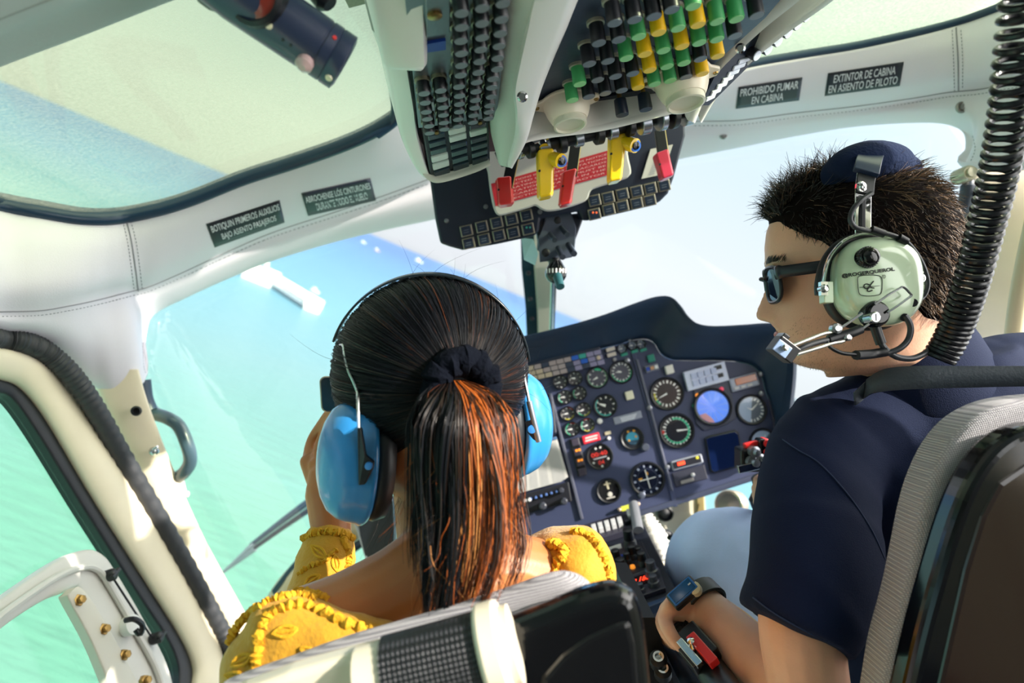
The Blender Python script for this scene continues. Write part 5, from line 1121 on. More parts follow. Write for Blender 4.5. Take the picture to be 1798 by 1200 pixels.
def head_pt(u, th, sc=1.0, grow=0.0):
    F, B, w_ = ip_(FRONT, u), ip_(BACK, u), ip_(WID, u)
    c, a = (F + B) / 2, (F - B) / 2; e = 2 / 2.25
    ct, st = math.cos(th), math.sin(th)
    f = c + a * math.copysign(abs(ct) ** e, ct); s = w_ * math.copysign(abs(st) ** e, st) * (1 - .12 * max(0, ct))
    if ct > 0:
        al = math.exp(-((u + .046) / .007) ** 2 - ((abs(s) - .0135) / .006) ** 2); f += .007 * al; s += math.copysign(.002 * al, s)
        sg = .006 + .010 * max(0, min(1, (.0 - u) / .05)); f += ip_(NOSE, u) * math.exp(-(s / sg) ** 2) + ip_(LIPS, u) * math.exp(-(s / .020) ** 4)
        f -= .009 * math.exp(-((u - .004) / .012) ** 2 - ((abs(s) - .031) / .014) ** 2)
        f += .004 * math.exp(-((u - .024) / .008) ** 2 - ((abs(s) - .026) / .022) ** 2)
    return (f * sc + grow * ct, u * sc, s * sc + grow * st)
def head_mesh(mb, O, fr, sc=1.0):
    Fh, Uh, Sh = fr; us = np.concatenate([np.linspace(-.1175, -.1, 8)[:-1], np.linspace(-.1, .1, 76), np.linspace(.1, .1165, 8)[1:]])
    rs = []
    for u in us:
        rs.append([O + Fh * f + Uh * g + Sh * s for f, g, s in (head_pt(u, 2 * PI * j / 84, sc) for j in range(84))])
    mb.rings(rs, True, True)
def limb(mb, pts, n=14, flat=1.0, up=None, k=24):
    """pts = (Vector, radius) chain -> tapered closed tube with round ends"""
    c = cv([p for p, r in pts], k); r = [float(x) for x in np.interp(np.linspace(0, len(pts) - 1, k), range(len(pts)), [r for p, r in pts])]
    mb.tube(c, r, n, True, 0, flat, up)
    mb.ell(pts[0][0], XYZ, (pts[0][1],) * 3, 12, 8); mb.ell(pts[-1][0], XYZ, (pts[-1][1],) * 3, 12, 8)
def finger(mb, pts, r0=.0085, r1=.0065): limb(mb, [(p, r0 + (r1 - r0) * i / (len(pts) - 1)) for i, p in enumerate(pts)], 10, k=16)
def strands(name, items, mats, par, n=3):
    """items = (points, radius, material) : thin tapering hairs in one mesh"""
    vs, fs, ms = [], [], []
    for pts, r, mi in items:
        k = len(pts); o = len(vs); t = (pts[-1] - pts[0]); t = t.normalized() if t.length > 1e-9 else V((0, 0, 1)); a = t.orthogonal().normalized(); b = t.cross(a)
        for i, p in enumerate(pts):
            q = r * (1 - .75 * (i / (k - 1)) ** 2)
            for j in range(n): vs.append(p + a * (math.cos(2 * PI * j / n) * q) + b * (math.sin(2 * PI * j / n) * q))
        for i in range(k - 1):
            for j in range(n): fs.append((o + i * n + j, o + i * n + (j + 1) % n, o + (i + 1) * n + (j + 1) % n, o + (i + 1) * n + j)); ms.append(mi)
    mb = MB(); mb.v = vs; mb.f = [list(f) for f in fs]; mb.m = ms
    me = bpy.data.meshes.new(name); base = LOC[par.name]
    me.from_pydata([tuple(q - base) for q in vs], [], mb.f)
    for M in mats: me.materials.append(M)
    me.polygons.foreach_set('material_index', ms); me.polygons.foreach_set('use_smooth', [True] * len(fs)); me.update()
    o = bpy.data.objects.new(name, me); COL.objects.link(o); o.parent = par; LOC[o.name] = base; return o
rnd = random.Random(11)

# ================================================================ the pilot
PO = P(1515, 480, .80)
PF = frame(R * -.99 - U * .139 + W * .30, R * -.139 + U * .99)
def HP(f, u, s): return PO + PF[0] * f + PF[1] * u + PF[2] * s
SHL, SHR = P(1440, 800, .79), V((.67, .88, .93))
ELB, WRI = P(1430, 1268, .665), P(1232, 1062, .80)
HIPL, HIPR = V((.38, .84, .46)), V((.58, .84, .46))
KNL = P(1255, 976, 1.14); KNR = V((.62, 1.28, .70))
NECK = P(1612, 725, .85)
pilot = thing('person', V((.47, .84, .36)), 'man in navy polo shirt and jeans wearing sunglasses, looking sideways, hand on lever', 'person')
mb = MB(); head_mesh(mb, PO, PF)
limb(mb, [(P(1560, 560, .81), .055), (P(1580, 620, .82), .056), (P(1605, 680, .84), .06), (NECK, .07)], 20)
# core under the clothes
def torso(mb, rings_, n=28):
    rs = []
    for c, hw, hd in rings_: rs.append([c + V((math.cos(a) * hw, math.sin(a) * hd, 0)) for a in [2 * PI * j / n for j in range(n)]])
    mb.rings(rs, True, True)
TC = lambda z, dx=0, dy=0: V((.475 + dx, .835 + dy, z))
torso(mb, [(TC(.44), .15, .10), (TC(.6), .15, .10), (TC(.75), .165, .10), (TC(.86), .165, .09), (TC(.93), .12, .07), (TC(.98), .06, .06)])
limb(mb, [(SHL, .05), (P(1428, 950, .725), .043), (P(1406, 1090, .668), .040), (ELB, .037)], 16)
limb(mb, [(ELB, .037), (ELB.lerp(WRI, .25), .0385), (ELB.lerp(WRI, .6), .031), (WRI, .0235)], 18)
limb(mb, [(SHR, .05), (V((.68, .98, .76)), .042), (V((.64, 1.08, .70)), .04)], 14)
WRR = P(1372, 872, 1.09)
limb(mb, [(V((.64, 1.08, .70)), .04), (V((.56, 1.09, .75)), .034), (WRR, .026)], 14)
limb(mb, [(HIPL, .07), (HIPL.lerp(KNL, .5), .06), (KNL, .048)], 14); limb(mb, [(HIPR, .07), (HIPR.lerp(KNR, .5), .06), (KNR, .048)], 14)
# left hand over the lever grip
K0 = [P(1178, 1066, .775), P(1172, 1072, .80), P(1169, 1079, .825), P(1168, 1086, .85)]
limb(mb, [(WRI, .0235), (P(1210, 1062, .80), .020), (P(1190, 1066, .80), .0165)], 16, 1.2)
for i, k in enumerate(K0):
    limb(mb, [(WRI.lerp(k, .35), .0125), (k, .0105)], 12, k=10)
    a = [k, k + (P(1166, 1096, .8) - P(1176, 1076, .8)) * (1.0 - .06 * i), k + (P(1174, 1122, .78) - P(1176, 1076, .8)) * (.95 - .06 * i), k + (P(1191, 1146, .77) - P(1176, 1076, .8)) * (.95 - .09 * i)]
    finger(mb, a, .0095, .0072)
limb(mb, [(P(1214, 1072, .83), .014), (P(1208, 1090, .85), .0115), (P(1214, 1108, .85), .0095), (P(1226, 1122, .84), .008)], 12)
# right hand round the cyclic grip
limb(mb, [(WRR, .025), (P(1362, 868, 1.09), .027), (P(1352, 862, 1.10), .024)], 14, 1.1)
for i, (y, dx) in enumerate(((842, 0), (856, 3), (868, 2), (880, 0))):
    b0 = P(1356, y + 4, 1.115 - .004 * i)
    finger(mb, [b0, P(1342 - dx, y - 1, 1.10), P(1331 - dx, y + 2, 1.075), P(1336 - dx, y + 7, 1.055)], .0095, .0075)
limb(mb, [(P(1364, 862, 1.07), .012), (P(1354, 846, 1.05), .010), (P(1348, 834, 1.045), .008)], 10)
body = mk('body', mb, SKIN, pilot, smooth=0); fuse(body, .0026, 5, .5)
# stubble and hair
def nrm(u, th):
    p0 = V(head_pt(u, th)); a = V(head_pt(u, th + .02)) - p0; b = V(head_pt(u + .002, th)) - p0
    q = b.cross(a); q.normalize()
    if q.x * p0.x + q.z * p0.z + q.y * .3 * p0.y < 0: q = -q
    return p0, q
def world(q): return HP(q[0], q[1], q[2])
def wdir(q): return PF[0] * q[0] + PF[1] * q[1] + PF[2] * q[2]
it = []
for _ in range(3200):
    u = rnd.uniform(-.113, -.03); th = rnd.uniform(-1.9, 1.9)
    edge_ = -.035 - .03 * math.exp(-(th / .55) ** 2) if abs(th) > .0 else -.06
    if u > edge_ - .004 * rnd.random() and not (-.062 < u < -.052 and abs(th) < .35): continue
    p, q = nrm(u, th); l_ = rnd.uniform(.0012, .0026)
    d = (q + V((0, -1.0, 0)) * .9 + V((rnd.gauss(0, .3), rnd.gauss(0, .3), rnd.gauss(0, .3)))).normalized()
    it.append(([world(p - q * .001), world(p + d * l_)], .00013, 0))
strands('stubble', it, [HAIRMAN2], pilot)
def hairline(th):
    a = abs((th + PI) % (2 * PI) - PI)
    return float(np.interp(a, [0, .5, .85, 1.2, 1.45, 1.7, 2.2, PI], [.079, .077, .060, .040, -.015, -.02, -.055, -.072]))
# scalp cap
rows = []
for i in range(26):
    r_ = []
    for j in range(72):
        th = 2 * PI * j / 72; h = hairline(th) - .004; u = h + (.1163 - h) * (i / 25); p = head_pt(u, th, 1, .0035 * min(1, i / 4)); r_.append(world((p[0], p[1] + .003 * (i / 25), p[2])))
    rows.append(r_)
mb = MB(); mb.rings(rows, True, True); mk('hair_base', mb, SCALP, pilot, smooth=180)
it = []
for _ in range(12500):
    th = rnd.uniform(-PI, PI); h = hairline(th); t_ = rnd.random() ** 1.0; u = h + (.116 - h) * t_
    p, q = nrm(u, th); a = abs(th)
    top = max(0, min(1, (u - .055) / .05)); front = math.exp(-(a / .7) ** 2) * top
    ln = .007 + .005 * rnd.random() + top * (.012 + .014 * rnd.random()) + (front * .013 * rnd.random() if a < .55 else 0)
    if a > 1.9: ln *= .9
    flow = V((-.75, .12, 0)) * top + V((-.35, -.75, 0)) * (1 - top)
    tuft = a < .55 and u > .076
    if tuft: flow = V((rnd.uniform(-.7, .3), rnd.uniform(.2, .8), rnd.gauss(0, .3)))
    d = (q * (.42 if (a < .55 and u > .076) else .06 + .30 * (1 - top)) + flow * .95 + V((rnd.gauss(0, .16), rnd.gauss(0, .16), rnd.gauss(0, .16)))).normalized()
    p0 = p + q * .001; curl = V((rnd.gauss(0, .25), rnd.gauss(0, .2) - .15, rnd.gauss(0, .25)))
    pts = [world(p0 + (d + curl * (s * s)) * (ln * s)) for s in (0, .35, .7, 1)]
    it.append((pts, rnd.uniform(.00034, .00060), 1 if (a > 1.7 and rnd.random() < .6) or rnd.random() < .10 else 0))  # extra brown strands at the back paint in golden sun highlights
strands('hair', it, [HAIRMAN, HAIRMAN2], pilot)
# lips
mb = MB()
for v, (u, r) in enumerate(((fu(1375, 592)[0], .0042), (fu(1375, 604)[0], .0048))):
    q = [HP(*[a + b for a, b in zip((head_pt(u + (.0015 if v == 0 else -.0015) * math.cos(t * 2.2), math.asin(max(-1, min(1, t * .023 / .055))))), (-.0012, 0, 0))]) for t in np.linspace(-1, 1, 15)]
    mb.tube(q, [r * (1 - .8 * abs(t) ** 1.5) for t in np.linspace(-1, 1, 15)], 10)
mk('lips', mb, LIP, pilot, smooth=180)
# eyebrow and sideburn hairs
it = []
for _ in range(260):
    s = rnd.uniform(.012, .045) * rnd.choice((-1, 1)); u = .026 + .004 * math.sin(abs(s) * 60) + rnd.uniform(-.003, .003)
    th = math.copysign(math.asin(min(1, abs(s) / .075)), s); p, q = nrm(u, th)
    it.append(([world(p), world(p + q * .002 + V((-.004, .003, math.copysign(.005, s))))], .0003, 0))
strands('eyebrow', it, [HAIRMAN], pilot)
# polo shirt
mb = MB()
torso(mb, [(TC(.44), .175, .125), (TC(.55), .178, .130), (TC(.68), .188, .132), (TC(.80), .198, .132), (TC(.88), .192, .120), (TC(.935, .005), .150, .095), (TC(.975, .03, .01), .095, .078), (TC(.995, .05, .015), .07, .07)])
limb(mb, [(P(1610, 745, .85), .088), (P(1530, 765, .82), .072), (SHL + V((.012, .004, -.005)), .066), (P(1432, 900, .73), .063), (P(1430, 985, .69), .060)], 24, k=40)
mb.tube(cv([P(1432, 940, .705), P(1428, 1000, .680), P(1415, 1062, .664), P(1396, 1112, .656)], 20), [float(x) for x in np.interp(np.linspace(0, 1, 20), [0, .5, 1], [.062, .060, .0565])], 28)
limb(mb, [(P(1610, 745, .85), .085), (SHR + V((-.01, 0, -.005)), .066), (V((.685, .95, .82)), .062)], 22)
shirt = mk('polo_shirt', mb, NAVY, pilot, smooth=0); fuse(shirt, .005, 14, .5)
def wr(p, n_):
    a = noise.noise(p * 9) * .006 + noise.noise(V((p.x * 26, p.y * 12, p.z * 12))) * .0022
    q = p - V((.47, .83, .9)); a += .0045 * max(0, noise.noise(V(((p.x * 1.0 + p.z * .55) * 34, p.y * 10, (p.z - p.x * .5) * 7)))) ** 1.2
    return a
displace(shirt, wr)
bS = bvh(shirt)
# hem, sleeve seam and yoke seam lines
def ribbon_on(tree, name, pts, r, m_, par, off=.001, n=50):
    q = cv([V((a, b, 0)) for a, b in pts], n); w_ = [hit(tree, p.x, p.y, off) for p in q]; w_ = [p for p in w_ if p]
    w2 = [w_[0]]
    for p in w_[1:]:
        if (p - w2[-1]).length < .05: w2.append(p)
    if len(w2) > 3: mb = MB(); mb.tube(w2, r, 6); mk(name, mb, m_, par)
NAVYSEAM = mat('navy_seam', '15294c', .8)
ribbon_on(bS, 'sleeve_seam', ((1374, 772), (1400, 790), (1440, 815), (1490, 870), (1530, 930), (1555, 985)), .0007, NAVYSEAM, pilot)
ribbon_on(bS, 'hem_band', ((1322, 1050), (1360, 1078), (1420, 1112), (1480, 1140)), .0007, NAVYSEAM, pilot)
# collar wrapped round the neck
mb = MB(); cc = P(1600, 640, .835); rows = []
ncx = [(-150, .0, .018), (-120, .05, .02)]
lo_r, up_r = [], []
for i in range(33):
    a = math.radians(-200 + i * 220 / 32)          # angle round the neck in the cabin's horizontal plane
    ca, sa = math.cos(a), math.sin(a)
    base = P(1607, 700, .845); topc = P(1590, 622, .83)
    lo_r.append(base + V((ca * .098, sa * .092, -.012))); up_r.append(topc + V((ca * .074, sa * .070, .010 + .018 * max(0, ca) - .02 * max(0, -ca))))
lo2 = [p.lerp(q, .12) + (p - P(1600, 660, .84)).normalized() * .006 for p, q in zip(lo_r, up_r)]
md = [p.lerp(q, .6) + (p - P(1600, 660, .84)).normalized() * .004 for p, q in zip(lo_r, up_r)]
mb.grid([lo_r, lo2, md, up_r]); col = mk('collar', mb, NAVY, pilot, smooth=180, solid=.005, sub=1)
# jeans
mb = MB()
torso(mb, [(TC(.36, 0, .02), .16, .12), (TC(.44), .172, .125), (TC(.5), .165, .118)])
limb(mb, [(HIPL, .10), (P(1480, 1075, .95), .094), (P(1395, 1012, 1.02), .086), (P(1320, 985, 1.09), .080), (KNL, .074), (P(1236, 1030, 1.19), .066), (P(1250, 1130, 1.24), .060)], 24, k=44)
limb(mb, [(HIPR, .10), (HIPR.lerp(KNR, .5), .085), (KNR, .072), (KNR + V((0, .16, -.3)), .058)], 20)
jeans = mk('jeans', mb, JEANS, pilot, smooth=0); fuse(jeans, .006, 10, .5)
displace(jeans, lambda p, n_: noise.noise(p * 14) * .004 + noise.noise(V((p.x * 40, p.y * 14, p.z * 40))) * .002)

# ---- sunglasses
sg = thing('sunglasses', HP(.11, .0, 0), 'dark sunglasses on the man in navy polo shirt', 'sunglasses')
LENS = mat('smoke_lens', '0a1226', .1, spec=.3); FRM = mat('dark_frame', '121722', .3)
def lens_shape(s0, w_, h_, n=28): return [(s0 + w_ * math.copysign(abs(math.cos(a)) ** .7, math.cos(a)), h_ * math.copysign(abs(math.sin(a)) ** .75, math.sin(a)) - (.004 if math.sin(a) < 0 else 0)) for a in [2 * PI * j / n for j in range(n)]]
def fpos(s, u): return HP(.107 - 3.2 * s * s, .003 + u, s)
for sgn in (-1, 1):
    pts = lens_shape(sgn * .033, .0265, .0185)
    mb = MB(); mb.prism([fpos(*q) for q in pts], PF[0] * -.0018); mk('lens', mb, LENS, sg, smooth=0)
    mb = MB(); mb.tube([fpos(*q) for q in pts], .0024, 8, closed=True); mk('rim', mb, FRM, sg)
    q = [HP(.100, .013, sgn * .060), HP(.094, .013, sgn * .069), HP(.06, .012, sgn * .077), HP(.02, .011, sgn * .080), HP(-.01, .006, sgn * .080)]
    mb = MB(); mb.tube(cv(q, 24), [.0078] * 6 + [.0066] * 18, 10, True, 0, .25, PF[1]); tmp = mk('temple', mb, FRM, sg)
    if sgn == 1:
        pass
mb = MB(); mb.tube(cv([fpos(-.009, .006), HP(.112, .011, 0), fpos(.009, .006)], 10), .0026, 8); mk('bridge', mb, FRM, sg)

# ---- aviation headset
hs = thing('aviation_headset', P(1530, 500, .72), 'pale green aviation headset with boom microphone worn by the pilot', 'headset')
CA = (-W + U * .06 + R * .03).normalized(); CXr = (R - CA * R.dot(CA)).normalized(); CYu = CXr.cross(CA); CYu = -CYu if CYu.dot(U) < 0 else CYu
CC = P(1530, 498, .722); ck_ = .71 / FPX
def cupring(k, h, n=56):
    o = []
    for j in range(n):
        a = 2 * PI * j / n; ca, sa = math.cos(a), math.sin(a); e = 2 / 2.7
        x = 74 * math.copysign(abs(ca) ** e, ca); y = 79 * math.copysign(abs(sa) ** e, sa)
        if sa < 0: x *= 1 - .10 * (-sa) ** 2; x += 8 * (-sa) ** 2 * .4
        o.append(CC + CXr * (x * k * ck_) + CYu * (y * k * ck_) + CA * h)
    return o
mb = MB(); mb.rings([cupring(*q) for q in ((.97, -.004), (1.0, .004), (1.0, .012), (.975, .019), (.92, .0255), (.82, .0305), (.66, .034), (.45, .036), (.2, .037), (.02, .0372))], True, True); cup = mk('ear_cup', mb, HEADSETGRN, hs, smooth=180)
mb = MB(); mb.rings([cupring(*q) for q in ((.90, -.024), (1.02, -.020), (1.06, -.010), (1.0, -.003), (.9, -.003))], True, True); mk('ear_cushion', mb, RUBBER, hs, smooth=180)
bC = bvh(cup)
def cupat(px, py, off=.0006): return hit(bC, px, py, off, .69)
c = cupat(1521, 453, 0); mb = MB(); mb.lathe(c, CA, [(.0104, -.004), (.0104, .004), (.0098, .0055), (.0085, .0065), (.0085, .0105), (.0065, .0125), (.002, .013)], 36); k = mk('volume_knob', mb, BLACKGL, hs)
mb = MB()
for j in range(28):
    a = 2 * PI * j / 28; mb.tube([c + (CXr * math.cos(a) + CYu * math.sin(a)) * .0104 + CA * .001, c + (CXr * math.cos(a) + CYu * math.sin(a)) * .0104 + CA * .0052], .0007, 5)
mk('knurling', mb, BLACK, k)
# lettering and emblem on the cup
mb = MB()
def ltr(x0, y0, x1, y1, s, h, bold): 
    e = V((x1 - x0, y1 - y0)); f = V((-e.y, e.x)).normalized()
    put_text(mb, s, lambda x, y: cupat(x0 + e.x * (x + .5) + f.x * -y, y0 + e.y * (x + .5) - y * abs(f.y), .0009), 1, h, bold=bold)
ltr(1478, 485.5, 1571, 473, '@ROGERQUEROL', 8.5, .035); mk('lettering', mb, INKBLK, hs, smooth=0)
def ink(pts, w_, closed=False, n=60):
    q = [cupat(p.x, p.y, .0007) for p in cv([V((a, b, 0)) for a, b in pts], n, closed)]
    mb.tube(q, w_ * ck_ / 2, 6, closed=closed)
mb = MB()
ink(((1506, 490), (1508, 486), (1514, 484), (1528, 483), (1542, 484), (1547, 487), (1549, 492), (1549, 502), (1548, 512), (1545, 517), (1538, 519), (1526, 520), (1514, 519), (1509, 516), (1507, 508)), 1.2, True)
ink(((1509, 505), (1545, 502)), .8)
ink(((1534, 494), (1530, 499), (1526, 505), (1523, 510), (1526, 512), (1532, 510)), 2.0); ink(((1526, 505), (1520, 507), (1517, 503), (1520, 499), (1526, 500), (1530, 505), (1535, 506)), 1.8)
put_text(mb, 'R', lambda x, y: cupat(1552 + x, 486 - y, .0008), 2.2, 3.2); ink([(1552 + 3 * math.cos(a), 486 + 3 * math.sin(a)) for a in [2 * PI * j / 10 for j in range(10)]], .6, True, 20)
mk('emblem', mb, INKBLK, hs, smooth=0)
# stirrup, headband, pad
st = [P(1446, 512, .705), P(1446, 490, .706), P(1455, 455, .706), P(1475, 428, .706), P(1500, 414, .706), P(1530, 410, .706), P(1560, 417, .706), P(1585, 434, .707), P(1602, 458, .708), P(1612, 490, .71)]
mb = MB(); mb.tube(cv(st, 50), .0035, 10, True, 0, .5, CA); mk('stirrup', mb, CHROME, hs)
mb = MB(); mb.tube([p + V((0, .010, -.003)) for p in cv(st, 50)], .0055, 10); mk('stirrup_sleeve', mb, BLACK, hs)
for (px, py, lab) in ((1449, 515, 0), (1610, 497, 1)):
    c = P(px, py, .71); mb = MB(); mb.box(c + CA * .002, .005, .011, .006, (CXr, CYu, CA)); mk('pivot_block', mb, HEADSETGRN, hs, smooth=0, bevel=.001)
    c2 = P(px + (-2 if not lab else 6), py - 8, .70); mb = MB(); mb.lathe(c2, CA, [(.0045, -.006), (.0045, .002), (.003, .003)], 14); mb.box(c2 + CA * -.002, .0035, .007, .003, (CXr, CYu, CA)); mk('pivot_pin', mb, CHROME, hs)
q = [P(1513, 412, .704), P(1513, 380, .703), P(1514, 340, .706)]; mb = MB()
def strap(pts, wd, th, n, m_, name, bev=.0008):
    mb = MB(); c = cv(pts, n); rs = []
    for i, p in enumerate(c):
        t = (c[min(i + 1, n - 1)] - c[max(i - 1, 0)]).normalized(); x = (R - t * R.dot(t)).normalized(); y = x.cross(t)
        rs.append([p + x * wd + y * th, p - x * wd + y * th, p - x * wd - y * th, p + x * wd - y * th])
    mb.rings(rs, True, True); return mk(name, mb, m_, hs, smooth=40, bevel=bev)
bandp = [P(1515, 410, .704), P(1515, 370, .702), P(1516, 330, .704), P(1522, 296, .718), P(1528, 279, .75), P(1531, 274, .80), P(1529, 282, .86), P(1522, 320, .895), P(1516, 400, .90)]
strap(bandp, .0085, .0012, 60, CHROME, 'headband')
strap([p + CA * .002 for p in (P(1514, 404, .7015), P(1514, 375, .70), P(1515, 348, .701))], .0022, .0006, 10, BLACK, 'slot')
strap([p + CA * .0022 for p in (P(1516, 342, .702), P(1518, 318, .706), P(1521, 303, .713))], .0092, .0014, 10, RUBBER, 'band_cover')
strap([p + V((0, -.003, .003)) for p in (P(1519, 310, .708), P(1523, 293, .718), P(1528, 279, .742), P(1530, 274, .765))], .0125, .003, 16, mat('pad_cover', '1b2a45', .35), 'pad_clasp')
c = P(1512, 328, .700); mb = MB(); mb.lathe(c, CA, [(.0058, -.002), (.0058, .001), (.0042, .0015)], 8); mb.lathe(c, CA, [(.0035, .001), (.0032, .0045), (.001, .005)], 14); mk('adjust_nut', mb, CHROME, hs)
mb = MB(); mb.tube(cv([P(1468, 312, .755), P(1482, 296, .752), P(1505, 288, .75), P(1530, 283, .75), P(1560, 284, .755), P(1580, 288, .76), P(1594, 304, .765)], 40), [.012 + .011 * math.sin(PI * min(1, max(0, i / 39 * 1.1))) ** .5 for i in range(40)], 16)
mb.tube(cv([P(1468, 312, .83), P(1500, 288, .83), P(1560, 284, .835), P(1594, 304, .84)], 40), [.014 + .010 * math.sin(PI * i / 39) ** .5 for i in range(40)], 16)
mb.tube(cv([P(1470, 306, .755), P(1470, 306, .83)], 8), .018, 14); mb.tube(cv([P(1590, 300, .765), P(1590, 300, .84)], 8), .018, 14); mb.tube([P(1530, 288, .75), P(1530, 288, .84)], .02, 14)
o = mk('head_pad', mb, mat('navy_fleece', '13203c', .95, bump=.6, bscale=300, spec=.2), hs); fuse(o, .004, 8, .5)
# wires of the headset
def wire(name, pts, r, m_, par, n=40): mb = MB(); mb.tube(cv([P(*q) for q in pts], n), r, 10); return mk(name, mb, m_, par)
wire('bridge_cable', ((1530, 340, .698), (1512, 352, .695), (1498, 368, .694), (1493, 385, .694), (1500, 398, .694), (1516, 404, .694), (1540, 408, .695), (1565, 413, .696), (1592, 426, .698), (1615, 456, .70), (1628, 490, .702), (1626, 512, .702), (1615, 526, .70), (1602, 530, .69)), .0026, mat('cable_sheen', '2a2d33', .3), hs, 80)
for (x0, y0, x1, y1) in ((1530, 403, 1552, 411), (1578, 417, 1592, 425)): wire('cable_clip', ((x0, y0, .694), (x1, y1, .695)), .0042, BLACK, hs, 4)
wire('upper_cable_branch', ((1576, 422, .702), (1598, 446, .703), (1608, 480, .705), (1612, 500, .706)), .0018, STEEL, hs)
pvt = cupat(1535, 552, 0); mb = MB(); mb.lathe(pvt, CA, [(.0135, -.006), (.0135, .004), (.0125, .006), (.011, .0065), (.011, .009), (.0095, .0105), (.0065, .0105)], 36); mk('boom_pivot', mb, BLACKGL, hs)
p2 = P(1536, 558, .672); mb = MB(); mb.lathe(p2, CA, [(.0058, -.012), (.0058, .001), (.0045, .0022)], 20, 0); mb.box(p2 + CA * .0022, .0004, .0035, .0004, (CXr, CYu, CA), 1); mk('pivot_screw', mb, [STEEL, INKBLK], hs)
mb = MB(); mb.tube(cv([P(1536, 535, .676), P(1560, 518, .675), P(1584, 504, .676)], 12), .0012, 8); mb.tube(cv([P(1584, 504, .676), P(1590, 507, .676), P(1601, 519, .677)], 8), .0012, 8); mb.tube(cv([P(1601, 519, .677), P(1575, 538, .676), P(1558, 549, .676)], 8), .0012, 8); mk('boom_wire_loop', mb, STEEL, hs)
mb = MB(); mb.tube([P(1514, 550, .674), P(1480, 574, .676), P(1464, 581, .677)], .0013, 8); mk('boom_wire', mb, STEEL, hs)
mb = MB(); mb.tube([P(1526, 569, .674), P(1502, 586, .676), P(1494, 592, .677)], .0013, 8); mk('boom_wire', mb, STEEL, hs)
for (px, py, r) in ((1470, 577, .0052), (1489, 592, .0042)):
    c = P(px, py, .672); mb = MB(); mb.lathe(c, CA, [(r, -.007), (r, .0), (r * .6, .001), (r * .55, .002)], 16); mk('boom_clamp', mb, STEEL, hs)
wire('boom_sleeve', ((1512, 578, .677), (1495, 585, .676), (1475, 591, .676), (1455, 597, .675)), .0048, BLACK, hs, 12)
wire('boom_arm', ((1468, 583, .676), (1447, 586, .674), (1420, 596, .668), (1392, 607, .665), (1378, 612, .664)), .0019, mat('boom_steel', 'dcd8cc', .2, metal=.8), hs)
wire('boom_arm', ((1492, 592, .676), (1478, 600, .674), (1462, 603, .673), (1440, 610, .668), (1400, 622, .665)), .0019, mat('boom_steel', 'dcd8cc', .2, metal=.8), hs)
wire('boom_cable', ((1460, 596, .675), (1440, 600, .672), (1415, 608, .667), (1392, 619, .665)), .0028, mat('cable_sheen', '2a2d33', .3), hs)
mcx = (R * .80 - U * .60).normalized(); mcy = (R * .60 + U * .80).normalized(); mc = P(1375, 614, .655)
mb = MB(); mb.box(mc, .0115, .0085, .009, (mcx, mcy, W)); mic = mk('microphone', mb, BLACK, hs, smooth=0, bevel=.0012)
mb = MB(); mb.box(mc - mcx * .004 - W * .009 - mcy * .002, .0075, .006, .001, (mcx, mcy, W)); mk('microphone_face', mb, mat('mic_grey_blue', '8fa6cc', .25), hs, smooth=0, bevel=.0006)
mb = MB(); mb.box(mc - mcx * .0075 + mcy * .006, .0035, .006, .0085, (mcx, mcy, W)); mk('microphone_lip', mb, BLACKGL, hs, smooth=0, bevel=.0008)
c = P(1378, 611, .643); mb = MB(); mb.lathe(c, CA, [(.0032, -.005), (.0032, .001), (.0015, .0015)], 12); mk('microphone_screw', mb, CHROME, hs)
wire('microphone_lead', ((1452, 598, .673), (1458, 610, .672), (1478, 620, .672), (1503, 623, .673)), .0019, BLACK, hs)
wire('strain_relief', ((1536, 572, .692), (1542, 590, .692), (1547, 604, .692)), .0052, BLACK, hs, 8)
wire('cup_cable', ((1545, 600, .692), (1556, 615, .692), (1575, 627, .692), (1600, 630, .694), (1622, 622, .697), (1634, 612, .70)), .0032, mat('cable_sheen', '2a2d33', .3), hs)
wire('loop_cable', ((1588, 554, .688), (1596, 566, .688), (1599, 580, .689), (1594, 598, .69), (1580, 612, .69), (1560, 620, .691), (1545, 622, .691)), .0031, mat('cable_sheen', '2a2d33', .3), hs)
wire('cable_joint', ((1503, 624, .672), (1530, 622, .69), (1556, 618, .691)), .0048, BLACK, hs, 12)
for (px, py) in ((1583, 556), (1598, 530)): mb = MB(); mb.tube([P(px, py, .70), P(px + 6, py + 2, .688)], .0042, 10); mk('cable_boot', mb, BLACK, hs)

# ---- coiled cord from the roof
coil = thing('coiled_cord', P(1795, -20, .52), 'black coiled headset cord hanging from the roof in front of the pilot', 'cord')
path = cv([P(1802, -60, .50), P(1796, 0, .52), P(1784, 100, .545), P(1772, 200, .575), P(1752, 310, .61), P(1728, 410, .64), P(1704, 500, .665), P(1682, 565, .685), P(1664, 605, .695), P(1648, 630, .70)], 400)
L_ = [0]
for a, b in zip(path, path[1:]): L_.append(L_[-1] + (b - a).length)
pts = []; phase = 0; tot = L_[-1]; s = 0; i = 0
while s < tot:
    f = s / tot; pitch = float(np.interp(f, [0, .2, .45, .7, .85, 1], [.0118, .0112, .0092, .0080, .0066, .0048]))
    while L_[i + 1] < s: i += 1
    t_ = (s - L_[i]) / (L_[i + 1] - L_[i]); p = path[i].lerp(path[i + 1], t_); d = (path[i + 1] - path[i]).normalized()
    x = (R - d * R.dot(d)).normalized(); y = d.cross(x); rr = float(np.interp(f, [0, .1, 1], [.0135, .014, .0135]))
    pts.append(p + x * (math.cos(phase) * rr) + y * (math.sin(phase) * rr)); ds = pitch / 18; s += ds; phase += 2 * PI / 18
mb = MB(); mb.tube(pts, .0029, 8); mk('coil', mb, mat('cord_black', '101218', .28, spec=.5), coil)

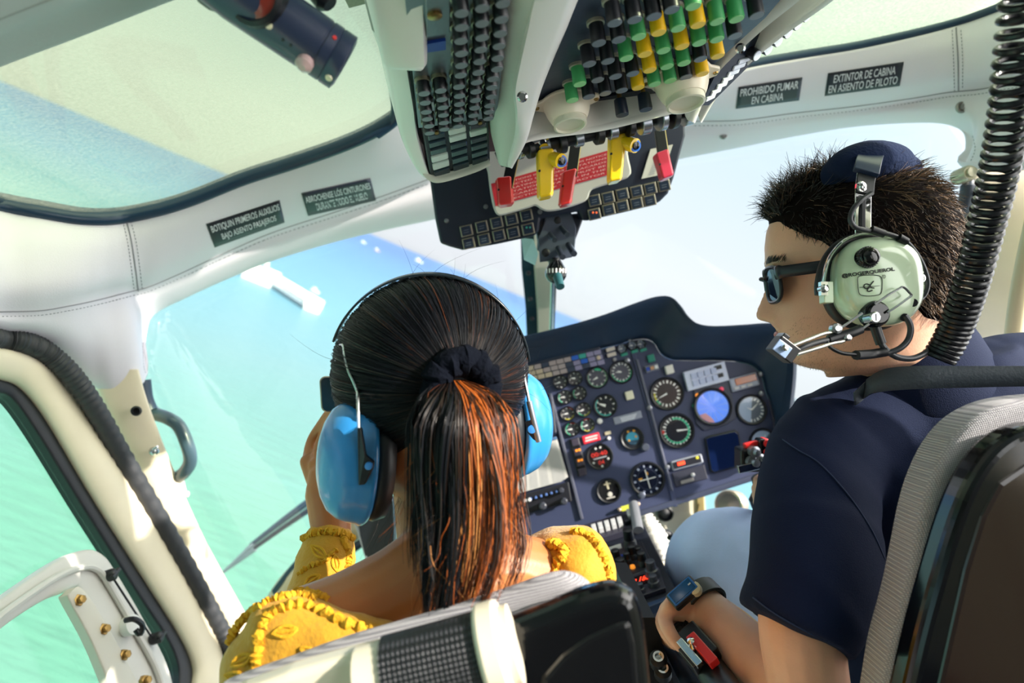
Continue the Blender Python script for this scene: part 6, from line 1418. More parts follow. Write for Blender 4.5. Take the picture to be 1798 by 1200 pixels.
# ---- wrist watch
wt = thing('wrist_watch', P(1225, 1055, .79), 'black sports watch on the pilot\'s left wrist', 'watch')
wax = (WRI - ELB).normalized(); wc = WRI + wax * .002
wf = (U * .72 - W * .45 - R * .42); wf = (wf - wax * wf.dot(wax)).normalized(); wsd = wax.cross(wf)
mb = MB(); rs = []
for j in range(40):
    a = 2 * PI * j / 40; d = wf * math.cos(a) + wsd * math.sin(a); e = .0272
    rs.append([wc + d * e - wax * .0105, wc + d * (e + .003) - wax * .0095, wc + d * (e + .003) + wax * .0095, wc + d * e + wax * .0105])
rs.append(rs[0]); mb.rings(rs, True, False); mk('strap', mb, mat('strap_black', '15181d', .45), wt, smooth=50)
fc = P(1201, 1042, .765); fz = (-W * .62 + U * .62 - R * .48).normalized(); fx = (R * .72 + U * .69); fx = (fx - fz * fx.dot(fz)).normalized(); fy = fz.cross(fx)
mb = MB(); mb.box(fc, .0185, .0105, .0055, (fx, fy, fz)); mk('case', mb, BLACK, wt, smooth=0, bevel=.003, bseg=3)
mb = MB(); mb.box(fc + fz * .0052, .0165, .0085, .0012, (fx, fy, fz)); mk('bezel', mb, mat('watch_blue', '1e5fae', .25, coat=.5), wt, smooth=0, bevel=.001)
mb = MB(); mb.box(fc + fz * .0064, .0145, .0066, .0006, (fx, fy, fz)); mk('screen', mb, BLACKGL, wt, smooth=0)
mb = MB(); mb.box(fc + fz * .0074 + fx * .011, .0018, .0008, .0003, (fx, fy, fz)); mk('logo_mark', mb, mat('mark_pale', 'c8d0d8', .4), wt, smooth=0)
mb = MB(); mb.lathe(P(1219, 1034, .76), fz, [(.0075, -.006), (.0075, .002), (.005, .0035)], 18); mk('lug_cover', mb, mat('watch_cream', 'd8d2b0', .35), wt)

# ---- collective lever under his hand, cyclic grip in front
cl = thing('collective_lever', P(1260, 1180, .72), 'black collective lever with red switch guard under the pilot\'s hand', 'lever')
mb = MB(); mb.tube(cv([P(1190, 1094, .81), P(1212, 1124, .80), P(1240, 1165, .75), P(1285, 1230, .68)], 24), .017, 16); mk('tube', mb, BLACK, cl)
mb = MB(); mb.tube([P(1190, 1094, .81), P(1212, 1124, .80)], .0165, 18); mk('twist_grip', mb, RUBGREY, cl)
gx = (P(1240, 1160, .74) - P(1205, 1120, .77)).normalized(); gz = (-W + U * .3); gz = (gz - gx * gz.dot(gx)).normalized(); gy = gz.cross(gx)
mb = MB(); mb.box(P(1222, 1140, .745), .022, .017, .012, (gx, gy, gz)); mk('switch_box', mb, mat('switch_box', '20222a', .35), cl, smooth=0, bevel=.002)
mb = MB(); mb.box(P(1234, 1142, .725), .020, .0055, .006, (gx, gy, gz)); mk('red_guard', mb, RED, cl, smooth=0, bevel=.0012)
mb = MB(); mb.box(P(1211, 1147, .728), .018, .004, .003, (gx, gy, gz)); mk('steel_rail', mb, STEEL, cl, smooth=0, bevel=.0008)
mb = MB(); mb.lathe(P(1219, 1137, .73), gz, [(.005, -.004), (.0045, .005), (.003, .008), (.004, .013), (.001, .015)], 12); mk('toggle', mb, CHROME, cl)
cy = thing('cyclic_stick', V((.45, 1.06, .36)), 'black cyclic stick grip with red switches before the screen', 'control stick')
mb = MB(); mb.tube(cv([V((.47, 1.10, .36)), V((.47, 1.10, .5)), P(1352, 905, 1.085), P(1346, 870, 1.085), P(1338, 838, 1.08)], 30), [.012] * 12 + [.017] * 18, 16); mk('stick', mb, BLACK, cy)
mb = MB(); mb.box(P(1324, 806, 1.06), .026, .018, .018, (R, U, W)); mk('grip_head', mb, BLACK, cy, smooth=0, bevel=.004)
mb = MB(); mb.box(P(1318, 820, 1.035), .020, .006, .004, ((R + U * .22).normalized(), (U - R * .22).normalized(), W)); mk('lower_plate', mb, STEEL, cy, smooth=0, bevel=.001)
mb = MB(); mb.box(P(1318, 781, 1.05), .011, .0045, .005, ((R + U * .25).normalized(), (U - R * .25).normalized(), W)); mk('red_cover', mb, RED, cy, smooth=0, bevel=.002)
for (px, py) in ((1346, 779), (1346, 794)): mb = MB(); mb.lathe(P(px, py, 1.04), -W, [(.0072, -.02), (.0072, 0), (.005, .003)], 16); mk('red_button', mb, RED, cy)
mb = MB(); mb.box(P(1340, 788, 1.05), .010, .016, .012, (R, U, W)); mk('button_block', mb, BLACKGL, cy, smooth=0, bevel=.003)
for (px, py, r) in ((1324, 794, .009), (1322, 812, .011), (1334, 806, .008)): mb = MB(); mb.lathe(P(px, py, 1.04), -W + R * .2, [(r, -.01), (r, .004), (r * .6, .006), (r * .5, .012), (r * .2, .013)], 18); mk('trim_switch', mb, mat('switch_grey', '878b95', .25, metal=.6), cy)
mb = MB(); mb.tube([P(1335, 806, 1.05), P(1358, 818, 1.06)], .007, 12); mk('grip_arm', mb, STEEL, cy)

# ---- shoulder belt
bt = thing('shoulder_belt', P(1650, 660, .72), 'dark grey shoulder belt across the pilot\'s navy collar', 'seat belt')
top = [(1498, 690), (1525, 666), (1560, 648), (1620, 643), (1700, 643), (1798, 643), (1900, 645)]; bot = [(1500, 712), (1518, 700), (1540, 690), (1600, 684), (1700, 681), (1798, 679), (1900, 680)]
dd = [.80, .765, .745, .73, .715, .70, .68]
q1 = []; q2 = []
for (a, b, d) in zip(cv([V((*p, 0)) for p in top], 40), cv([V((*p, 0)) for p in bot], 40), np.interp(np.linspace(0, 6, 40), range(7), dd)):
    h1 = hit(bS, a.x, a.y, .004); h2 = hit(bS, b.x, b.y, .004)
    d1 = min(float(d), (h1 - EYE).y if h1 else 9); d2 = min(float(d), (h2 - EYE).y if h2 else 9); d0 = min(d1, d2)
    q1.append(P(a.x, a.y, d0)); q2.append(P(b.x, b.y, d0))
mb = MB(); mb.grid([q1, [a.lerp(b, .5) for a, b in zip(q1, q2)], q2]); mk('webbing', mb, BELT, bt, smooth=180, solid=.002)
# ================================================================ the passenger seen from behind
HC = P(757, 655, .68); WS = .93
WF = frame(W * .93 - R * .30 - U * .12, U * .99 + W * .1 - R * .04)
WO = HC - WF[1] * .022 - WF[0] * .002
wom = thing('person', V((-.20, .60, .40)), 'woman in mustard lace blouse with long ponytail, seen from behind in front seat', 'person')
mb = MB(); head_mesh(mb, WO, WF, WS)
limb(mb, [(P(768, 760, .69), .050), (P(775, 870, .68), .047), (P(785, 950, .645), .047), (P(795, 1040, .61), .056)], 20)
LS, RS = P(520, 1125, .585), P(1005, 1012, .66)
limb(mb, [(P(788, 1000, .61), .050), (P(700, 1050, .60), .044), (P(610, 1092, .59), .042), (LS, .042)], 18)
limb(mb, [(P(800, 985, .62), .050), (P(870, 1000, .63), .038), (P(950, 1012, .65), .034), (RS, .034)], 18)
mb.ell(P(790, 1160, .60), (R, U, W), (.135, .085, .06)); mb.ell(P(740, 1330, .60), (R, U, W), (.13, .12, .07))
LE, LW = P(505, 1210, .74), P(583, 945, .85)
limb(mb, [(LS, .042), (LE, .034), (LE.lerp(LW, .4), .034), (LW, .024)], 16)
limb(mb, [(RS, .04), (P(1010, 1120, .72), .034)], 14)
# raised left hand
KN_ = [P(541, 812, .905), P(556, 818, .888), P(573, 826, .873), P(590, 838, .862)]
limb(mb, [(LW, .024), (P(579, 905, .862), .026), (P(572, 865, .872), .026), (P(568, 840, .880), .020)], 16)
for i, k in enumerate(KN_):
    limb(mb, [(P(576, 885, .868), .017), (k, .0112)], 12, k=10)
    finger(mb, [k, k + (P(548, 776, .93) - P(541, 812, .905)) * (1 - .06 * i), P(566 + 9 * i, 745 + 4 * i, .925 - .012 * i), P(584 + 8 * i, 718 + 3 * i, .905 - .01 * i)], .0088, .0072)
limb(mb, [(P(596, 880, .86), .017), (P(612, 830, .85), .013), (P(614, 780, .85), .0105), (P(606, 745, .86), .009)], 12)
wbody = mk('body', mb, SKINW, wom, smooth=0); fuse(wbody, .0025, 4, .5)
# blouse: off the shoulder, left arm, right puff
mb = MB()
mb.ell(P(520, 1172, .565), (R, U, W), (.058, .050, .055)); mb.ell(P(600, 1210, .565), (R, U, W), (.085, .062, .062)); mb.ell(P(455, 1200, .565), (R, U, W), (.026, .044, .05))
limb(mb, [(P(720, 1195, .575), .055), (P(620, 1165, .575), .050), (P(540, 1130, .575), .040)], 18)
mb.ell(P(760, 1290, .60), (R, U, W), (.15, .10, .085)); limb(mb, [(P(500, 1120, .56), .035), (P(590, 1140, .548), .032), (P(690, 1165, .545), .030), (P(800, 1180, .55), .030)], 16)
limb(mb, [(P(520, 1180, .60), .05), (P(500, 1200, .74), .044), (P(540, 1110, .77), .040), (P(562, 1030, .81), .036), (P(577, 960, .845), .034)], 20, k=34)
mb.ell(P(1015, 998, .655), (R, U, W), (.036, .040, .046)); mb.ell(P(968, 968, .675), (R, U, W), (.034, .019, .036)); mb.ell(P(1045, 1040, .66), (R, U, W), (.020, .03, .04)); limb(mb, [(P(1015, 1010, .655), .036), (P(1020, 1120, .70), .042)], 16)
mb.ell(P(985, 960, .665), (R, U, W), (.030, .017, .04))
bl = mk('blouse', mb, MUSTARD, wom, smooth=0); fuse(bl, .0045, 9, .5)
displace(bl, lambda p, n_: noise.noise(p * 22) * .004 + noise.noise(p * 60) * .0016 + abs(noise.noise(p * 120)) * .0008)
bB = bvh(bl); bW = bvh(wbody)
def hit2(px, py, off, d):
    a, b = hit(bB, px, py, off), hit(bW, px, py, off)
    return min([q for q in (a, b) if q] or [P(px, py, d)], key=lambda q: q.y)
def ruffle(pts, r, name='lace_trim', tree=None, dflt=.56, n=90, off=.0):
    q = cv([V((a, b, 0)) for a, b in pts], n); w_ = []
    for i, p in enumerate(q):
        h = hit2(p.x, p.y, off, dflt)
        w_.append(h + V((noise.noise(V((i * .7, 1, 0))), noise.noise(V((i * .7, 5, 0))), noise.noise(V((i * .7, 9, 0))))) * r * .7)
    runs = [[w_[0]]]
    for p, q in zip(w_, w_[1:]):
        if (q - p).length > .02: runs.append([])
        runs[-1].append(q)
    mb = MB()
    for w2 in (max(runs, key=len),):
        mb.tube(w2, [r * (1 + .35 * math.sin(i * 1.7) + .2 * noise.noise(V((i * .9, 0, 0)))) for i in range(len(w2))], 8)
    o = mk(name, mb, LACE, wom)
    displace(o, lambda p, n_: noise.noise(p * 300) * .0012); return o
ruffle(((444, 1180), (452, 1150), (456, 1115), (470, 1085), (500, 1066), (545, 1066), (590, 1086), (640, 1106), (690, 1116), (740, 1110)), .0042)
ruffle(((400, 1130), (430, 1085), (470, 1058), (520, 1045), (556, 1052)), .0035)
ruffle(((965, 956), (985, 962), (990, 975), (975, 1000), (982, 1020)), .0045, dflt=.63)
ruffle(((1005, 935), (1030, 940), (1052, 965), (1066, 1000), (1070, 1030)), .0038, dflt=.63)
ruffle(((530, 948), (548, 938), (575, 934), (600, 938), (624, 948)), .0042, dflt=.81); ruffle(((600, 940), (612, 975), (606, 1015)), .004, dflt=.80, n=50)
ruffle(((522, 1010), (545, 995), (570, 985), (590, 965)), .003, dflt=.80, n=40); ruffle(((517, 1040), (545, 1042), (575, 1050)), .003, dflt=.80, n=40)
# embroidered leaves on the left sleeve
for (px, py, a, ln) in ((425, 1160, -.5, 42), (440, 1100, .4, 46), (415, 1190, .2, 40), (500, 1110, -.2, 44), (545, 1150, .6, 40), (560, 970, .7, 36), (548, 1020, -.6, 34), (590, 990, 1.4, 30)):
    e = V((math.cos(a), math.sin(a))); f = V((-e.y, e.x)); pts_ = []
    for s in np.linspace(0, 1, 12): pts_.append((V((px, py)) + e * (s - .5) * ln + f * math.sin(PI * s) * ln * .22))
    for s in np.linspace(1, 0, 12): pts_.append((V((px, py)) + e * (s - .5) * ln - f * math.sin(PI * s) * ln * .22))
    w_ = [hit(bB, p.x, p.y, .0005) for p in pts_]
    if all(w_) and max((w_[i] - w_[i - 1]).length for i in range(len(w_))) < .02:
        mb = MB(); mb.tube(w_, .0016, 6, closed=True); mb.tube([w_[0], hit(bB, px, py, .0005), w_[12]], .0014, 6); mk('embroidery', mb, LACE, wom)

# hair: cap, strands drawn back to the tie, ponytail
tie = (R * .36 - U * .10 - W * .92).normalized()
AX = (R, U, W); RAD = (.0935, .0935, .100)
def onhead(d, k=1.0):
    x, y, z = d.dot(R), d.dot(U), d.dot(W); s = 1 / math.sqrt((x / RAD[0]) ** 2 + (y / RAD[1]) ** 2 + (z / RAD[2]) ** 2); return HC + d * (s * k)
mb = MB(); rows = []
t1 = tie.orthogonal().normalized(); t2 = tie.cross(t1)
def hl(d):      # how far from the tie the hair reaches in this direction (nape short)
    dn = max(0, -(d.dot(U))); return 2.25 - 1.05 * dn ** 1.5
for i in range(24):
    r_ = []
    for j in range(64):
        a = 2 * PI * j / 64; d = t1 * math.cos(a) + t2 * math.sin(a); ang = hl(d) * i / 23 + .001
        r_.append(onhead(tie * math.cos(ang) + d * math.sin(ang), 1.0 if i < 22 else .97))
    rows.append(r_)
mb.rings(rows, True, False); mk('hair_base', mb, HAIRBLK, wom, smooth=180)
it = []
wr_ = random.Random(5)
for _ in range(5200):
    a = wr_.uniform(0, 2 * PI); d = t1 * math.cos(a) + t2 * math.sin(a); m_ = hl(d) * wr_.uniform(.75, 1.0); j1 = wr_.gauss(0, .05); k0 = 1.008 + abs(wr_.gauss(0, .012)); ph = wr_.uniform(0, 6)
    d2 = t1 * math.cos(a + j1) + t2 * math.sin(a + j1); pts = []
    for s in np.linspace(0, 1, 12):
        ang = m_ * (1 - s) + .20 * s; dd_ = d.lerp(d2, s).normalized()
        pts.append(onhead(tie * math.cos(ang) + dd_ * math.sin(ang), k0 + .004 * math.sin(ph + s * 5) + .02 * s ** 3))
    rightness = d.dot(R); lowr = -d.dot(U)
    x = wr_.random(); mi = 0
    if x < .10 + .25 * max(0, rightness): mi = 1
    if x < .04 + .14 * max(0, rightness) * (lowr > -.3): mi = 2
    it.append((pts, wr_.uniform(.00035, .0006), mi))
# flyaways
for _ in range(34):
    a = wr_.uniform(0, 2 * PI); d = t1 * math.cos(a) + t2 * math.sin(a); ang = wr_.uniform(1.0, 1.7); p = onhead(tie * math.cos(ang) + d * math.sin(ang), 1.0); o_ = (p - HC).normalized(); c = V((wr_.gauss(0, 1), wr_.gauss(0, 1), wr_.gauss(0, 1))) * .02
    ln = wr_.uniform(.01, .035); it.append(([p + o_ * (ln * s) + c * (s * s) for s in np.linspace(0, 1, 8)], .00016, 0))
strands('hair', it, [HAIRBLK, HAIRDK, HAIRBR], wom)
TP = onhead(tie, 1.06)
mb = MB(); tx_ = tie.orthogonal().normalized(); ty_ = tie.cross(tx_); tor = []
for j in range(40):
    a = 2 * PI * j / 40; d = tx_ * math.cos(a) + ty_ * math.sin(a); tor.append(TP + d * (.0225 + .0015 * math.sin(j * 2.1)) + U * .004)
mb.tube(tor, [.0125 + .0018 * math.sin(j * 1.7) for j in range(40)], 14, closed=True); sc_ = mk('hair_tie', mb, mat('hair_tie_cloth', '060a14', .95, bump=1, bscale=220, spec=.1), wom)
displace(sc_, lambda p, n_: noise.noise(p * 180) * .003)
spine = cv([P(796, 668, .585), P(803, 690, .555), P(806, 730, .540), P(812, 800, .535), P(815, 880, .535), P(812, 960, .53), P(800, 1040, .52), P(782, 1108, .51)], 40)
wid = np.interp(np.linspace(0, 1, 40), [0, .06, .15, .3, .5, .7, .85, 1], [.008, .016, .027, .039, .043, .042, .032, .016]); dep = np.interp(np.linspace(0, 1, 40), [0, .1, .3, .7, 1], [.008, .016, .022, .022, .012])
it = []
NCL = 74; clumps = []
for c in range(NCL):
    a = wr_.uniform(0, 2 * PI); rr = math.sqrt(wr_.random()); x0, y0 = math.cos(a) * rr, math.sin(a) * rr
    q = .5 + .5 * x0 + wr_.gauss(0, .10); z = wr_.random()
    tone = (0, 0, 1) if q < .34 else ((0, 1, 2) if q < .48 else ((1, 2, 3) if z < .45 else ((1, 2, 3, 3) if z < .8 else (2, 3, 4))))  # sunlight painted into the locks: auburn and gold on the sun side, dark opposite
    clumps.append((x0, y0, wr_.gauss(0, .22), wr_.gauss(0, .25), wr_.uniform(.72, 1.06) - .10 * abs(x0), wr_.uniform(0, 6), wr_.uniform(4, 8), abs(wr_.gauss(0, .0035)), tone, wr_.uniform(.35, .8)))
for k_ in range(4400):
    x0, y0, kx, ky, ln, ph, fq, am, tone, tight = clumps[k_ % NCL]
    ln = min(1.0, ln * wr_.uniform(.82, 1.06)); ax, ay = wr_.gauss(0, .17), wr_.gauss(0, .2); pts = []
    if wr_.random() < .06: kx += wr_.gauss(0, .35); ky += wr_.gauss(0, .3); ax *= 2
    for s in np.linspace(0, ln, 16):
        i = min(39, int(s * 39)); f = s * 39 - i if i < 39 else 0; c = spine[i].lerp(spine[min(39, i + 1)], f); wv = s * s
        g = 1 - tight * min(1, s * 1.6) + .5 * max(0, s - .8)
        ox = x0 + kx * wv + ax * g; oy = y0 + ky * wv + ay * g
        pts.append(c + R * (wid[i] * .87 * ox + am * math.sin(ph + s * fq) * min(1, s * 3)) + W * (dep[i] * oy + am * math.cos(ph + s * fq) * min(1, s * 3)))
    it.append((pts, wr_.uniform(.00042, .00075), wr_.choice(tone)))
for _ in range(170):
    c0 = wr_.choice(clumps); s0 = wr_.uniform(.2, .85); i = int(s0 * 39); p0 = spine[i] + R * (wid[i] * c0[0]) + W * (dep[i] * c0[1] - .004); ln = wr_.uniform(.03, .09); kx = wr_.gauss(0, .02); ph = wr_.uniform(0, 6); cu = wr_.uniform(.001, .006)
    it.append(([p0 - U * (ln * s) + R * (kx * s * s + cu * math.sin(ph + s * 7) * s) + W * (cu * math.cos(ph + s * 7) * s - .008 * s) for s in np.linspace(0, 1, 12)], .00026, wr_.choice((1, 2, 3, 3, 4))))
# loose hairs over the neck
for _ in range(110):
    sx = wr_.uniform(-1, 1); p0 = onhead((tie * .35 - U * .9 + R * sx * .6).normalized(), .99); ln = wr_.uniform(.04, .12); c = V((wr_.gauss(0, .02), -.02 + wr_.gauss(0, .012), 0))
    it.append(([p0 - U * (ln * s) + c * (s * s) + R * (.004 * math.sin(s * 6 + sx * 9)) for s in np.linspace(0, 1, 9)], .0002, 1 if wr_.random() < .6 else 3))
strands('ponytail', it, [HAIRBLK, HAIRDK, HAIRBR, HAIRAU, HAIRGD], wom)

hair_cap = [o for o in wom.children if o.name.startswith('hair_base')][0]; bH = bvh(hair_cap)
def lay(px, py, d, off=.006):
    h = hit(bH, px, py, off); return P(px, py, d) if h is None or h.y > P(px, py, d).y else h
def wire_on(name, pts, r, m_, par):
    mb = MB(); mb.tube([lay(p.x, p.y, p.z) for p in cv([V(q) for q in pts], 50)], r, 8); return mk(name, mb, m_, par)
# ---- blue ear defenders
em = thing('ear_defenders', P(640, 800, .62), 'blue ear defenders on the woman with dark ponytail', 'ear defenders')
def defender(C, A, Lx, scale=1.0):
    A = A.normalized(); Lx = (Lx - A * Lx.dot(A)).normalized(); S_ = A.cross(Lx)
    def ring(k, h, n=44): return [C + Lx * (math.cos(a) * .0605 * k * scale) + S_ * (math.sin(a) * .044 * k * scale) + A * h * scale for a in [2 * PI * j / n for j in range(n)]]
    mb = MB(); mb.rings([ring(*q) for q in ((1.0, -.002), (1.03, .001), (1.03, .004), (1.0, .006), (.98, .014), (.92, .024), (.80, .033), (.62, .039), (.4, .043), (.15, .0445), (.02, .0446))], True, True); c_ = mk('ear_cup', mb, BLUEPL, em, smooth=180)
    mb = MB(); mb.rings([ring(*q) for q in ((.72, -.022), (.92, -.020), (.97, -.010), (.92, -.002), (.7, -.002))], True, True); mk('ear_cushion', mb, RUBBER, em, smooth=180)
    return c_
defender(P(640, 808, .622), R * -.88 - W * .44 + U * .10, R * .42 - U * .90, .93)
defender(P(898, 745, .72), R * .86 + W * .42 + U * .06, R * .12 - U * .98 + W * .1, .93)
BANDM = mat('band_black', '0f1a20', .35, coat=.2)
mb = MB(); hb = [P(606, 606, .665), P(600, 600, .67), P(612, 570, .665), P(640, 535, .66), P(690, 503, .66), P(745, 489, .662), P(800, 494, .665), P(860, 525, .67), P(905, 580, .68), P(922, 632, .69)]
mb = MB(); c = cv(hb[1:], 60); rs = []
for i, p in enumerate(c):
    t = (c[min(i + 1, 59)] - c[max(i - 1, 0)]).normalized(); o_ = (p - HC); o_ = (o_ - t * o_.dot(t)).normalized(); x = t.cross(o_)
    p = onhead((p - HC).normalized(), 1.05) - W * .004
    rs.append([p + x * .009 + o_ * .001, p - x * .009 + o_ * .001, p - x * .009 - o_ * .0012, p + x * .009 - o_ * .0012])
mb.rings(rs, True, True); mk('headband', mb, BANDM, em, smooth=60, bevel=.0005)
wire_on('yoke_wire', ((590, 612, .668), (602, 606, .66), (606, 625, .655), (612, 650, .65), (622, 672, .62), (628, 690, .592), (629, 720, .582), (630, 752, .578)), .0016, STEEL, em)
wire_on('yoke_wire', ((594, 614, .66), (588, 650, .665), (587, 700, .665)), .0014, STEEL, em)
mb = MB(); q = [P(627, 752, .577), P(634, 752, .577), P(642, 800, .574), P(656, 812, .574), P(654, 824, .574), P(640, 852, .574), P(629, 853, .574)]; mb.prism(q, W * .006); mk('yoke_arm', mb, BLACK, em, smooth=0, bevel=.001)
mb = MB(); mb.lathe(P(647, 819, .572), -W, [(.0034, -.002), (.003, .0015), (.001, .002)], 14); mk('pivot_dot', mb, mat('dot_blue', '3f8fe0', .4), em)
wire_on('yoke_wire', ((918, 628, .668), (920, 660, .655), (926, 690, .65), (930, 712, .648)), .0016, STEEL, em)
wire('yoke_tube', ((929, 705, .648), (936, 735, .648), (946, 776, .65)), .0028, mat('tube_grey', '8d9098', .3, metal=.6), em)
mb = MB(); mb.prism([P(922, 742, .655), P(932, 738, .655), P(946, 778, .655), P(936, 772, .655), P(926, 760, .655)], W * .004); mk('yoke_arm', mb, BLACK, em, smooth=0)
mb = MB(); mb.lathe(P(934, 754, .648), -W, [(.0045, -.002), (.004, .0015), (.001, .002)], 14); mk('pivot_dot', mb, mat('dot_blue', '3f8fe0', .4), em)

# ---- camera phone she holds up
ph = thing('phone', P(600, 700, .87), 'silver framed phone held up by the woman in front of her face', 'phone')
fx, fy = (R * .96 + W * .28).normalized(), (U * .99 + R * -.06).normalized(); pc_ = P(604, 692, .893)
mb = MB(); pts = []
hw, hh, rr = .028, .0215, .006
for (cx, cy, a0) in ((1, 1, 0), (-1, 1, 90), (-1, -1, 180), (1, -1, 270)):
    for s in range(7): a = math.radians(a0 + s * 15); pts.append(pc_ + fx * (cx * (hw - rr) + rr * math.cos(a)) + fy * (cy * (hh - rr) + rr * math.sin(a)))
mb.tube(pts, .0022, 8, closed=True); mk('frame', mb, mat('phone_metal', 'a39a92', .3, metal=.6), ph)
mb = MB(); mb.prism([p - fx * 0 for p in pts], fx.cross(fy) * .003); mk('screen', mb, mat('phone_screen', '22333d', .1, coat=.6), ph, smooth=0)
mb = MB(); mb.box(pc_ - fx * .018 - fx.cross(fy) * .002 + fy * .002, .006, .010, .004, (fx, fy, fx.cross(fy))); mk('lens_hood', mb, mat('phone_glass', 'a9c8d8', .1, coat=.5), ph, smooth=0, bevel=.001)
# ================================================================ seats
def seat(lab, outline_cushion, outline_shell, d_c, d_s, th_c, th_s, loc):
    t = thing('helicopter_seat', loc, lab, 'seat')
    mb = MB(); mb.prism([P(*q, d_c) if len(q) == 2 else V(q) for q in outline_cushion], V((0, th_c, 0))); c = mk('backrest_cover', mb, GREYCLOTH, t, smooth=0, bevel=.012, bseg=4)
    mb = MB(); mb.prism([P(*q, d_s) if len(q) == 2 else V(q) for q in outline_shell], V((0, th_s, 0))); s = mk('shell', mb, BLACKGL, t, smooth=0, bevel=.012, bseg=4)
    return t, c, s
def sym(pts, d, xc):
    """left side picture outline -> closed symmetric backrest outline in the cabin"""
    A = [P(a, b, d) for a, b in pts]; A = cv(A, 40)
    return [tuple(p) for p in A] + [(2 * xc - p.x, p.y, p.z) for p in A[::-1]]
# pilot seat: backrest behind the navy shirt
xc = .50
cush = sym([(1520, 1420), (1535, 1330), (1553, 1230), (1566, 1150), (1590, 1060), (1606, 985), (1622, 905), (1640, 845), (1668, 788), (1705, 745), (1750, 718), (1800, 704), (1880, 696)], .57, xc)
t, c_, s_ = seat('pilot seat with grey woven cover and glossy black shell, right of the navy shirt', cush, sym([(1548, 1420), (1575, 1300), (1597, 1200), (1618, 1110), (1643, 1020), (1672, 925), (1700, 855), (1735, 800), (1775, 765), (1820, 748), (1880, 742)], .535, xc), .57, .535, .045, .03, V((xc, .57, .3)))
mb = MB(); mb.prism([P(*q, .533) for q in ((1640, 1220), (1665, 1110), (1690, 1000), (1720, 905), (1752, 845), (1800, 812), (1880, 800), (2000, 800), (2000, 1220))], V((0, .012, 0))); mk('back_pad', mb, mat('shell_inner', '1a1210', .12, coat=.5), t, smooth=0, bevel=.006, bseg=3)
mb = MB(); mb.box((xc, .78, .30), .23, .22, .05); mk('seat_pan', mb, GREYCLOTH, t, smooth=0, bevel=.02)
mb = MB(); mb.box((xc, .72, .12), .18, .16, .12); mk('seat_base', mb, BLACK, t, smooth=0, bevel=.01)
# passenger seat
xc = -.185
def seat_top(pts, d): return [P(a, b, d) for a, b in pts]
ctop = [(380, 1216), (430, 1196), (500, 1172), (560, 1150), (620, 1130), (700, 1107), (760, 1090), (830, 1068), (900, 1045), (945, 1028), (985, 1018), (1015, 1022), (1038, 1036), (1050, 1060), (1062, 1110), (1085, 1240), (1110, 1420)]
poly = [P(*q, .487) for q in ctop]; poly = cv(poly, 60) + [P(300, 1420, .487), P(350, 1240, .487)]
t = thing('helicopter_seat', V((xc, .47, .3)), 'passenger seat with grey woven top and glossy black shell, below the ponytail', 'seat')
mb = MB(); mb.prism(poly, V((0, .03, 0))); mk('backrest_cover', mb, GREYCLOTH, t, smooth=0, bevel=.013, bseg=4)
stop = [(860, 1150), (890, 1105), (920, 1090), (960, 1074), (1000, 1056), (1040, 1042), (1075, 1035), (1100, 1040), (1120, 1055), (1132, 1090), (1140, 1140), (1150, 1240), (1165, 1420)]
poly = cv([P(*q, .452) for q in stop], 50) + [P(700, 1420, .452), P(760, 1260, .452)]
mb = MB(); mb.prism(poly, V((0, .028, 0))); mk('shell', mb, BLACKGL, t, smooth=0, bevel=.014, bseg=5)
mb = MB(); mb.prism([P(*q, .450) for q in ((900, 1420), (925, 1260), (950, 1190), (985, 1150), (1030, 1118), (1080, 1095), (1108, 1088), (1118, 1130), (1128, 1240), (1140, 1420))], V((0, .01, 0))); mk('back_pad', mb, mat('shell_black', '08090c', .25), t, smooth=0, bevel=.005, bseg=3)
mb = MB(); mb.box((xc, .72, .32), .23, .2, .05); mk('seat_pan', mb, GREYCLOTH, t, smooth=0, bevel=.02)
mb = MB(); mb.box((xc, .68, .13), .18, .16, .13); mk('seat_base', mb, BLACK, t, smooth=0, bevel=.01)
# harness reel bar behind the passenger seat
hr = thing('harness_reel', P(760, 1140, .47), 'cream plastic harness guide wrapped by black webbing behind the passenger seat', 'harness')
A_ = [P(380, 1235, .452), P(440, 1210, .452), P(520, 1190, .452), P(620, 1172, .452), P(690, 1160, .452)]
mb = MB(); rs = []
for p, h in zip(A_, (.004, .008, .012, .016, .018)): rs.append([p + U * h, p + U * h - W * .02, p - U * .05 - W * .02, p - U * .05 + W * .01, p + W * .01])
mb.rings(rs, True, True); mk('guide_arm', mb, CREAMPL, hr, smooth=0, bevel=.005, bseg=3)
mb = MB(); mb.tube([P(640, 1205, .436), P(905, 1130, .436)], .0245, 24); mk('roller', mb, CREAMPL, hr)
mb = MB(); mb.tube([P(686, 1191, .436), P(850, 1146, .436)], .026, 28); mk('webbing', mb, WEBBING, hr)
mb = MB(); ax_ = (P(905, 1130, .436) - P(640, 1205, .436)).normalized(); mb.tube([P(848, 1147, .436), P(890, 1135, .436)], .0298, 28); mk('end_collar', mb, CREAMPL, hr, bevel=.003)
mb = MB(); mb.prism([P(846, 1190, .426), P(900, 1165, .426), P(920, 1290, .426), P(860, 1300, .426)], V((0, .02, 0))); mk('guide_foot', mb, CREAMPL, hr, smooth=0, bevel=.006, bseg=3)
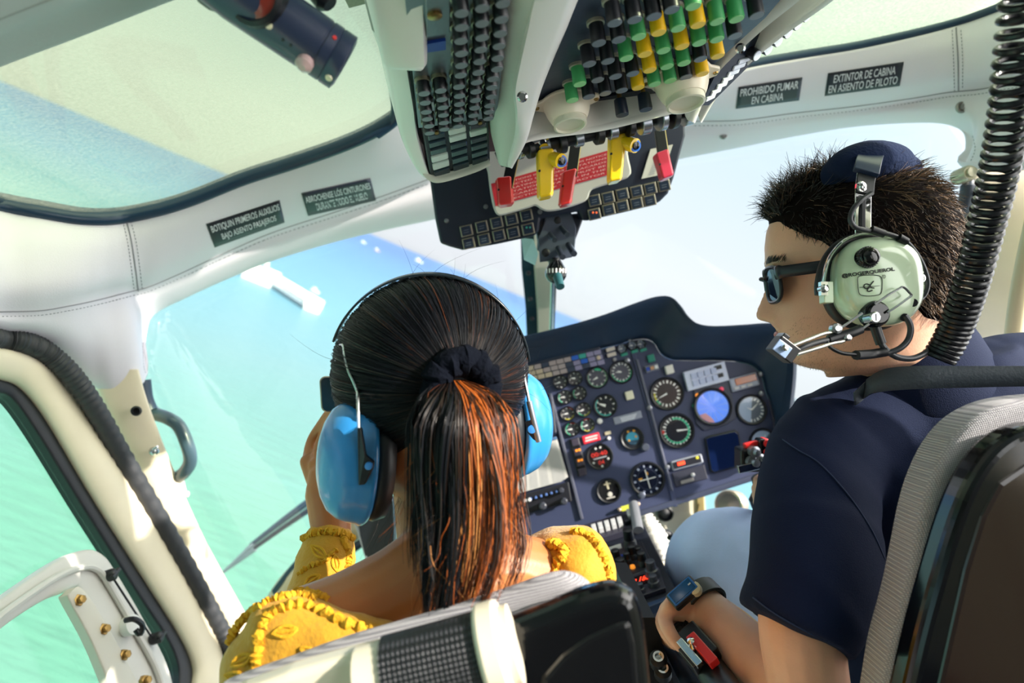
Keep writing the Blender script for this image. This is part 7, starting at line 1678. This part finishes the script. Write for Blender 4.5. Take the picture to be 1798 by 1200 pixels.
# dark blue belt strap and switches down between the seats
bs = thing('lap_belt', P(1190, 1160, .78), 'dark blue belt lying between the passenger seat and the lever', 'seat belt')
mb = MB(); a = cv([P(1138, 1085, .95), P(1165, 1140, .85), P(1200, 1215, .75)], 16); b = cv([P(1158, 1080, .95), P(1188, 1135, .85), P(1228, 1210, .75)], 16); mb.grid([a, b]); mk('webbing', mb, mat('belt_blue', '16283f', .6), bs, solid=.003)
sw = thing('side_switch', P(1158, 1175, .75), 'small black switches with chrome rings beside the passenger seat edge', 'switch')
mb = MB(); mb.prism([P(*q, .80) for q in ((1120, 1085), (1150, 1085), (1200, 1260), (1120, 1260))], V((0, .2, 0))); mk('side_box', mb, mat('side_box', '090b12', .5), sw, smooth=0)
for (px, py) in ((1156, 1160), (1164, 1180)):
    c = P(px, py, .785); a_ = (EYE - c).normalized() * .8 + U * .4; mb = MB(); mb.lathe(c, a_, [(.010, -.01), (.010, .006), (.006, .008)], 18, 0); mb.lathe(c, a_, [(.0062, .008), (.0062, .012), (.004, .012), (.0035, .008)], 18, 1); mk('button', mb, [BLACK, CHROME], sw)

# ================================================================ small fittings by the windscreen
gh = thing('grab_handle', P(300, 770, 1.32), 'dark grab handle on the passenger windscreen pillar', 'handle')
mb = MB(); mb.tube(cv([P(250, 675, 1.31), P(258, 705, 1.31), P(270, 725, 1.31), P(295, 735, 1.30), P(315, 750, 1.30), P(330, 785, 1.30), P(334, 810, 1.31), P(325, 828, 1.32), P(308, 842, 1.34)], 50), .0125, 14); mk('bar', mb, mat('handle_grey', '3f5560', .3, coat=.3), gh)
mb = MB(); mb.tube(cv([P(250, 668, 1.30), P(254, 700, 1.30), P(262, 722, 1.30)], 12), .015, 12); mk('mount', mb, mat('handle_mount', '16344a', .35), gh)
c = P(325, 868, 1.36); mb = MB(); mb.tube([P(316, 845, 1.34), P(320, 862, 1.36)], .008, 10); mb.lathe(c, R, [(.006, -.004), (.006, .006), (.003, .008)], 12); mk('end_bolt', mb, mat('bolt_white', 'd8d6cc', .3), gh)
wp = thing('windscreen_wiper', P(460, 940, 1.9), 'dark windscreen wiper resting on the passenger windscreen', 'wiper')
mb = MB(); mb.tube([P(560, 868, 2.0), P(500, 912, 2.0), P(440, 958, 2.0)], [.011, .009, .006], 8); mk('blade', mb, mat('wiper_blue', '1f3b4c', .4), wp)
mb = MB(); mb.tube([P(560, 884, 2.0), P(500, 925, 2.0), P(445, 964, 2.0)], [.009, .007, .006], 8); mk('rubber', mb, RUBBER, wp)
mb = MB(); mb.tube([P(446, 955, 2.0), P(415, 985, 2.0), P(388, 1008, 2.0)], [.008, .006, .003], 8); mb.tube([P(448, 964, 2.0), P(420, 985, 2.0), P(392, 1006, 2.0)], [.008, .006, .003], 8); mk('tip', mb, mat('wiper_tip', '9a9fa2', .35), wp)
# lower windscreen frame behind the raised sleeve
o = slab('trim_14', [(626, 690, 880, 1.5), (632, 692, 940, 1.5), (650, 690, 1010, 1.5), (662, 700, 1080, 1.5)], BLACK, th=.04); o['kind'] = 'structure'; o['label'] = 'black lower centre frame behind the woman\'s neck'
mb = MB(); mb.tube(cv([P(612, 880, 1.55), P(632, 940, 1.52), P(652, 1010, 1.49), P(664, 1080, 1.47)], 20), .004, 6); mk('edge_bead', mb, GREYPL, o)
mb = MB(); mb.tube(cv([P(640, 912, 1.6), P(600, 945, 1.6), P(550, 985, 1.62), P(505, 1030, 1.65), P(470, 1085, 1.66)], 30), .028, 12)
o = struct('trim_15', mb, mat('sill_tan', 'b9ad90', .5)); o['label'] = 'tan lower windscreen rail behind the raised sleeve'
mb = MB(); mb.tube(cv([P(640, 950, 1.58), P(600, 978, 1.58), P(550, 1015, 1.6), P(505, 1058, 1.62)], 30), .010, 8); mb.tube(cv([P(620, 905, 1.58), P(575, 945, 1.6), P(525, 990, 1.62), P(485, 1040, 1.64)], 30), .012, 8); mk('rail_seal', mb, mat('seal_navy', '172a38', .4), o)
